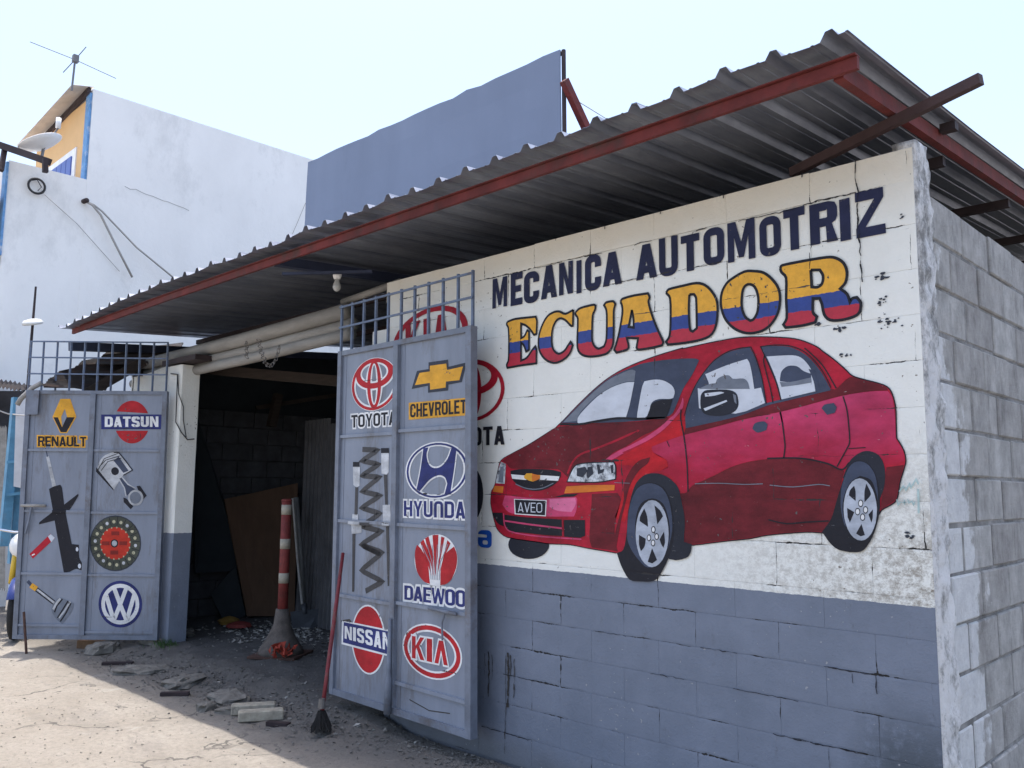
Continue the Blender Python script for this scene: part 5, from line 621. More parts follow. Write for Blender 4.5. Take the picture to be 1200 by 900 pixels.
('scribble','s','teal_paint',2,'s','W',[[(-0.089,1.568),(-0.085,1.552),(-0.072,1.56),(-0.067,1.544),(-0.061,1.558)]],0.005),
('scribble','s','teal_paint',2,'s','W',[[(-0.046,1.611),(-0.046,1.569),(-0.048,1.511)]],0.008),
]
BOX = {
  'heading': [['M',-2.5887,-2.4573],['E',-2.426,-2.3253],['C',-2.312,-2.1861],['A',-2.1697,-2.0417],['N',-2.0249,-1.918],['I',-1.8909,-1.8534],['C',-1.8268,-1.7092],['A',-1.6969,-1.5638],['A',-1.4661,-1.3293],['U',-1.3154,-1.1972],['T',-1.1776,-1.0662],['O',-1.042,-0.9224],['M',-0.9031,-0.7529],['O',-0.7286,-0.6175],['T',-0.6024,-0.4958],['R',-0.4724,-0.3407],['I',-0.3301,-0.2815],['Z',-0.2572,-0.1276]],
  'plate': [[-2.3448,1.5146],[-2.1478,1.5159],[-2.1475,1.4588],[-2.3442,1.4575]],
  'toyota_text': [[0.1429,2.1103],[0.682,2.1076],[0.6858,2.017],[0.1479,2.0198]],
  'toyota_em': [[0.1282,2.5034],[0.6885,2.4927],[0.7032,2.1371],[0.1495,2.1233]],
  'chev_text': [[0.8383,2.1458],[1.4073,2.1389],[1.4093,2.0537],[0.8416,2.0567]],
  'chev_box': [[0.8224,2.1563],[1.4204,2.1486],[1.4229,2.0398],[0.8267,2.0424]],
  'hyu_em': [[0.7957,1.8806],[1.4367,1.8957],[1.4447,1.5393],[0.8101,1.5137]],
  'hyu_text': [[0.7947,1.5116],[1.4634,1.5159],[1.4656,1.4128],[0.7987,1.4119]],
  'dae_em': [[0.9159,1.2885],[1.3442,1.3276],[1.3525,0.9977],[0.927,0.9843]],
  'dae_text': [[0.8208,0.969],[1.4273,0.9902],[1.4296,0.8909],[0.8244,0.8793]],
  'nis_circ': [[0.2169,0.7912],[0.6193,0.8207],[0.6402,0.3568],[0.242,0.344]],
  'nis_text': [[0.1475,0.6337],[0.6902,0.6499],[0.6951,0.5377],[0.1525,0.5492]],
  'kia_em': [[0.8095,0.7567],[1.4003,0.7588],[1.4082,0.431],[0.8226,0.4282]],
  'kia_text': [[0.9152,0.6629],[1.2703,0.6726],[1.2742,0.533],[0.9202,0.5278]],
  'ren_text': [[0.0919,2.0684],[0.5706,2.0656],[0.5771,1.9701],[0.0993,1.9701]],
  'ren_box': [[0.0799,2.0782],[0.5811,2.0755],[0.5892,1.959],[0.0891,1.9574]],
  'dat_circ': [[0.8243,2.427],[1.1735,2.4301],[1.1989,2.0064],[0.8518,2.0034]],
  'dat_text': [[0.7401,2.2674],[1.2717,2.2749],[1.2779,2.1704],[0.7468,2.1657]],
  'vw': [[0.7839,0.6733],[1.207,0.6769],[1.234,0.2354],[0.8136,0.2318]],
  'wkia_em': [[-3.6159,2.7979],[-2.8204,2.8583],[-2.8113,2.4367],[-3.5993,2.3921]],
  'wkia_text': [[-3.4673,2.7474],[-3.0039,2.7693],[-2.9975,2.5245],[-3.4581,2.5015]],
  'wtoy_em': [[-3.0731,2.4455],[-2.4742,2.4083],[-2.469,2.0235],[-3.0611,2.0188]],
  'wtoy_text': [[-3.0687,1.985],[-2.4684,1.9812],[-2.4669,1.8653],[-3.0653,1.8656]],
  'wdisc': [[-2.9103,1.7451],[-2.6541,1.7419],[-2.6476,1.3813],[-2.9011,1.3726]],
  'wa': [[-2.693,1.3375],[-2.5709,1.3397],[-2.5691,1.231],[-2.691,1.2322]],
  'wd': [[-2.8367,1.3964],[-2.7137,1.4003],[-2.7105,1.2364],[-2.8328,1.23]],
  'strp': [[0.2914,1.3474],[0.4278,1.3485],[0.4296,1.3238],[0.2933,1.3226]],
  'dmp1': [[0.1635,1.3575],[0.3019,1.3582],[0.3031,1.3367],[0.1646,1.3376]],
  'dmp2': [[0.5719,1.3636],[0.6528,1.3645],[0.6537,1.3439],[0.5729,1.3428]],
  'spr1': [[0.3091,1.3545],[0.4258,1.3566],[0.4269,1.3355],[0.3102,1.3331]],
}

OL, DL, NL = Vector((-8.0818, -1.0291, 0)), Vector((.71569, .69842, 0)), Vector((.69842, -.71569, 0))
OR, DR, NR = Vector((-4.0150, -.15239, 0)), Vector((.99951, -.03141, 0)), Vector((-.03141, -.99951, 0))
FR = {'W': (Vector((0, 0, 0)), Vector((1, 0, 0)), Vector((0, -1, 0)), .0045), 'L': (OL, DL, NL, .0015), 'R': (OR, DR, NR, .0015)}
def F3(fr, u, v, d):
    o, a, n, _ = FR[fr]; p = o + a * u + n * d; return (p.x, p.y, p.z + v)
def smooth_loop(P, closed=True, k=3):
    n = len(P)
    if n < 4: return list(P)
    V2 = [Vector(p) for p in P]
    def corner(i):
        if not closed and i in (0, n - 1): return True
        a = V2[i] - V2[i - 1]; b_ = V2[(i + 1) % n] - V2[i]
        return a.length < 1e-6 or b_.length < 1e-6 or a.angle(b_) > radians(52)
    cs = [corner(i) for i in range(n)]; out = []
    for i in range(n if closed else n - 1):
        p1, p2 = V2[i], V2[(i + 1) % n]
        t1 = (p2 - V2[i - 1]) * .5 if not cs[i] else (p2 - p1)
        t2 = (V2[(i + 2) % n] - p1) * .5 if not cs[(i + 1) % n] else (p2 - p1)
        L = (p2 - p1).length
        for t_ in (t1, t2):
            if t_.length > 1.3 * L: t_ *= 1.3 * L / t_.length
        for j in range(k):
            t = j / k; h1 = 2*t**3-3*t*t+1; h2 = t**3-2*t*t+t; h3 = -2*t**3+3*t*t; h4 = t**3-t*t
            q = p1 * h1 + t1 * h2 + p2 * h3 + t2 * h4; out.append((q.x, q.y))
    if not closed: out.append(tuple(V2[-1]))
    return out
def area(P): return sum(P[i - 1][0] * P[i][1] - P[i][0] * P[i - 1][1] for i in range(len(P))) / 2
def offset(P, d, hole=False):
    s = 1 if area(P) > 0 else -1
    if hole: s = -s
    n = len(P); out = []
    for i in range(n):
        a, b_, c = Vector(P[i - 1]), Vector(P[i]), Vector(P[(i + 1) % n])
        e1 = (b_ - a); e2 = (c - b_)
        if e1.length < 1e-7 or e2.length < 1e-7: out.append(P[i]); continue
        n1 = Vector((e1.y, -e1.x)).normalized() * s; n2 = Vector((e2.y, -e2.x)).normalized() * s
        m = n1 + n2
        m = m / max(m.length_squared, .45) * 2 if m.length > 1e-4 else n1
        out.append((b_.x + m.x * d, b_.y + m.y * d))
    return out
def fill(mb, fr, loops, layer):
    flat = [p for l in loops for p in l]; d = FR[fr][3] + layer * .0007
    tris = tessellate_polygon([[Vector((p[0], p[1], 0)) for p in l] for l in loops])
    fs = []
    for t in tris:
        a, b_, c = (flat[i] for i in t)
        cr = (b_[0] - a[0]) * (c[1] - a[1]) - (b_[1] - a[1]) * (c[0] - a[0])
        if abs(cr) < 1e-12: continue
        fs.append(t if cr > 0 else t[::-1])
    return mb.add([F3(fr, p[0], p[1], d) for p in flat], fs)
def stroke_loop(P, w):
    V2 = [Vector(p) for p in P]; l = []; r = []
    for i, p in enumerate(V2):
        d1 = (p - V2[i - 1]).normalized() if i else None; d2 = (V2[i + 1] - p).normalized() if i < len(V2) - 1 else None
        if d1 is None: d1 = d2
        if d2 is None: d2 = d1
        m = Vector((-d1.y - d2.y, d1.x + d2.x)); m = m / max(m.length_squared, .5) * 2 * (w / 2)
        l.append((p.x + m.x, p.y + m.y)); r.append((p.x - m.x, p.y - m.y))
    return l, r
def stroke_mesh(mb, fr, P, w, layer):
    l, r = stroke_loop(P, w); d = FR[fr][3] + layer * .0007; n = len(P)
    return mb.add([F3(fr, *p, d) for p in r] + [F3(fr, *p, d) for p in l], [(i, i + 1, n + i + 1, n + i) for i in range(n - 1)])
def rr(x0, y0, x1, y1, rx, ry, k=5):
    out = []
    for cx, cy, a0 in ((x1 - rx, y1 - ry, 0), (x0 + rx, y1 - ry, pi / 2), (x0 + rx, y0 + ry, pi), (x1 - rx, y0 + ry, 1.5 * pi)):
        out += [(cx + rx * cos(a0 + pi / 2 * i / k), cy + ry * sin(a0 + pi / 2 * i / k)) for i in range(k + 1)]
    return out
def glyph(c, t=.3, h=.16, pointed=False):
    """outline loops of a block capital in the unit square; t, h = stroke thickness across and up"""
    rx, ry = .42, .24; ix, iy = max(.42 - t, .06), max(.24 - h, .04)
    if c in 'O0': return [rr(0, 0, 1, 1, rx, ry), rr(t, h, 1 - t, 1 - h, ix, iy)]
    if c == 'D':
        o = rr(0, 0, 1, 1, rx, ry); o = [(1 * p[0], p[1]) for p in o if p[0] > .5]; o = [p for p in o if p[1] > .5] + [(0, 1), (0, 0)] + [p for p in o if p[1] <= .5]
        i = rr(t, h, 1 - t, 1 - h, ix, iy); i = [p for p in i if p[0] > .5 and p[1] > .5] + [(t, 1 - h), (t, h)] + [p for p in i if p[0] > .5 and p[1] <= .5]
        return [o, i]
    if c == 'C':
        o = rr(0, 0, 1, 1, rx, ry); i = rr(t, h, 1 - t, 1 - h, ix, iy)
        return [[(1, .64)] + o + [(1, .36), (1 - t, .36)] + i[::-1] + [(1 - t, .64)]]
    if c == 'U':
        o = rr(0, 0, 1, 1, rx, ry)[12:]; o = [p for p in rr(0, 0, 1, 1, rx, ry) if p[1] < .5]; i = [p for p in rr(t, h, 1 - t, 1, ix, iy) if p[1] < .5]
        return [[(0, 1)] + o + [(1, 1), (1 - t, 1)] + i[::-1] + [(t, 1)]]
    if c == 'n':
        return [[(x, 1 - y) for x, y in glyph('U', t, h)[0]]]
    if c == 'E': return [[(0, 0), (1, 0), (1, h), (t, h), (t, .5 - h * .45), (.88, .5 - h * .45), (.88, .5 + h * .5), (t, .5 + h * .5), (t, 1 - h), (1, 1 - h), (1, 1), (0, 1)]]
    if c == 'L': return [[(0, 0), (1, 0), (1, h), (t, h), (t, 1), (0, 1)]]
    if c == 'I': return [[(0, 0), (1, 0), (1, 1), (0, 1)]]
    if c == 'T': return [[(.5 - t / 2, 0), (.5 + t / 2, 0), (.5 + t / 2, 1 - h), (1, 1 - h), (1, 1), (0, 1), (0, 1 - h), (.5 - t / 2, 1 - h)]]
    if c == 'H': return [[(0, 0), (t, 0), (t, .5 - h / 2), (1 - t, .5 - h / 2), (1 - t, 0), (1, 0), (1, 1), (1 - t, 1), (1 - t, .5 + h / 2), (t, .5 + h / 2), (t, 1), (0, 1)]]
    if c == 'N': return [[(0, 0), (t * .9, 0), (t * .9, .58), (1 - t, 0), (1, 0), (1, 1), (1 - t * .9, 1), (1 - t * .9, .42), (t, 1), (0, 1)]]
    if c == 'M':
        s = t * .8; return [[(0, 0), (s, 0), (s, .62), (.5 - s * .38, .08), (.5 + s * .38, .08), (1 - s, .62), (1 - s, 0), (1, 0), (1, 1), (1 - s * 1.25, 1), (.5, .46), (s * 1.25, 1), (0, 1)]]
    if c == 'W':
        s = t * .75; return [[(.17, 0), (.17 + s * 1.1, 0), (.5, .55), (.83 - s * 1.1, 0), (.83, 0), (1, 1), (1 - s, 1), (.76, .36), (.5 + s * .4, 1), (.5 - s * .4, 1), (.24, .36), (s, 1), (0, 1)]]
    if c in 'AV^':
        k = .5 - .55 * t; X = lambda y: t + k * y
        if c == '^': return [[(0, 0), (k, 1), (1 - k, 1), (1, 0), (1 - t, 0), (.5, (.5 - t) / k), (t, 0)]]
        if c == 'V': return [[(0, 1), (k, 0), (1 - k, 0), (1, 1), (1 - t, 1), (.5, 1 - (.5 - t) / k), (t, 1)]]
        y1, y2 = .17, .17 + h; yh = (.5 - t) / k
        return [[(0, 0), (k, 1), (1 - k, 1), (1, 0), (1 - t, 0), (1 - X(y1), y1), (X(y1), y1), (t, 0)], [(X(y2), y2), (.5, min(yh, .93)), (1 - X(y2), y2)]]
    if c == 'R': return [[(0, 0), (0, 1), (.7, 1), (.92, .95), (1, .83), (1, .60), (.93, .5), (.80, .45), (1, 0), (1 - t * 1.1, 0), (.58, .40), (t, .40), (t, 0)], [(t, .40 + h), (t, 1 - h), (.60, 1 - h), (1 - t, .82), (1 - t, .62), (.60, .40 + h)]]
    if c == 'Y': return [[(.5 - t / 2, 0), (.5 + t / 2, 0), (.5 + t / 2, .42), (1, 1), (1 - t, 1), (.5, .62), (t, 1), (0, 1), (.5 - t / 2, .42)]]
    if c == 'K': return [[(0, 0), (t, 0), (t, .36), (.36, .50), (1 - t * 1.1, 0), (1, 0), (.58, .60), (.98, 1), (1 - t * 1.1, 1), (t, .58), (t, 1), (0, 1)]]
    if c == 'Z': return [[(0, 0), (1, 0), (1, h), (t * 1.1, h), (1, 1 - h), (1, 1), (0, 1), (0, 1 - h), (1 - t * 1.1, 1 - h), (0, h)]]
    if c == 'S':
        P = [(1 - t / 2, .72), (1 - t / 2, .84), (.72, 1 - h / 2), (.28, 1 - h / 2), (t / 2, .86), (t / 2, .66), (.26, .55), (.74, .45), (1 - t / 2, .34), (1 - t / 2, .14), (.72, h / 2), (.28, h / 2), (t / 2, .16), (t / 2, .28)]
        l, r = stroke_loop([(x / t, y / h) for x, y in P], 1.)
        return [[(x * t, y * h) for x, y in l + r[::-1]]]
    raise KeyError(c)
WID = {'I': .42, 'M': 1.25, 'W': 1.35, 'T': .95, 'E': .85, 'L': .8, ' ': .5, 'N': 1.05}
def warp(q, s, t):
    (a, b_, c, d) = q   # TL TR BR BL
    return tuple(d[i] * (1 - s) * (1 - t) + c[i] * s * (1 - t) + b_[i] * s * t + a[i] * (1 - s) * t for i in (0, 1))
def letters(text, q, t, h, gap=.14, slant=0):
    ws = [WID.get(c, 1.) for c in text]; tot = sum(ws) + gap * (len(text) - 1); x = 0; out = []
    for c, w in zip(text, ws):
        if c != ' ':
            tt = min(t / w, .9) if c != 'I' else t
            out.append((c, [[warp(q, (x + p[0] * w + slant * (p[1] - .5)) / tot, p[1]) for p in l] for l in glyph(c, tt, h)]))
        x += w + gap
    return out
def word(parent, fr, text, q, m, layer, t=.28, h=.17, border=None, bm=None, label=None, gap=.14, name='painted_word', slant=0, solid=None):
    """border: one mesh (the part); every letter its own mesh under it"""
    L = letters(text, q, t, h, gap, slant); mb = MB()
    if solid: fill(mb, fr, [[solid[0], solid[1], solid[2], solid[3]]], layer)
    if border and not solid:
        for c, loops in L: fill(mb, fr, [offset(loops[0], border)], layer)
    if not mb.v:
        c, loops = L[0]; fill(mb, fr, loops, layer + 1); part = link(name, mb, m, parent, label=label); L = L[1:]
    else: part = link(name, mb, bm, parent, label=label)
    for k, (c, loops) in enumerate(L):
        link('letter', fill(MB(), fr, loops, layer + 1 + (k % 2) * .3), m, part)
    return part
def ellp(q, cx, cy, rx, ry, n=36): return [warp(q, .5 + .5 * (cx + rx * cos(2 * pi * k / n)), .5 + .5 * (cy + ry * sin(2 * pi * k / n))) for k in range(n)]
def ring(mb, fr, q, layer, cx, cy, rx, ry, ix, iy, icx=None, icy=None):
    return fill(mb, fr, [ellp(q, cx, cy, rx, ry), ellp(q, cx if icx is None else icx, cy if icy is None else icy, ix, iy)], layer)
def toyota_like(parent, fr, q, m, white, label):
    """three interlocked ovals"""
    def build(lay, g):
        mb = MB()
        ring(mb, fr, q, lay, 0, 0, 1 + g * .3, 1 + g * .3, .89 - g, .89 - g)
        ring(mb, fr, q, lay + .25, 0, .38, .80 + g, .55 + g, .60 - g, .40 - g, 0, .44)
        ring(mb, fr, q, lay + .5, 0, -.02, .30 + g, .93, .16 - g, .80 - g, 0, .0)
        return mb
    if white:
        p = link('oval_emblem', build(1, .07), 'white_paint', parent, label=label); link('red_ovals', build(2.2, 0), m, p)
    else: link('oval_emblem', build(1, 0), m, parent, label=label)
def kia_like(parent, fr, q, qt, m, white, label):
    if white:
        mb = MB(); ring(mb, fr, q, 1, 0, 0, 1, 1, .76, .70); p = link('oval_emblem', mb, 'white_paint', parent, label=label)
        mb = MB(); ring(mb, fr, q, 2, 0, 0, .95, .94, .82, .77); link('red_oval', mb, m, p)
        word(parent, fr, 'KI^', qt, m, 3, .30, .16, .011, 'white_paint', 'red word KIA edged in white', gap=.18)
    else:
        mb = MB(); ring(mb, fr, q, 1, 0, 0, 1, 1, .86, .84); link('oval_emblem', mb, m, parent, label=label)
        word(parent, fr, 'KI^', qt, m, 2, .34, .16, label='red word KIA', gap=.18)

MERGE = {'rivet', 'groove', 'tooth', 'slot', 'lug', 'lug_nut', 's', 'ring_groove', 'band', 'scratch', 'lamp_mark', 'rim_gap', 'mirror_glint', 'petal'}
def paint_groups(fr, parent, names):
    """names: group -> (part name, label); the first shape is the part, the rest are its sub-parts"""
    first = {}; merged = {}; last = {}
    for g, n, m, ly, k, f, loops, x in SHAPES:
        if f != fr or g not in names: continue
        def put(mb):
            if k == 's':
                if n == 'spring':
                    Q = [Vector(p) for p in loops[0]]; P = [loops[0][0]]
                    for a_, b_, c_ in zip(Q, Q[1:], Q[2:]):
                        P += [tuple(b_.lerp(a_, .14)), tuple(b_.lerp(a_, .05) * .5 + b_.lerp(c_, .05) * .5), tuple(b_.lerp(c_, .14))]
                    return stroke_mesh(mb, fr, P + [loops[0][-1]], abs(x), ly)
                P = smooth_loop(loops[0], False) if x > 0 else loops[0]
                return stroke_mesh(mb, fr, P, abs(x), ly)
            return fill(mb, fr, [smooth_loop(l) if x and len(l) > 4 else l for l in loops], ly)
        if n in MERGE:
            key = (g, n, m); merged.setdefault(key, MB()); put(merged[key]); continue
        mb = put(MB())
        if g not in first:
            first[g] = link(names[g][0], mb, m, parent, label=names[g][1])
        else: link(n, mb, m, first[g])
    for (g, n, m), mb in merged.items():
        if g not in first: first[g] = link(names[g][0], mb, m, parent, label=names[g][1])
        else: link({'s': 'pen_mark'}.get(n, n), mb, m, first[g])

# ================================================================ THE SETTING
def sstep(a, b, x): t = max(0., min(1., (x - a) / (b - a))); return t * t * (3 - 2 * t)
def ground_z(x, y):
    ins = sstep(-3.2, -3.7, x) * sstep(-9.6, -8.6, x)
    near = sstep(-1.0, -.5, y) * ins
    z = .085 * sstep(-.55, .05, y) * ins
    z += noise.noise(Vector((x * 1.3, y * 1.3, 3))) * .012 * (1 if abs(x) < 15 and abs(y) < 8 else 0)
    z += noise.fractal(Vector((x * 5, y * 5, 0)), 1, 2, 4) * .022 * near * sstep(1.2, .3, y)
    if y > -.02 and x > -3.6: z = -.02
    return z
def axis(vals):
    out = []
    for a, b_, st in vals:
        n = max(1, round((b_ - a) / st)); out += [a + (b_ - a) * i / n for i in range(n)]
    return out + [vals[-1][1]]
gx = axis([(-400, -40, 60), (-40, -12, 4), (-12, -8, .12), (-8, -2, .035), (-2, 4, .15), (4, 40, 6), (40, 400, 60)])
gy = axis([(-400, -40, 60), (-40, -6, 4), (-6, -1.2, .12), (-1.2, .6, .035), (.6, 3, .12), (3, 40, 4), (40, 400, 60)])
g = MB(); nx = len(gx)
g.v = [(x, y, ground_z(x, y)) for y in gy for x in gx]
g.f = [(j * nx + i, j * nx + i + 1, (j + 1) * nx + i + 1, (j + 1) * nx + i) for j in range(len(gy) - 1) for i in range(nx - 1)]
structure(link('ground', g, 'street_concrete', None, True))

# ---- the painted front wall
wall = thing('painted_block_wall', (-1.86, 0, 0), 'white over grey painted block wall bearing the red car mural', 'wall')
ZS = [0, .1666, .333, .4994, .6658, .8322, .9986, 1.165, 1.362, 1.559, 1.756, 1.953, 2.15, 2.347, 2.544, 2.741, 2.938, 3.085]
core = MB().box((-1.83, .095, 1.50), (3.64, .178, 3.1)); core.box((-3.80, .095, 1.28), (.34, .176, 2.56)); link('wall_core', core, 'wall_paint', wall)
blk = {}
def left_end(z): return -3.70 + .05 * noise.noise(Vector((z * 3, 0, 0))) - (.16 if z < 2.75 else 0) - (.16 if z < 2.6 else 0)
for r in range(len(ZS) - 1):
    z0, z1 = ZS[r], ZS[r + 1]; xr = -.004; k = r - 7
    x = -.25 if r % 2 else -.47
    xs = [xr, x]
    le = left_end((z0 + z1) / 2)
    while x > le + .5: x -= .44; xs.append(x)
    xs.append(le)
    for a, b_ in zip(xs, xs[1:]):
        w = round(a - b_ - .0007, 4); h = round(z1 - z0 - .0007, 4)
        if w < .05: continue
        key = (w, h)
        if key not in blk: blk[key] = mesh_of('concrete_block', MB().box((0, 0, 0), (w, .03, h), 0, .0008), 'wall_paint')
        inst('concrete_block', blk[key], wall, ((a + b_) / 2, .015 - .0004 - random.random() * .0008, (z0 + z1) / 2 + (random.uniform(-.002, .004) if r == 16 else 0)))
# broken stub of wall beside the doorway
nm = {'car_painting': ('car_painting', 'painted red sedan with dark maroon bonnet seen from its front left'), 'scribble': ('pen_scribble', 'pale teal scribbled marks behind the car tail')}
# heading
for i, (ch, x0, x1) in enumerate(BOX['heading']):
    q = [(x0, 2.926 + .008 * sin(i * 2.3)), (x1, 2.926 + .008 * sin(i * 2.3)), (x1, 2.727 + .006 * cos(i * 1.7)), (x0, 2.727 + .006 * cos(i * 1.7))]
    t = {'I': .5, 'M': .30, 'N': .36, 'Z': .30, 'T': .40, 'A': .34, 'O': .34, 'C': .38, 'U': .34, 'R': .36, 'E': .40}[ch]
    if ch == 'Z': q = [(x0, q[0][1]), (x1 - .005, q[1][1]), (x1, q[2][1]), (x0, q[3][1])]
    L = [[warp(q, *p) for p in l] for l in glyph(ch, t, .21)]
    link('heading_letter', fill(MB(), 'W', L, 2), 'navy_heading', wall)
for g_, n, m, ly, k, f, loops, x in SHAPES:
    if g_ != 'ecuador': continue
    L = [smooth_loop(l) for l in loops]
    p_ = link('colour_band_letter', fill(MB(), 'W', L, 2), 'tricolour', wall, label='yellow, blue and red banded letter %s with a black outline' % n)
    mb = MB()
    for l in L: stroke_mesh(mb, 'W', l + [l[0]], .0135, 3.2)
    link('black_outline', mb, 'black_paint', p_)
paint_groups('W', wall, nm)
par = [o for o in wall.children if o.name.startswith('car_painting')][0]
qp = BOX['plate']; word(par, 'W', 'AVEO', qp, 'pale_paint', 7, .16, .10, name='plate_lettering')
kia_like(wall, 'W', BOX['wkia_em'], BOX['wkia_text'], 'wall_red', False, 'painted red oval ring behind the gate bars')
toyota_like(wall, 'W', BOX['wtoy_em'], 'wall_red', False, 'painted red ovals half hidden by the gate')
word(wall, 'W', 'TOYOTA', BOX['wtoy_text'], 'black_paint', 2, .34, .18, label='black word TOYOTA mostly behind the gate')
qd = BOX['wdisc']; link('painted_disc', fill(MB(), 'W', [ellp(qd, 0, 0, 1, 1)], 1), 'tyre_paint', wall, label='dark painted disc half hidden by the gate')
qa = BOX['wa']; mb = MB(); fill(mb, 'W', [[warp(qa, *p) for p in rr(0, 0, 1, 1, .34, .24)], [warp(qa, *p) for p in rr(.34, .18, .72, .42, .12, .1)], [warp(qa, *p) for p in [(0, .58), (0, .76), (.30, .76), (.62, .74), (.66, .66), (.62, .58)]]], 2)
link('painted_letter', mb, 'blue_letter', wall, label='blue letter a beside the gate')
def crack(P, w, seed, nm_='wall_crack', m_='black_paint'):
    m2 = MB(); Q = []
    for a, b2 in zip(P, P[1:]):
        n = max(2, int((Vector(b2) - Vector(a)).length / .02))
        Q += [(a[0] + (b2[0] - a[0]) * i / n + .007 * noise.noise(Vector((i * .9, seed, a[1]))), a[1] + (b2[1] - a[1]) * i / n + .007 * noise.noise(Vector((a[0], i * .9, seed)))) for i in range(n)]
    for i in range(len(Q) - 1):
        ww = w * .72 * max(.15, .6 + 1.1 * noise.noise(Vector((i * .45, seed * 3, 4))))
        stroke_mesh(m2, 'W', [Q[i], Q[i + 1]], ww, 4.4 + .1 * (i % 2))
    link(nm_, m2, m_, wall)
for k_, (P, w) in enumerate((([(-.247, 3.09), (-.252, 3.0), (-.24, 2.935), (-.25, 2.86), (-.245, 2.74), (-.24, 2.5)], .010), ([(-.50, 3.09), (-.505, 3.05)], .014), ([(-.92, 3.085), (-.918, 3.05)], .012), ([(-1.30, 3.085), (-1.302, 3.055)], .012), ([(-1.68, 3.085), (-1.678, 3.045)], .014), ([(-2.05, 3.085), (-2.05, 3.06)], .010),
    ([(-.25, 2.935), (-.42, 2.94), (-.58, 2.925), (-.75, 2.93), (-.86, 2.93)], .008), ([(-1.02, 2.935), (-1.10, 2.93), (-1.12, 2.90)], .010), ([(-1.36, 2.935), (-1.50, 2.935)], .007), ([(-1.70, 2.93), (-1.86, 2.94)], .006), ([(-2.0, 2.935), (-2.20, 2.93), (-2.24, 2.95)], .006),
    ([(-1.46, 2.742), (-1.62, 2.742)], .007), ([(-.95, 2.742), (-1.10, 2.742)], .006), ([(-.475, 2.70), (-.48, 2.60)], .007), ([(-.22, .832), (-.50, .832)], .009), ([(-.25, .83), (-.25, .73)], .007), ([(-.352, .825), (-.35, .76)], .006),
    ([(-.31, .499), (-.75, .500)], .008), ([(-.60, .666), (-.95, .667)], .006), ([(-1.38, .998), (-1.50, .998)], .008), ([(-2.02, .999), (-2.25, .999)], .006), ([(-2.10, .499), (-2.48, .501)], .006), ([(-1.55, .832), (-1.8, .832)], .005), ([(-2.25, .166), (-2.66, .167)], .008), ([(-.9, .833), (-1.12, .832)], .005), ([(-.5, .333), (-.78, .334)], .007), ([(-1.2, .666), (-1.42, .665)], .005))): crack(P, w, k_ + 1.)
for k_, (x, z0, z1, w) in enumerate(((-2.585, .615, .33, .020), (-2.555, .60, .43, .010), (-2.42, .625, .30, .030), (-2.44, .61, .03, .008), (-2.37, .60, .36, .012), (-2.40, .62, .48, .02), (-2.62, .60, .45, .008))):
    crack([(x, z0), (x + .006, (z0 + z1) / 2), (x - .002, z1)], w, k_ + 40., 'drip_stain', 'drip_stain')
mb = MB()
for cx, cz, n, sz in ((-.155, 2.53, 7, .016), (-.165, 2.42, 9, .018), (-.14, 2.33, 16, .022), (-.36, 2.33, 6, .014), (-.33, 2.20, 6, .012), (-.45, 2.36, 5, .010), (-.09, 1.42, 6, .01), (-.06, 2.78, 4, .008)):
    for _ in range(n):
        x = cx + random.gauss(0, sz); z = cz + random.gauss(0, sz * .6); r0 = random.uniform(.003, .009); ph = random.uniform(0, 6)
        fill(mb, 'W', [[(x + r0 * random.uniform(.6, 1.8) * cos(ph + k * .9), z + r0 * random.uniform(.4, 1.1) * sin(ph + k * .9)) for k in range(7)]], .5 + random.random())
link('gouge_mark', mb, 'dark_blot', wall)

# ---- the side wall of bare blocks and its plastered corner
side = thing('bare_block_wall', (0, 2.8, 0), 'bare grey block wall with white limewash by its corner', 'wall')
link('wall_core', MB().box((-.0985, 2.85, 1.44), (.197, 5.3, 2.88)), 'mortar', side)
me = {}
for r in range(14):
    z0 = r * .208; y = .17 - (0 if r % 2 else .21)
    while y < 5.4:
        y0 = max(y, .175); w = round(y + .41 - y0, 3)
        if w > .06:
            key = w
            if key not in me:
                mb = MB(); nyy, nzz = 7, 5
                mb.box((0, 0, 0), (.09, w - .013, .195), 0, .007); me[key] = mesh_of('concrete_block', mb, 'block_grey')
            inst('concrete_block', me[key], side, (-.042 + random.uniform(.000, .012), y0 + w / 2 + random.uniform(-.003, .003), z0 + .104 + random.uniform(-.003, .003)), random.uniform(-.008, .008))
        y += .42
# lumpy cast corner
mb = MB(); rows = []
HZ = [i * 3.115 / 150 for i in range(151)]
for i, z in enumerate(HZ):
    row = []
    for x, y in ((-.004, .0), (.0, .012), (.002, .04), (.004, .07), (.004, .1), (.003, .13), (.0, .155), (-.004, .175), (-.02, .19)):
        d = noise.fractal(Vector((y * 14, z * 8, 2)), .7, 2, 5) * .020 if y > .02 else noise.fractal(Vector((3, z * 12, 2)), 1, 2, 3) * .003
        ext = .03 * noise.noise(Vector((z * 4, 5, 1))) if y > .14 else 0
        row.append((x + .012 + d if y > .005 else .002 + d, y + ext + .002, z))
    rows.append(row)
mb.ribbon(rows, .09, (1, 0, 0)); link('plaster_corner', mb, 'corner_plaster', side, True)
link('corner_cap', MB().box((-.10, .10, 3.02), (.19, .14, .12)), 'corner_plaster', side)

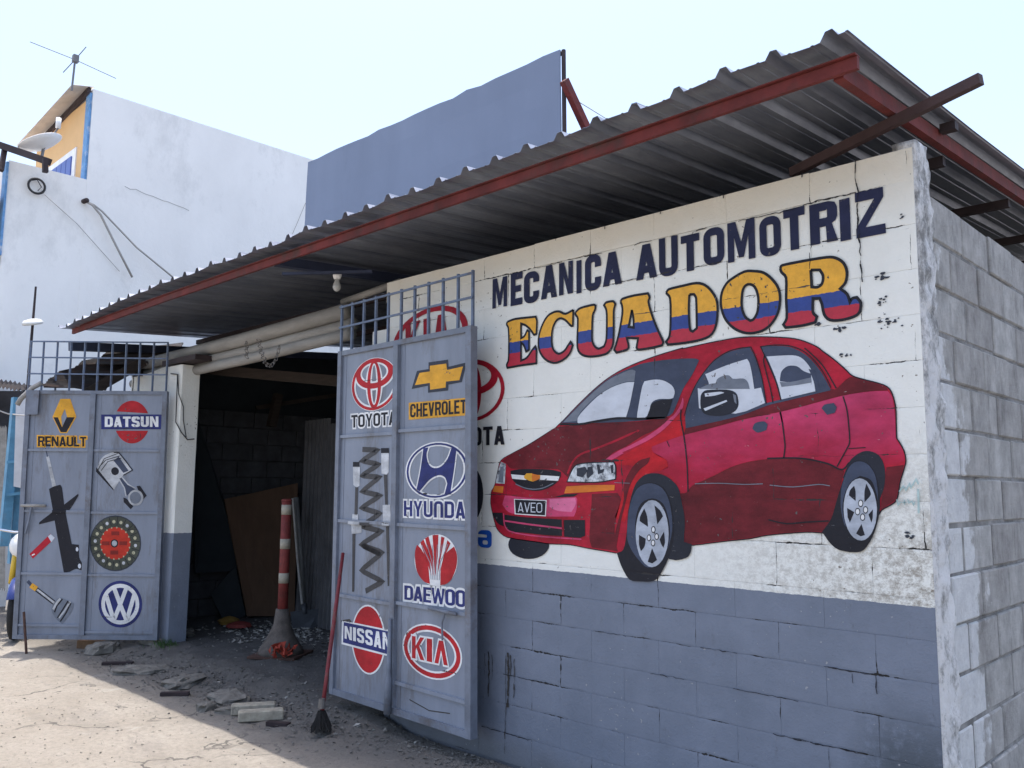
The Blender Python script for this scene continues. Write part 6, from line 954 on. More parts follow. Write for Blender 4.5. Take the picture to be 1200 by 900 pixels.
# ---- pillar at the left of the doorway
pil = thing('doorway_pillar', (-7.14, .1, 0), 'white over grey plastered pillar left of the doorway', 'pillar')
mb = MB(); rows = []
for i in range(61):
    z = i * 2.80 / 60; w = lambda a: .006 * noise.noise(Vector((a, z * 3, 1)))
    rows.append([(-7.30, .2 + w(1), z), (-7.30 + w(2), .0, z), (-7.20, w(8), z), (-7.045 + w(3), w(4), z), (-7.03 + w(5), .015, z), (-7.03 + w(6), .1, z), (-7.03 + w(7), .195, z), (-7.16, .2, z), (-7.30, .2 + w(1), z)])
m_ = len(rows[0]); mb.v = [p for r in rows for p in r]; mb.f = [(i * m_ + j, i * m_ + j + 1, (i + 1) * m_ + j + 1, (i + 1) * m_ + j) for i in range(60) for j in range(m_ - 1)] + [tuple(60 * m_ + j for j in range(m_ - 1))]
link('shaft', mb, 'pillar_paint', pil)
link('wire', MB().tube(['PW'] and [(-7.22, -.02, 2.72), (-7.08, -.015, 2.70), (-7.06, -.02, 2.55), (-7.05, -.02, 2.3), (-7.045, -.02, 2.22), (-7.02, .03, 2.12), (-7.005, .09, 2.05), (-7.005, .16, 2.06)], .006, 6), 'wire_black', pil)
link('wire', MB().tube([(-7.06, -.02, 2.70), (-7.03, -.015, 2.5), (-7.01, .03, 2.38), (-7.012, .04, 2.24), (-7.012, .08, 2.07)], .005, 6), 'wire_black', pil)
link('cap_plate', MB().box((-7.05, .12, 2.84), (.75, .30, .05)), 'purlin_iron', pil)

# ---- inside the garage
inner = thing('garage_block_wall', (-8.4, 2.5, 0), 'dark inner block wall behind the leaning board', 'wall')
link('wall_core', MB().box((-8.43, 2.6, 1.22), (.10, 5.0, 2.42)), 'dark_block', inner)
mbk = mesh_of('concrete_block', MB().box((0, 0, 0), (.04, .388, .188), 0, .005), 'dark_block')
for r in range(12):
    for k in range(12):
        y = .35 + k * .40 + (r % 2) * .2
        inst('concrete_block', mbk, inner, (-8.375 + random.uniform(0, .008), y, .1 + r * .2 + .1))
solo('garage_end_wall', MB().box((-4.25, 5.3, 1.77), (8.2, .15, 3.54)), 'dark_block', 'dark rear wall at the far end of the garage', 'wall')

# board leaning on the inner wall
def slab(corners, th, nrm): 
    mb = MB(); c = [Vector(p) for p in corners]; n = Vector(nrm).normalized() * th
    return mb.add([*c, *[p - n for p in c]], [(0, 1, 2, 3), (7, 6, 5, 4), (0, 4, 5, 1), (1, 5, 6, 2), (2, 6, 7, 3), (3, 7, 4, 0)])
solo('roof_void_sheet', slab([(-8.44, .1, 2.4), (-8.44, 5.2, 2.4), (-8.44, 5.2, 3.56), (-8.44, .1, 3.12)], .03, (1, 0, 0)), 'black_tarp', 'black sheet added above the inner block wall for the dark roof void', 'sheeting')  # black sheet added to close the dark void under the roof
solo('plywood_board', slab([(-7.950, 1.354, 0.112), (-7.780, 1.865, 0.080), (-8.150, 2.071, 1.639), (-8.260, 1.161, 1.440)], .015, (1, 0, .2)), 'plywood', 'brown plywood board leaning in the dark garage', 'board')
solo('tarpaulin_sheet', slab([(-8.220, 0.823, 0.607), (-8.150, 1.383, 0.616), (-8.300, 1.170, 1.459), (-8.330, 0.770, 2.495)], .01, (1, 0, 0)), 'black_tarp', 'black tarpaulin sheet hanging left of the plywood board', 'tarpaulin')
solo('board_shadow', slab([(-8.100, 1.141, 0.060), (-8.020, 1.371, 0.103), (-8.120, 1.268, 0.664), (-8.200, 1.020, 0.366)], .01, (1, 0, 0)), 'black_tarp', 'small black pointed sheet in place of the shadow at the foot of the board', 'shadow sheet')  # the board's shadow, built as a thin black sheet
# corrugated sheets standing behind the right gate
cs = thing('corrugated_sheets', (-7.880, 2.281, 0.100), 'grey corrugated sheets standing upright beside the right gate', 'metal sheets')
a = Vector((-7.500, 1.735, 0.142)); b_ = Vector((-6.300, 1.579, 0.354))
for s_ in range(2):
    p0 = a.lerp(b_, .52 * s_); p1 = a.lerp(b_, .52 * s_ + .54); n = 40; rows = []
    nrm = Vector((.6, -.8, 0))
    for zz in (.1, 1., 2.36 - .07 * s_):
        rows.append([Vector(p0.lerp(p1, i / n).to_tuple()[:2] + (zz,)) + nrm * (.022 * sin(i * 2 * pi / 6) + .03 * s_ + .1 * (zz < .5)) for i in range(n + 1)])
    link('corrugated_sheet', MB().ribbon(rows, .003, nrm), 'old_grey_sheet', cs)
# striped warning post with conical foot
px_, py_ = (-5.756, 0.482, 0.090)[:2]
post = thing('striped_post', (px_, py_, .09), 'red and cream banded post in a conical concrete foot', 'post')
ztop = 1.476
bands = [(.62, 'post_red')]; zz = .35; sh = MB().tube([(px_, py_, .3), (px_, py_, ztop)], .045, 14); link('shaft', sh, 'post_red', post, True)
for pxl in (600, 640, 682):
    zc = {600: 1.385, 640: 1.077, 682: 0.772}[pxl]
    link('cream_band', MB().lathe((px_, py_, zc - .045), [(.0465, 0), (.0468, .09)], 16), 'post_cream', post, True)
link('cap_band', MB().lathe((px_, py_, ztop - .012), [(.0478, 0), (.048, .012), (.03, .02)], 16), 'post_red', post)
mb = MB(); prof = [(.20, .0), (.19, .05), (.13, .14), (.08, .26), (.055, .40)]; mb.lathe((px_, py_, .1), prof, 18)
mb.v = [(x + .012 * noise.noise(Vector((x * 9, y * 9, z * 9))), y + .012 * noise.noise(Vector((y * 9, z * 9, x * 9))), z) for x, y, z in mb.v]
link('conical_foot', mb, 'cone_grey', post, True)
link('base_plate', MB().box((px_, py_, .100), (.44, .42, .02), .6), 'rust_iron', post)
mb = MB()
for k in range(26):
    a_ = random.uniform(-.5, 1.3); r_ = random.uniform(.10, .20); c = Vector((px_ + .09 + r_ * cos(a_ - .9), py_ - .05 + r_ * sin(a_ - .9) * .7, .13 + random.random() * .09))
    mb.add([c + Vector([random.uniform(-.04, .04) for _ in range(3)]) for _ in range(4)], [(0, 1, 2), (0, 2, 3), (0, 3, 1), (1, 3, 2)])
solo('orange_rag', mb, 'orange_rag', 'crumpled orange rag on the foot of the striped post', 'rag')
# spade and the pole beside it
sp = thing('spade', (-6.792, 1.413, 0.090), 'spade with long grey wooden handle standing on its blade', 'spade')
link('handle', MB().tube([(-7.200, 1.468, 1.474), (-7.100, 1.488, 0.851), (-7.000, 1.494, 0.255)], [.03, .032, .034], 10), 'grey_wood', sp, True)
mb = MB(); P = [(-7.000, 1.326, 0.262), (-6.900, 1.622, 0.280), (-6.850, 1.607, 0.116), (-6.850, 1.471, 0.068), (-6.950, 1.334, 0.089)]
P = [Vector(p) for p in P]; nn = Vector((.8, -.6, .1)) * .012; mb.add(P + [p - nn for p in P], [(0, 4, 3, 2, 1), (5, 6, 7, 8, 9)] + [(i, (i + 1) % 5, (i + 1) % 5 + 5, i + 5) for i in range(5)])
link('blade', mb, 'spade_steel', sp)
link('socket', MB().tube([(-7.000, 1.491, 0.328), (-6.950, 1.475, 0.226)], [.04, .03], 10), 'spade_steel', sp, True)
solo('thin_pole', MB().tube([(-7.150, 1.394, 1.466), (-7.050, 1.428, 0.765), (-6.900, 1.407, 0.345)], .013, 8), 'pipe_grey', 'thin grey pole leaning just left of the spade handle', 'pole')
# timber beams up in the dark
for (p, q_, w, lab) in (((-7.400, 0.346, 2.826), (-5.500, 1.052, 2.587), .10, 'long brown timber beam across the dark doorway'), ((-8.000, 1.658, 2.707), (-8.000, 1.584, 2.308), .09, 'short upright brown timber prop under the dark roof'), ((-8.200, 1.482, 2.539), (-8.000, 2.569, 2.784), .05, 'thin timber batten above the inner block wall')):
    solo('timber_beam', MB().beam(p, q_, w, w), 'timber', lab, 'beam')

# ---- the corrugated roof
SL = .066
roof = thing('corrugated_roof', (-4.2, 2.2, 3.2), 'corrugated metal lean-to roof on red steel beams', 'roof')
def rz_(y): return 3.312 + SL * (y + .6)
PIT = .2265
def prof(x):
    f = ((x + .045) / PIT) % 1.0; f = min(f, 1 - f) * PIT
    if f < .014: return .034
    if f < .036: return .034 * (1 - (f - .014) / .022)
    return .0035 if .062 < f < .074 else 0.
offs = [0, .014, .036, .06, .064, .072, .076]
YS = [-.72, -.66, -.55, 0, .8, 1.8, 3., 5.35]
edges = [.02 - .068 - PIT * 4 * k for k in range(0, 10)]
for k in range(9):
    xa = .030 if k == 0 else edges[k] + .02; xb = edges[k + 1] - .02 if k < 8 else -8.445
    ks = range(int(math.floor(-xa / PIT)) - 1, int(math.ceil(-xb / PIT)) + 2)
    xs = sorted({round(-.045 - PIT * i + s * o, 4) for i in ks for o in offs for s in (-1, 1)} | {xa, xb}); xs = [x for x in xs if xb <= x <= xa]
    rows = []
    for y in YS:
        e = max(0, 1 - (y + .72) / .2) if y < -.5 else 0
        rows.append([(x, y + (.012 * noise.noise(Vector((x * 6, 1, 0))) if e else 0), rz_(y) + prof(x) + .0025 * (k % 2) + e * .020 * noise.noise(Vector((x * 3.1, 0, 0))) - .066 * sstep(-6.4, -8.4, x) + .012 * noise.noise(Vector((x * .8, y * .5, 2)))) for x in xs])
    link('roof_sheet', MB().ribbon(rows, .0015), 'galvanised', roof)
ev = MB(); ev.beam((-8.36, -.60, 3.209), (-6.0, -.60, 3.229), .022, .050); ev.beam((-6.0, -.60, 3.229), (.015, -.60, 3.232), .022, .050); link('eave_beam', ev, 'red_primer', roof)
lip = MB().beam((-8.36, -.605, 3.239), (-6.0, -.605, 3.259), .045, .006).beam((-6.0, -.605, 3.259), (.015, -.605, 3.262), .045, .006); link('beam_lip', lip, 'red_primer', roof)
def rafter(x, m, w=.04, y0=-.574, y1=5.3):
    return link('rafter', MB().beam((x, y0, rz_(y0) - .075), (x, y1, rz_(y1) - .075), w, .068), m, roof)
rafter(-.075, 'red_primer'); rafter(-4.28, 'dark_blue_beam', .07);
for y in (.75, 1.93, 3.1, 4.2, 5.1):
    link('purlin', MB().beam((-8.3, y, rz_(y) - .140), (-.102, y, rz_(y) - .140), .04, .05), 'purlin_iron', roof)
for y in (.55,):
    link('purlin_end', MB().beam((-.048, y, rz_(y) - .040), (.022, y, rz_(y) - .040), .05, .04), 'purlin_iron', roof)
solo('iron_bar', MB().beam((-.60, .09, 3.145), (.306, -.10, 3.25), .034, .045), 'brown_iron', 'dark brown iron bar jutting out over the wall corner', 'bar')
solo('angle_strut', MB().beam((-.075, -.02, 3.13), (-.075, -.02, 3.26), .03, .012), 'brown_iron', 'short iron upright under the red rafter at the corner', 'strut')
solo('dark_timber', MB().beam((-8.42, -.60, 3.06), (-8.42, .8, 3.175), .10, .09).beam((-8.42, .8, 3.175), (-8.42, 5.2, 3.545), .10, .09), 'dark_blue_beam', 'dark horizontal timber under the left end of the roof', 'beam')
for k, (z, y, r) in enumerate(((2.985, .13, .062), (2.885, .19, .055), (2.80, .16, .05))):
    solo('grey_pipe', MB().tube([(-8.6, y, z - .06), (-6, y, z - .03), (-4.40 + .02 * k, y, z + .01)], r, 16), 'pipe_grey', ['thick grey pipe, topmost of three over the doorway', 'grey pipe in the middle of three over the doorway', 'thin grey pipe, lowest of three over the doorway'][k], 'pipe', 'pipes over the doorway', True)
solo('short_pipe', MB().tube([(-4.55, .2, 3.10), (-3.75, .16, 3.13)], .028, 12), 'pipe_grey', 'short grey pipe end beside the top of the white wall', 'pipe', None, True)
# lamp and chain
lamp = thing('light_bulb', (-4.05, -.2, 3.2), 'white light bulb hanging in its holder under the eave', 'light bulb')
link('holder', MB().lathe((-4.05, -.2, 3.135), [(.024, 0), (.034, .03), (.034, .055)], 14), 'white_enamel', lamp, True)
link('bulb', MB().lathe((-4.05, -.2, 3.02), [(.005, .02), (.022, .03), (.031, .05), (.029, .07), (.018, .10), (.016, .118)], 14), 'bulb_glass', lamp, True)
solo('dark_rail', MB().beam((-4.28, -.52, 3.155), (-3.75, -.1, 3.16), .03, .02), 'dark_blue_beam', 'thin dark rail beside the hanging light bulb', 'rail')
ch = thing('chain', (-5.352, 0.000, 2.803), 'steel chain looped below the grey pipes', 'chain')
A_ = [Vector((-5.586, 0.030, 2.894)), Vector((-5.532, 0.030, 2.773)), Vector((-5.434, 0.030, 2.650)), Vector((-5.347, 0.030, 2.627)), Vector((-5.280, 0.030, 2.673)), Vector((-5.220, 0.030, 2.792))]
kk = 0; lm = mesh_of('chain_link', MB().torus((0, 0, 0), .016, .004, (0, 1, 0), 10, 5, (.6, 1.3)), 'chain_steel')
for p, q_ in zip(A_, A_[1:]):
    L = (q_ - p).length; n = max(1, round(L / .034))
    for i in range(n):
        c = p.lerp(q_, (i + .5) / n); o = inst('chain_link', lm, ch, c); d = q_ - p; o.rotation_euler = (0, atan2(d.x, d.z), 0) if kk % 2 else (0, atan2(d.x, d.z), .9); kk += 1
c2 = thing('chain', (-5.719, 0.000, 2.805), 'short steel chain end hanging left of the looped chain', 'chain')
p = Vector((-5.798, 0.030, 2.895)); q_ = Vector((-5.783, 0.030, 2.738))
for i in range(6): o = inst('chain_link', lm, c2, p.lerp(q_, (i + .5) / 6)); o.rotation_euler = (0, 0, 1.2 * (i % 2))

# ---- gates
def gate(fr, th, left, right, v0, v1, bar, rails_l, rails_r, g_top, g_n, g_rows, grid_r):
    """left/right: (u at bottom, u at top)"""
    D = lambda d: FR[fr][2] * d
    def U(s, v):
        t = (v - v0) / (v1 - v0); a = left[0] + (left[1] - left[0]) * t; b_ = right[0] + (right[1] - right[0]) * t; return a + (b_ - a) * s
    def bx(u0, u1, va, vb, d0, d1, racked=True):
        vs = []
        for d in (d0, d1):
            for (u, v) in ((u0, va), (u1, va), (u1, vb), (u0, vb)):
                vs.append(F3(fr, U(u, v), v, d))
        return MB().add(vs, [(0, 3, 2, 1), (4, 5, 6, 7), (0, 1, 5, 4), (1, 2, 6, 5), (2, 3, 7, 6), (3, 0, 4, 7)])
    w = (right[0] - left[0]); S = lambda m: m / w
    fw = S(.045); fr_ = S(.052 if fr == 'R' else .045)
    link('frame_upright', bx(0, fw, v0, v1, -.012, .022), 'gate_frame_grey', th)
    link('frame_upright', bx(1 - fr_, 1, v0, v1, -.03, .024), 'gate_frame_grey', th)
    link('frame_rail', bx(fw, 1 - fr_, v0, v0 + .04, -.010, .020), 'gate_frame_grey', th)
    link('frame_rail', bx(fw, 1 - fr_, v1 - .035, v1, -.010, .018), 'gate_frame_grey', th)
    link('centre_bar', bx(bar - S(.026), bar + S(.026), v0 + .04, v1 - .035, -.010, .030), 'gate_frame_grey', th)
    for (s0, s1, rails) in ((fw, bar - S(.026), rails_l), (bar + S(.026), 1 - fr_, rails_r)):
        vs = [v0 + .04] + sorted(rails) + [v1 - .035]
        for r in rails: link('cross_rail', bx(s0, s1, r - .011, r + .011, -.004, .016), 'gate_grey', th)
        for a, b2 in zip(vs, vs[1:]): link('sheet_panel', bx(s0, s1, a, b2, -.003, .0), 'gate_grey', th)
        link('welded_strip', bx(s0 + S(.045), s0 + S(.048), v0 + .04, v1 - .04, 0, .0022), 'gate_frame_grey', th)
    # bar grille on top
    for i in range(g_n + 1):
        s = i / g_n * grid_r; s = max(.006, min(s, .994)); t = (g_top - v0) / (v1 - v0)
        link('grille_bar', MB().beam(F3(fr, U(s, v1), v1, .0), F3(fr, U(s, v1) + (left[1] - left[0]) * .15, g_top + (.02 if fr == 'R' else 0), .0), .016, .016, (1, 0, 0)), 'bar_blue_grey', th)
    for z in g_rows: link('grille_rail', MB().beam(F3(fr, U(.0, v1) - .005, z, .013), F3(fr, U(grid_r, v1), z, .013), .010, .014), 'bar_blue_grey', th)
    return U
gr_ = thing('steel_gate', (OR.x + .7, OR.y, 0), 'grey steel gate leaf folded back against the white wall, with springs painted on it', 'gate')
UR = gate('R', gr_, (0, -.032), (1.512, 1.462), .155, 2.592, .486, [1.96, 1.357, .838], [1.972, 1.355, .853, .352], 2.925, 10, [2.925, 2.77], 1.)
gl_ = thing('steel_gate', (OL.x + .5, OL.y + .5, 0), 'grey steel gate leaf swung out by the pillar, with a clutch disc painted on it', 'gate')
UL = gate('L', gl_, (0, -.05), (1.392, 1.352), .121, 2.525, .478, [1.932, 1.336, .738, .25], [1.934, 1.326, .728, .19], 3.018, 10, [3.016, 2.854, 2.69], .985)
# right gate's pictures
toyota_like(gr_, 'R', BOX['toyota_em'], 'logo_red', True, 'red oval emblem outlined in white, upper left panel')
word(gr_, 'R', 'TOYOTA', BOX['toyota_text'], 'black_paint', 1, .30, .18, .012, 'white_paint', 'black word TOYOTA edged in white')
paint_groups('R', gr_, {'bow': ('bow_tie_emblem', 'gold bow-tie emblem on a dark border'), 'sh': ('spring_picture', 'painted dark coil spring between two dampers')})
word(gr_, 'R', 'CHEVROLET', BOX['chev_text'], 'black_paint', 1, .32, .17, .01, 'gold_paint', 'black word CHEVROLET on a gold strip', solid=BOX['chev_box'], gap=.12)
q = BOX['hyu_em']; mb = MB(); fill(mb, 'R', [ellp(q, 0, 0, 1, 1), ellp(q, 0, 0, .84, .84)], 1)
hy = [s for s in SHAPES if s[0] == 'hyu'][0][6][0]
p_ = link('oval_emblem', mb, 'white_paint', gr_, label='dark blue slanted H inside an oval, edged in white')
mb = MB(); ring(mb, 'R', q, 2, 0, 0, .955, .955, .89, .89); link('blue_oval', mb, 'navy_paint', p_)
link('white_h_edge', fill(MB(), 'R', [offset(smooth_loop(hy), .011)], 1.5), 'white_paint', p_)
link('blue_h', fill(MB(), 'R', [smooth_loop(hy)], 3), 'navy_paint', p_)
word(gr_, 'R', 'HYUnDAI', BOX['hyu_text'], 'navy_paint', 1, .30, .17, .012, 'white_paint', 'dark blue word HYUNDAI edged in white', gap=.16)
q = BOX['dae_em']; p_ = link('shell_emblem', fill(MB(), 'R', [ellp(q, 0, 0, 1, 1)], 1), 'white_paint', gr_, label='red fan shell emblem on a white disc')
mb = MB()
for s in SHAPES:
    if s[0] == 'dae': fill(mb, 'R', [smooth_loop(s[6][0]) if s[7] else s[6][0]], 2)
link('red_petals', mb, 'logo_red', p_)
mb = MB()
for x in (-.20, -.12, .10, .18, -.05, .03): stroke_mesh(mb, 'R', [warp(q, .5 + x * .5, .12), warp(q, .5 + x * .62, .45), warp(q, .5 + x * 1.6, .80)], .006, 2.4)
link('grey_stripes', mb, 'gate_grey', p_)
word(gr_, 'R', 'DAEWOO', BOX['dae_text'], 'navy_paint', 1, .32, .17, .014, 'white_paint', 'dark blue word DAEWOO edged in white', gap=.06)
q = BOX['nis_circ']; p_ = link('disc_emblem', fill(MB(), 'R', [ellp(q, 0, 0, 1, 1)], 1), 'white_paint', gr_, label='red disc edged in white behind a dark banner')
link('red_disc', fill(MB(), 'R', [ellp(q, 0, 0, .92, .95)], 2), 'logo_red', p_)
paint_groups('R', gr_, {'nis': ('banner', 'dark blue banner edged in white')})
word(gr_, 'R', 'NISSAN', BOX['nis_text'], 'white_paint', 5, .34, .19, label='white word NISSAN', gap=.16)
kia_like(gr_, 'R', BOX['kia_em'], BOX['kia_text'], 'logo_red', True, 'red oval ring edged in white, low right panel')
# hardware of the right gate
for (u, v, L) in ((1.25, .86, .26), (1.20, 1.40, .0)):
    if L: link('bolt', MB().tube([F3('R', u - L / 2, v, .035), F3('R', u + L / 2, v - .01, .035)], .012, 8), 'gate_frame_grey', gr_, True)
link('hasp', MB().tube([F3('R', 1.27, .85, .03), F3('R', 1.24, .78, .028), F3('R', 1.245, .68, .025)], .007, 6), 'gate_frame_grey', gr_)
link('drop_bolt', MB().tube([F3('R', .735, .16, .05), F3('R', .735, .36, .05), F3('R', .732, .42, .045), F3('R', .73, .75, .042)], [.024, .026, .016, .012], 10), 'gate_frame_grey', gr_, True)
for (P, w) in (([(.30, .60), (.42, .64), (.55, .64), (.66, .66)], .008), ([(.42, .64), (.44, .42)], .006), ([(.10, .66), (.20, .68), (.30, .62)], .012), ([(.9, .27), (1.1, .24), (1.3, .26)], .006)):
    link('scuff_mark', stroke_mesh(MB(), 'R', [(a + 0., b2) for a, b2 in P], w, .6), 'drip_stain', gr_)
for nm2, m2_, bxn in (('painted_over_rail', 'steel_paint', 'dmp1'), ('painted_over_rail', 'steel_paint', 'dmp2'), ('painted_over_rail', 'spring_paint', 'spr1')):
    q = BOX[bxn]; link(nm2, MB().add([F3('R', q[i][0], q[i][1], .0168) for i in (3, 2, 1, 0)], [(0, 1, 2, 3)]), m2_, gr_)
q = BOX['strp']; link('painted_over_rail', MB().add([F3('L', q[i][0], q[i][1], .0168) for i in (3, 2, 1, 0)], [(0, 1, 2, 3)]), 'black_paint', gl_)
# left gate's pictures
paint_groups('L', gl_, {'ren': ('diamond_emblem', 'yellow and black open diamond emblem'), 'strut': ('strut_picture', 'painted black strut with a steel rod'), 'tag': ('red_tag', 'small slanted red painted tag'),
    'piston': ('piston_picture', 'painted steel piston with its connecting rod'), 'disc': ('clutch_disc_picture', 'painted clutch disc with a red centre'), 'cv': ('axle_joint_picture', 'painted steel axle joint with brass nut')})
word(gl_, 'L', 'RENAULT', BOX['ren_text'], 'black_paint', 1, .30, .18, .012, 'gold_paint', 'black word RENAULT edged in yellow', gap=.12)
q = BOX['dat_circ']; mb = MB()
top = [p for p in ellp(q, 0, 0, 1, 1, 60) if p[1] > BOX['dat_text'][0][1] + .035]; bot = [p for p in ellp(q, 0, 0, 1, 1, 60) if p[1] < BOX['dat_text'][2][1] - .035]
top.sort(key=lambda p: p[0]); bot.sort(key=lambda p: p[0])
link('upper_half_disc', fill(MB(), 'L', [top], 1), 'logo_red', gl_, label='red half disc above the blue banner'); link('lower_half_disc', fill(MB(), 'L', [bot], 1), 'logo_red', gl_, label='red half disc below the blue banner')
paint_groups('L', gl_, {'dat': ('banner', 'dark blue banner')})
word(gl_, 'L', 'DATSUN', BOX['dat_text'], 'white_paint', 4, .36, .21, label='white word DATSUN', gap=.12)
q = BOX['vw']; p_ = link('round_emblem', fill(MB(), 'L', [ellp(q, 0, 0, 1, 1)], 1), 'navy_paint', gl_, label='white V over W in a ring on a dark blue disc')
mb = MB(); ring(mb, 'L', q, 2, 0, 0, .87, .87, .70, .70); link('white_ring', mb, 'white_paint', p_)
for P in ([(-.30, .74), (-.02, .04), (.02, .04), (.30, .74)], [(-.66, .44), (-.32, -.62), (-.26, -.62), (0, -.02), (.26, -.62), (.32, -.62), (.66, .44)]):
    link('white_stroke', stroke_mesh(MB(), 'L', [warp(q, .5 + .5 * x, .5 + .5 * y) for x, y in P], .040, 3 + .3 * len(P)), 'white_paint', p_)
u0 = -.02
link('hinge_plate', MB().add([F3('L', u, v, d) for d in (.024, .04) for u, v in ((-.02, 2.28), (.09, 2.28), (.09, 2.52), (-.02, 2.52))], [(0, 3, 2, 1), (4, 5, 6, 7), (0, 1, 5, 4), (1, 2, 6, 5), (2, 3, 7, 6), (3, 0, 4, 7)]), 'gate_frame_grey', gl_)
link('bolt', MB().tube([F3('L', .0, 1.39, .04), F3('L', .24, 1.39, .04)], .014, 8), 'pipe_grey', gl_, True)
link('hasp', MB().tube([F3('L', .10, 1.39, .035), F3('L', .085, 1.25, .035), F3('L', .06, 1.12, .035)], .011, 6), 'gate_frame_grey', gl_)
link('top_arm', MB().tube([F3('L', .09, 2.60, .0), F3('L', .0, 2.55, .0), F3('L', -.12, 2.44, -.02), F3('L', -.15, 2.38, -.02)], .025, 8), 'pipe_grey', gl_, True)

# ---- things standing or lying outside
pb, pt = (-3.657, -0.469, 0.020), (-3.876, -0.190, 1.136)
mop = thing('red_pole_broom', pb, 'worn red pole with a black bristle clump, leaning on the right gate', 'broom')
pb, pt = Vector(pb) + Vector((0, 0, .10)), Vector(pt); pts_ = [pb.lerp(pt, t) for t in (0, .25, .3, .6, 1)]
link('handle', MB().tube(pts_, [.014, .013, .014, .014, .012], 8), 'pole_red', mop, True)
mb = MB()
for k in range(150):
    a_ = random.uniform(0, 2 * pi); r_ = .045 * sqrt(random.random()); b2 = pb + Vector((r_ * cos(a_) * .5, r_ * sin(a_) * .5, random.uniform(-.01, .04)))
    mb.tube([b2, pb + Vector((r_ * cos(a_) * 1.6, r_ * sin(a_) * 1.6, -.095 + random.uniform(0, .03)))], .0045, 4)
link('bristles', mb, 'black_bristle', mop)
link('binding', MB().lathe(pb + Vector((0, 0, .05)), [(.026, 0), (.02, .06)], 10), 'chain_steel', mop)
solo('iron_stake', MB().tube([(-7.878, -0.965, 0.000), (-7.960, -0.990, 0.381)], .012, 8), 'rust_iron', 'thin rusty iron stake standing before the left gate', 'stake')
solo('wood_block', MB().box((-7.72, -.42, .045), (.26, .12, .08), .75), 'wood_block', 'reddish wood block under the left gate', 'block')

def rock(c, s, seed, name, m, lab, cat, grp=None, flat=1.):
    mb = MB(); n = 16; rg = 9
    for i in range(rg + 1):
        ph = -pi / 2 + pi * i / rg
        for k in range(n):
            th = 2 * pi * k / n; d = Vector((cos(ph) * cos(th), cos(ph) * sin(th), sin(ph)))
            d = Vector([math.copysign(abs(v) ** .7, v) for v in d])
            r = 1 + .34 * noise.fractal(d * 2.0 + Vector((seed * 3.1, 0, 0)), 1, 2, 4)
            mb.v.append((d.x * s[0] * r, d.y * s[1] * r, d.z * s[2] * r))
    mb.f = [(i * n + k, i * n + (k + 1) % n, (i + 1) * n + (k + 1) % n, (i + 1) * n + k) for i in range(rg) for k in range(n)]
    ca, sa = cos(seed), sin(seed)
    mb.v = [(c[0] + x * ca - y * sa, c[1] + x * sa + y * ca, c[2] + z) for x, y, z in mb.v]
    return solo(name, mb, m, lab, cat, grp)
rk = [((-6.351, -0.518, 0.030), (.24, .13, .05), 'largest pale slab of broken kerb, before the pillar'), ((-5.646, -0.444, 0.030), (.20, .12, .05), 'broken kerb lump with a crumbled front edge'),
      ((-4.933, -0.444, 0.030), (.20, .13, .05), 'flat grey kerb slab behind the two bricks'), ((-4.563, -0.611, 0.020), (.13, .05, .03), 'narrow broken kerb piece in front of the bricks'),
      ((-7.394, -0.436, 0.030), (.15, .11, .07), 'rough stone under the left gate beside the bright ground'), ((-7.367, 0.366, 0.060), (.13, .07, .06), 'pale stone at the foot of the pillar'),
      ((-7.228, -0.049, 0.020), (.12, .09, .035), 'small rubble lump at the pillar front'), ((-4.754, -0.707, 0.020), (.07, .06, .05), 'dark stone before the kerb lumps')]
for i, (c, s, lab) in enumerate(rk): rock((c[0], c[1], ground_z(c[0], c[1]) + s[2] * .2), s, i + 1., 'rubble_stone', 'rubble_concrete', lab, 'rubble', 'broken kerb rubble across the doorway')
for i, (c, lab) in enumerate((((-4.435, -0.517, 0.050), 'pale loose brick, left one of the pair in the doorway'), ((-4.233, -0.572, 0.050), 'pale loose brick, right one of the pair in the doorway'))):
    solo('loose_brick', MB().box((c[0], c[1], ground_z(c[0], c[1]) + .03), (.30, .085, .07), 1.02 + .04 * i, .008), 'pale_brick', lab, 'brick', 'two loose bricks')
for i, (c, rz, lab) in enumerate((((-6.791, -0.541, 0.020), .9, 'dark wooden scrap before the largest kerb slab'), ((-5.344, -0.671, 0.010), .95, 'thin dark scrap lying on the shaded street'), ((-4.059, -0.541, 0.010), .5, 'pale thin sliver near the broom'))):
    solo('wood_scrap', MB().box((c[0], c[1], ground_z(c[0], c[1]) + .012), (.26 - .05 * i, .05, .025), rz), 'purlin_iron', lab, 'scrap')
# gravel and litter nobody could count
def bits(name, m, spots, lab, size=(.006, .02), cat='rubble'):
    mb = MB()
    for (cx, cy, rx, ry, n) in spots:
        for _ in range(n):
            x = random.gauss(cx, rx); y = random.gauss(cy, ry); s = random.uniform(*size); z = ground_z(x, y) + s * .3
            if x > -3.75 and y > -.03: continue
            P = [(x + random.uniform(-s, s), y + random.uniform(-s, s), z + random.uniform(-s, s) * .5) for _ in range(5)]
            mb.add(P, [(0, 1, 2), (0, 2, 3), (0, 3, 1), (1, 3, 4), (1, 4, 2), (2, 4, 3)])
    o = link(name, mb, m); tag(o, lab, cat); return stuff(o)
bits('gravel', 'gravel_mix', [(-6.5, -.45, .7, .15, 700), (-5.2, -.4, .8, .18, 700), (-3.6, -.25, .7, .10, 350), (-4.2, -.4, .7, .15, 500), (-2.6, -.12, .5, .05, 300), (-5, .5, 1.5, .5, 500)], 'loose grey gravel and crumbs across the doorway')
bits('street_grit', 'rubble_concrete', [(-5, -1.8, 2.2, .7, 1600)], 'fine pale grit on the sunlit street', (.003, .012))
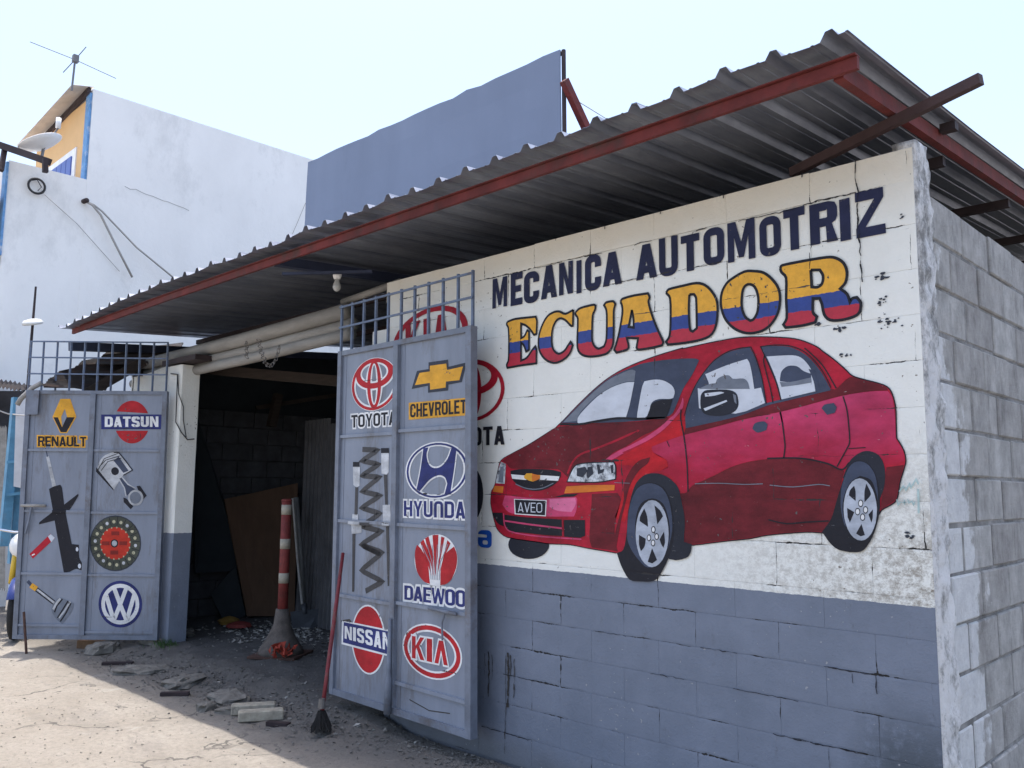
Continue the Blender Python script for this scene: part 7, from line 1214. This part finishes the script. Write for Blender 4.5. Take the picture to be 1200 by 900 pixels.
bits('litter', 'litter_mix', [(-7.0, 1.2, .5, .35, 420), (-6.3, 1.0, .4, .3, 140), (-4.2, .1, .6, .3, 20)], 'pale litter and crumbs on the dark garage floor', (.012, .035))
solo('yellow_bag', MB().lathe((-7.654, 0.969, 0.100), [(.10, 0), (.12, .04), (.06, .07), (.02, .08)], 9), 'litter_yellow', 'crumpled yellow bag on the dark garage floor', 'bag')
solo('red_cloth', MB().lathe((-7.421, 0.966, 0.100), [(.14, 0), (.12, .03), (.05, .05)], 9), 'post_red', 'small red cloth beside the yellow bag', 'cloth')
mb = MB()
for _ in range(110):
    x = random.gauss(-6.95, .06); y = random.gauss(-.05, .05); h_ = random.uniform(.02, .06); a_ = random.uniform(0, 6.3); z = ground_z(x, y); w = .006
    t = (x + cos(a_) * h_ * .5, y + sin(a_) * h_ * .5, z + h_); mb.add([(x - w, y, z), (x + w, y, z), (x + w + (t[0] - x) * .5, t[1] * .5 + y * .5, z + h_ * .7), t], [(0, 1, 2, 3)])
o = link('weeds', mb, 'weed_green'); tag(o, 'small green weeds at the foot of the pillar', 'weeds'); stuff(o)

# ---- billboard behind the roof
bb = thing('blank_billboard', (-4.9, 1.2, 3.45), 'blank blue-grey billboard standing behind the roof', 'billboard')
A0, A1, A2 = Vector((-6.789, 1.200, 5.185)), Vector((-3.075, 1.200, 5.137)), Vector((-3.0, 1.14, 3.42)); A3 = Vector((-6.76, 1.14, 3.42))
rows = []
for i in range(9):
    t = i / 8; rows.append([A0.lerp(A3, t).lerp(A1.lerp(A2, t), s / 20) + Vector((0, .010 * noise.noise(Vector((s * .4, i * .5, 0))), .022 * noise.noise(Vector((s * .75, 9, 0))) * (i == 0))) for s in range(21)])
link('panel', MB().ribbon(rows, .012, (0, -1, 0)), 'billboard_grey', bb)
link('edge_tube', MB().tube([A1 + Vector((.015, .03, .0)), A2 + Vector((.015, .03, 0))], .018, 8), 'purlin_iron', bb)
link('edge_tube', MB().tube([A0 + Vector((0, .03, -.02)), A1 + Vector((0.02, .03, -.02))], .018, 8), 'purlin_iron', bb)
link('brace', MB().beam((-3.000, 1.167, 4.837), Vector((-3.000, 1.434, 4.537)) + (Vector((-3.000, 1.434, 4.537)) - Vector((-3.000, 1.167, 4.837))) * 2.4, .05, .07), 'red_primer', bb)
link('brace', MB().beam((-6.5, 1.25, 4.8), (-6.5, 2.6, 3.5), .05, .07), 'red_primer', bb)
link('guy_wire', MB().tube([(-3.000, 1.326, 4.720), (-3.000, 1.728, 4.692)], .004, 5), 'wire_grey', bb)

# ---- the white neighbour house
XN = -11.5
nb = thing('white_house', (-14, 6, 0), 'tall white rendered house with an orange upper front', 'house')
link('blank_side_wall', MB().box((XN - 1.2, 7.97, 3.68), (2.4, 15.0, 7.36)), 'plaster_white', nb)
link('terrace_wall', MB().box((XN - 2.005, .46, 2.99), (4.0, 2.0, 5.98)), 'plaster_white', nb)
link('orange_front', MB().box((XN - 1.27, .456, 6.6), (2.20, .025, 1.26)), 'orange_plaster', nb)
link('blue_corner_trim', MB().box((XN - .10, .452, 6.6), (.16, .03, 1.40)), 'blue_trim', nb)
link('blue_corner_trim', MB().box((XN - .07, -.555, 5.3), (.16, .03, 1.3)), 'blue_trim', nb)
wf = link('window', MB().box((XN - 1.05, .44, 6.28), (1.25, .03, .60)), 'white_trim', nb)
for k in range(5): link('pane', MB().box((XN - .66 - .21 * k, .418, 6.22), (.19, .02, .50)), 'blue_shutter', wf)
rows = []
for j in range(2):
    rows.append([tuple(Vector(((-11.55, .50, 7.42), (-11.45, .16, 7.30))[j]).lerp(Vector(((-14.0, .50, 7.20), (-13.95, .16, 7.09))[j]), i / 109) + Vector((0, 0, .012 * (i % 2)))) for i in range(110)])
link('awning_sheet', MB().ribbon(rows, .01), 'beige_awning', nb)
link('awning_beam', MB().beam((XN - .05, .43, 7.34), (XN - 2.4, .43, 7.15), .05, .10), 'purlin_iron', nb)
for y0, y1, za, zb in ((1.0, 2.0, 6.02, 5.9),):
    link('hairline_crack', MB().tube([(XN + .002, y0 + (y1 - y0) * i / 12, za + (zb - za) * i / 12 + .04 * noise.noise(Vector((i * 1.3, y0, 0)))) for i in range(13)], .005, 4), 'plaster_crack', nb)
cb = thing('cable_coil', (-11.470, -0.187, 5.699), 'black cable coiled on the white house wall', 'cable')
cc = Vector((-11.450, -0.193, 5.692))
link('coil', MB().torus(cc, .105, .016, (1, 0, 0), 24, 6), 'wire_black', cb, True)
link('loose_end', MB().tube([cc + Vector((0, -.1, .05)), cc + Vector((0, .0, .09)), cc + Vector((0, .06, 0)), cc + Vector((0, .02, -.06))], .007, 5), 'wire_black', cb)
h0 = Vector((-11.450, 0.438, 5.645))
wires = thing('drop_cables', h0, 'grey cables drooping from a hole in the white house wall', 'cable')
link('cable', MB().tube([h0, h0 + Vector((.05, .10, -.06)), (-11.400, 0.655, 5.471), (-11.400, 0.897, 5.065), (-11.400, 1.157, 4.641)], .016, 6), 'wire_grey', wires, True)
link('cable', MB().tube([h0, h0 + Vector((.05, .12, -.05)), (-11.400, 0.675, 5.527), (-11.400, 1.191, 5.102), (-11.300, 1.890, 4.627)], .013, 6), 'wire_grey', wires, True)
link('wall_tube', MB().tube([h0 + Vector((-.1, 0, 0)), h0 + Vector((.04, .02, 0))], .035, 8), 'purlin_iron', wires, True)
link('thin_cable', MB().tube([(-11.460, -0.085, 5.600), (-11.460, 0.361, 5.288), (-11.460, 0.991, 4.711)], .005, 4), 'wire_grey', wires)
link('thin_cable', MB().tube([(-11.460, 4.056, 6.519), (-11.460, 3.904, 6.114), (-11.460, 3.754, 5.732)], .005, 4), 'wire_grey', wires)
# antenna, dish, rail
D_ = 12.6
an = thing('roof_antenna', (-10.806, -0.038, 6.936), 'thin television antenna on the white house roof', 'antenna')
link('mast', MB().tube([(-10.806, -0.037, 6.924), (-10.802, -0.024, 7.370)], .014, 6), 'antenna_metal', an)
link('long_rod', MB().tube([(-10.952, -0.551, 7.476), (-10.802, -0.024, 7.370), (-10.639, 0.468, 7.223)], .006, 5), 'antenna_metal', an)
link('short_rod', MB().tube([(-10.840, -0.150, 7.152), (-10.802, -0.024, 7.370), (-10.766, 0.093, 7.588)], .007, 5), 'antenna_metal', an)
link('junction_box', MB().box((-10.801, -0.020, 7.383), (.07, .07, .10)), 'antenna_metal', an)
dc = Vector((-11.186, -0.267, 6.223)); dn = Vector((-.14, -.37, .80)).normalized()
ds = thing('satellite_dish', dc, 'white satellite dish below the awning of the white house', 'dish')
mb = MB(); prof_ = [(.004, -.10), (.12, -.075), (.22, -.035), (.29, 0), (.285, .008), (.22, -.03), (.13, -.07), (.004, -.088)]; mb.lathe(dc, prof_, 22, dn); link('reflector', mb, 'white_enamel', ds, True)
arm = Vector((-10.939, -0.131, 6.399)); link('feed_arm', MB().tube([dc - dn * .1, arm], .012, 6), 'antenna_metal', ds); link('feed_horn', MB().tube([arm, arm + Vector((0, 0, .14))], .035, 8), 'white_enamel', ds, True)
link('bracket', MB().tube([dc - dn * .1, dc + Vector((.1, 0, -.3))], .02, 6), 'antenna_metal', ds)
ra = thing('terrace_rail', (-11.035, -0.473, 5.986), 'dark roof rail on posts over the terrace of the white house', 'rail')
link('top_rail', MB().beam((-11.622, -0.760, 6.208), (-10.575, -0.310, 5.767), .06, .09), 'purlin_iron', ra)
link('post', MB().beam((-11.385, -0.631, 6.108), (-11.294, -0.679, 5.736), .06, .06, (1, 0, 0)), 'purlin_iron', ra); link('post', MB().beam((-10.589, -0.359, 5.803), (-10.586, -0.347, 5.621), .06, .06, (1, 0, 0)), 'purlin_iron', ra)
# bare block pier at the very edge of the picture
pr = thing('block_pier', (-11.75, -.98, 0), 'grey block pier at the far left edge beside the white house', 'pier')
bm_ = mesh_of('concrete_block', MB().box((0, 0, 0), (.5, .36, .19), 0, .01), 'block_grey')
for k in range(26): inst('concrete_block', bm_, pr, (-11.75 + random.uniform(-.01, .01), -.80 + random.uniform(-.01, .01), .1 + k * .2))
link('wooden_head', MB().box((-11.7, -.80, 5.36), (.55, .3, .25)), 'wood_block', pr)

# ---- low roofs and lean-to behind the left gate
def sheet(name, c00, c10, c11, c01, m, lab, amp=.018, n=44, per=4., grp=None):
    a, b2, c, d = map(Vector, (c00, c10, c11, c01)); rows = []
    for j in range(5):
        t = j / 4; rows.append([a.lerp(b2, i / n).lerp(d.lerp(c, i / n), t) + Vector((0, 0, amp * sin(i * 2 * pi / per))) + Vector((0, 0, .02 * noise.noise(Vector((i * .1, j * .9, len(lab)))))) for i in range(n + 1)])
    return solo(name, MB().ribbon(rows, .004), m, lab, 'roof sheet', grp)
sheet('rusty_roof_sheet', (-7.765, -1.034, 2.546), (-8.201, -0.752, 2.747), (-9.116, 0.531, 3.214), (-7.976, -0.399, 2.567), 'rusty_sheet', 'lowest rusty corrugated sheet behind the left gate grille', grp='old roof sheets behind the left gate')
sheet('rusty_roof_sheet', (-8.167, -0.648, 2.755), (-8.613, -0.404, 2.933), (-9.207, 0.830, 3.335), (-8.203, 0.124, 2.800), 'rusty_sheet', 'middle rusty corrugated sheet behind the left gate grille', grp='old roof sheets behind the left gate')
sheet('rusty_roof_sheet', (-8.192, -0.409, 2.873), (-8.625, -0.137, 3.081), (-8.782, 0.800, 3.316), (-7.920, 0.278, 2.933), 'rusty_sheet', 'topmost dark sheet under the left end of the big roof', grp='old roof sheets behind the left gate')
solo('timber_beam', MB().beam((-7.839, -0.612, 2.503), (-7.749, -0.089, 2.885), .09, .10), 'timber', 'brown timber under the rusty sheets behind the left gate', 'beam')
mb = MB(); a0 = [(-8.50, 2.80), (-8.2, 2.80), (-7.8, 2.83), (-7.30, 2.87)]
mb.add([(x, .10, z) for x, z in a0] + [(x, .10, 0) for x, z in a0] + [(x, .25, z) for x, z in a0] + [(x, .25, 0) for x, z in a0], [(i + 4, i + 5, i + 1, i) for i in range(3)] + [(i + 12, i + 8, i + 9, i + 13) for i in range(3)] + [(i, i + 1, i + 9, i + 8) for i in range(3)] + [(0, 8, 12, 4), (3, 7, 15, 11)])
solo('low_white_wall', mb, 'pillar_paint', 'low white wall between the left gate and the pillar', 'wall')
sheet('lean_to_sheet', (-9.934, -1.009, 2.716), (-8.965, -0.864, 2.608), (-10.670, -0.280, 2.840), (-11.781, -0.566, 3.015), 'rusty_sheet', 'grey corrugated lean-to sheet at the far left')
lt = thing('blue_post_frame', (-9.148, -0.777, 1.295), 'faded blue posts with crossbars left of the left gate', 'posts')
link('post', MB().beam((-9.171, -0.859, 2.539), (-9.176, -0.876, 0.933), .09, .09, (1, 0, 0)), 'post_blue', lt)
link('post', MB().beam((-9.248, -0.761, 2.552), (-9.241, -0.737, 0.740), .12, .09, (1, 0, 0)), 'post_blue', lt)
for y_ in (540, 579): link('crossbar', MB().beam((-9.136, -0.918, 1.826) if y_ == 540 else (-9.129, -0.895, 1.479), (-9.106, -0.811, 1.847) if y_ == 540 else (-9.095, -0.773, 1.498), .03, .03), 'post_blue', lt)
solo('white_banner', slab([(-8.978, -0.910, 2.484), (-8.951, -0.816, 2.583), (-8.945, -0.795, 1.554), (-8.967, -0.872, 1.571)], .01, (0, 1, 0)), 'banner_white', 'narrow white banner hanging beside the blue posts', 'banner')
sheet('upright_sheet', (-10.897, -0.737, 2.302), (-10.639, -0.541, 2.302), (-10.608, -0.426, 0.326), (-10.862, -0.599, 0.317), 'pipe_grey', 'pale upright corrugated sheet behind the blue posts')
solo('dark_back_wall', MB().add([(-11.412, -0.740, 2.788), (-11.182, 0.103, 2.845), (-11.150, 0.204, 1.231), (-11.385, -0.631, 1.236)] + [tuple(Vector(p) + Vector((-.15, .05, 0))) for p in ((-11.412, -0.740, 2.788), (-11.182, 0.103, 2.845), (-11.150, 0.204, 1.231), (-11.385, -0.631, 1.236))], [(0, 3, 2, 1), (4, 5, 6, 7), (0, 1, 5, 4), (1, 2, 6, 5), (2, 3, 7, 6), (3, 0, 4, 7)]), 'dark_block', 'dark rear panel of the lean-to at the far left', 'panel')
mp = thing('lamp_mast', (-9.9, -.53, 0), 'thin dark mast carrying a small white lamp', 'mast')
link('mast', MB().tube([(-9.817, -0.570, 2.064), (-9.819, -0.577, 3.072), (-9.818, -0.573, 3.939)], [.022, .018, .012], 8), 'purlin_iron', mp)
hc = Vector((-9.772, -0.593, 3.494)); link('lamp_head', MB().lathe(hc, [(.02, -.03), (.11, -.02), (.12, .0), (.09, .03), (.02, .045)], 16, (.2, -.3, 1)), 'lamp_head', mp, True)
solo('slack_cable', MB().tube([(-9.618, -0.985, 2.443), (-9.382, -0.873, 2.370), (-8.372, -0.973, 2.291)], .008, 5), 'wire_grey', 'slack grey cable running left from the left gate', 'cable')

# ---- motorcycle half hidden behind the left gate
bc = Vector((-8.690, -0.909, -0.000)); bx_ = Vector((.72, .69, 0)); by_ = Vector((-.69, .72, 0))    # bx_: to the picture's right, by_: away
def B(a, b2, z): p = bc + bx_ * a + by_ * b2; return (p.x, p.y, z)
mk = thing('motorcycle', bc, 'blue motorcycle with yellow fork half hidden behind the left gate', 'motorcycle')
wd = bx_ * .35 + by_ * -.94     # wheel plane direction
ax = Vector((wd.y, -wd.x, 0)).normalized()
fc = Vector(B(.05, .05, .31)); rc = fc - wd * 1.28
for c in (fc, rc):
    w_ = link('wheel', MB().torus(c, .26, .045, ax, 28, 8), 'rubber', mk, True); link('rim', MB().torus(c, .205, .014, ax, 24, 6), 'chrome', w_, True)
    mb = MB()
    for k in range(9):
        t = 2 * pi * k / 9; mb.tube([c, c + (wd * cos(t) + Vector((0, 0, 1)) * sin(t)) * .2], .006, 4)
    link('spokes', mb, 'chrome', w_); link('hub', MB().lathe(c - ax * .05, [(.045, 0), (.045, .10)], 12, ax), 'chrome', w_, True)
hd = fc - wd * .22 + Vector((0, 0, .62))
for s in (-1, 1):
    a0 = fc + ax * .085 * s; a1 = hd + ax * .085 * s; f_ = link('fork_leg', MB().tube([a0, a0.lerp(a1, .45)], .024, 10), 'chrome', mk, True)
    link('fork_cover', MB().tube([a0.lerp(a1, .42), a1], .032, 10), 'bike_yellow', f_, True)
mb = MB(); rows = []
for k in range(9):
    t = radians(25 + 14 * k); r = .325; c = fc + (-wd * cos(pi - t) * -1) * 0 + wd * cos(t) * r + Vector((0, 0, sin(t) * r)); rows.append([c - ax * .055, c - ax * .03 + (c - fc) * .05, c + ax * .03 + (c - fc) * .05, c + ax * .055])
link('front_fender', mb.ribbon(rows, .004, (0, 0, 1)), 'bike_blue', mk, True)
mb = MB(); mb.lathe(hd + wd * .02 + Vector((0, 0, .02)), [(.03, -.10), (.12, -.06), (.15, .02), (.11, .09), (.04, .12)], 16, wd); link('headlight_cowl', mb, 'white_enamel', mk, True)
mb = MB(); mb.lathe(fc - wd * .55 + Vector((0, 0, .50)), [(.05, -.28), (.12, -.22), (.15, .0), (.13, .2), (.05, .27)], 14, wd); link('fuel_tank', mb, 'bike_blue', mk, True)
link('engine', MB().box(fc - wd * .62 + Vector((0, 0, .12)), (.26, .30, .34), .8, .03), 'purlin_iron', mk); link('seat', MB().beam(fc - wd * .75 + Vector((0, 0, .55)), fc - wd * 1.4 + Vector((0, 0, .58)), .22, .08), 'rubber', mk)
link('handlebar', MB().tube([hd + ax * -.34 + Vector((0, 0, .20)) - wd * .08, hd + ax * -.12 + Vector((0, 0, .16)), hd + ax * .12 + Vector((0, 0, .16)), hd + ax * .34 + Vector((0, 0, .20)) - wd * .08], .014, 8), 'chrome', mk, True)
link('frame', MB().tube([hd, fc - wd * .35 + Vector((0, 0, .05)), fc - wd * .85 - Vector((0, 0, .02)), rc], .022, 8), 'purlin_iron', mk)
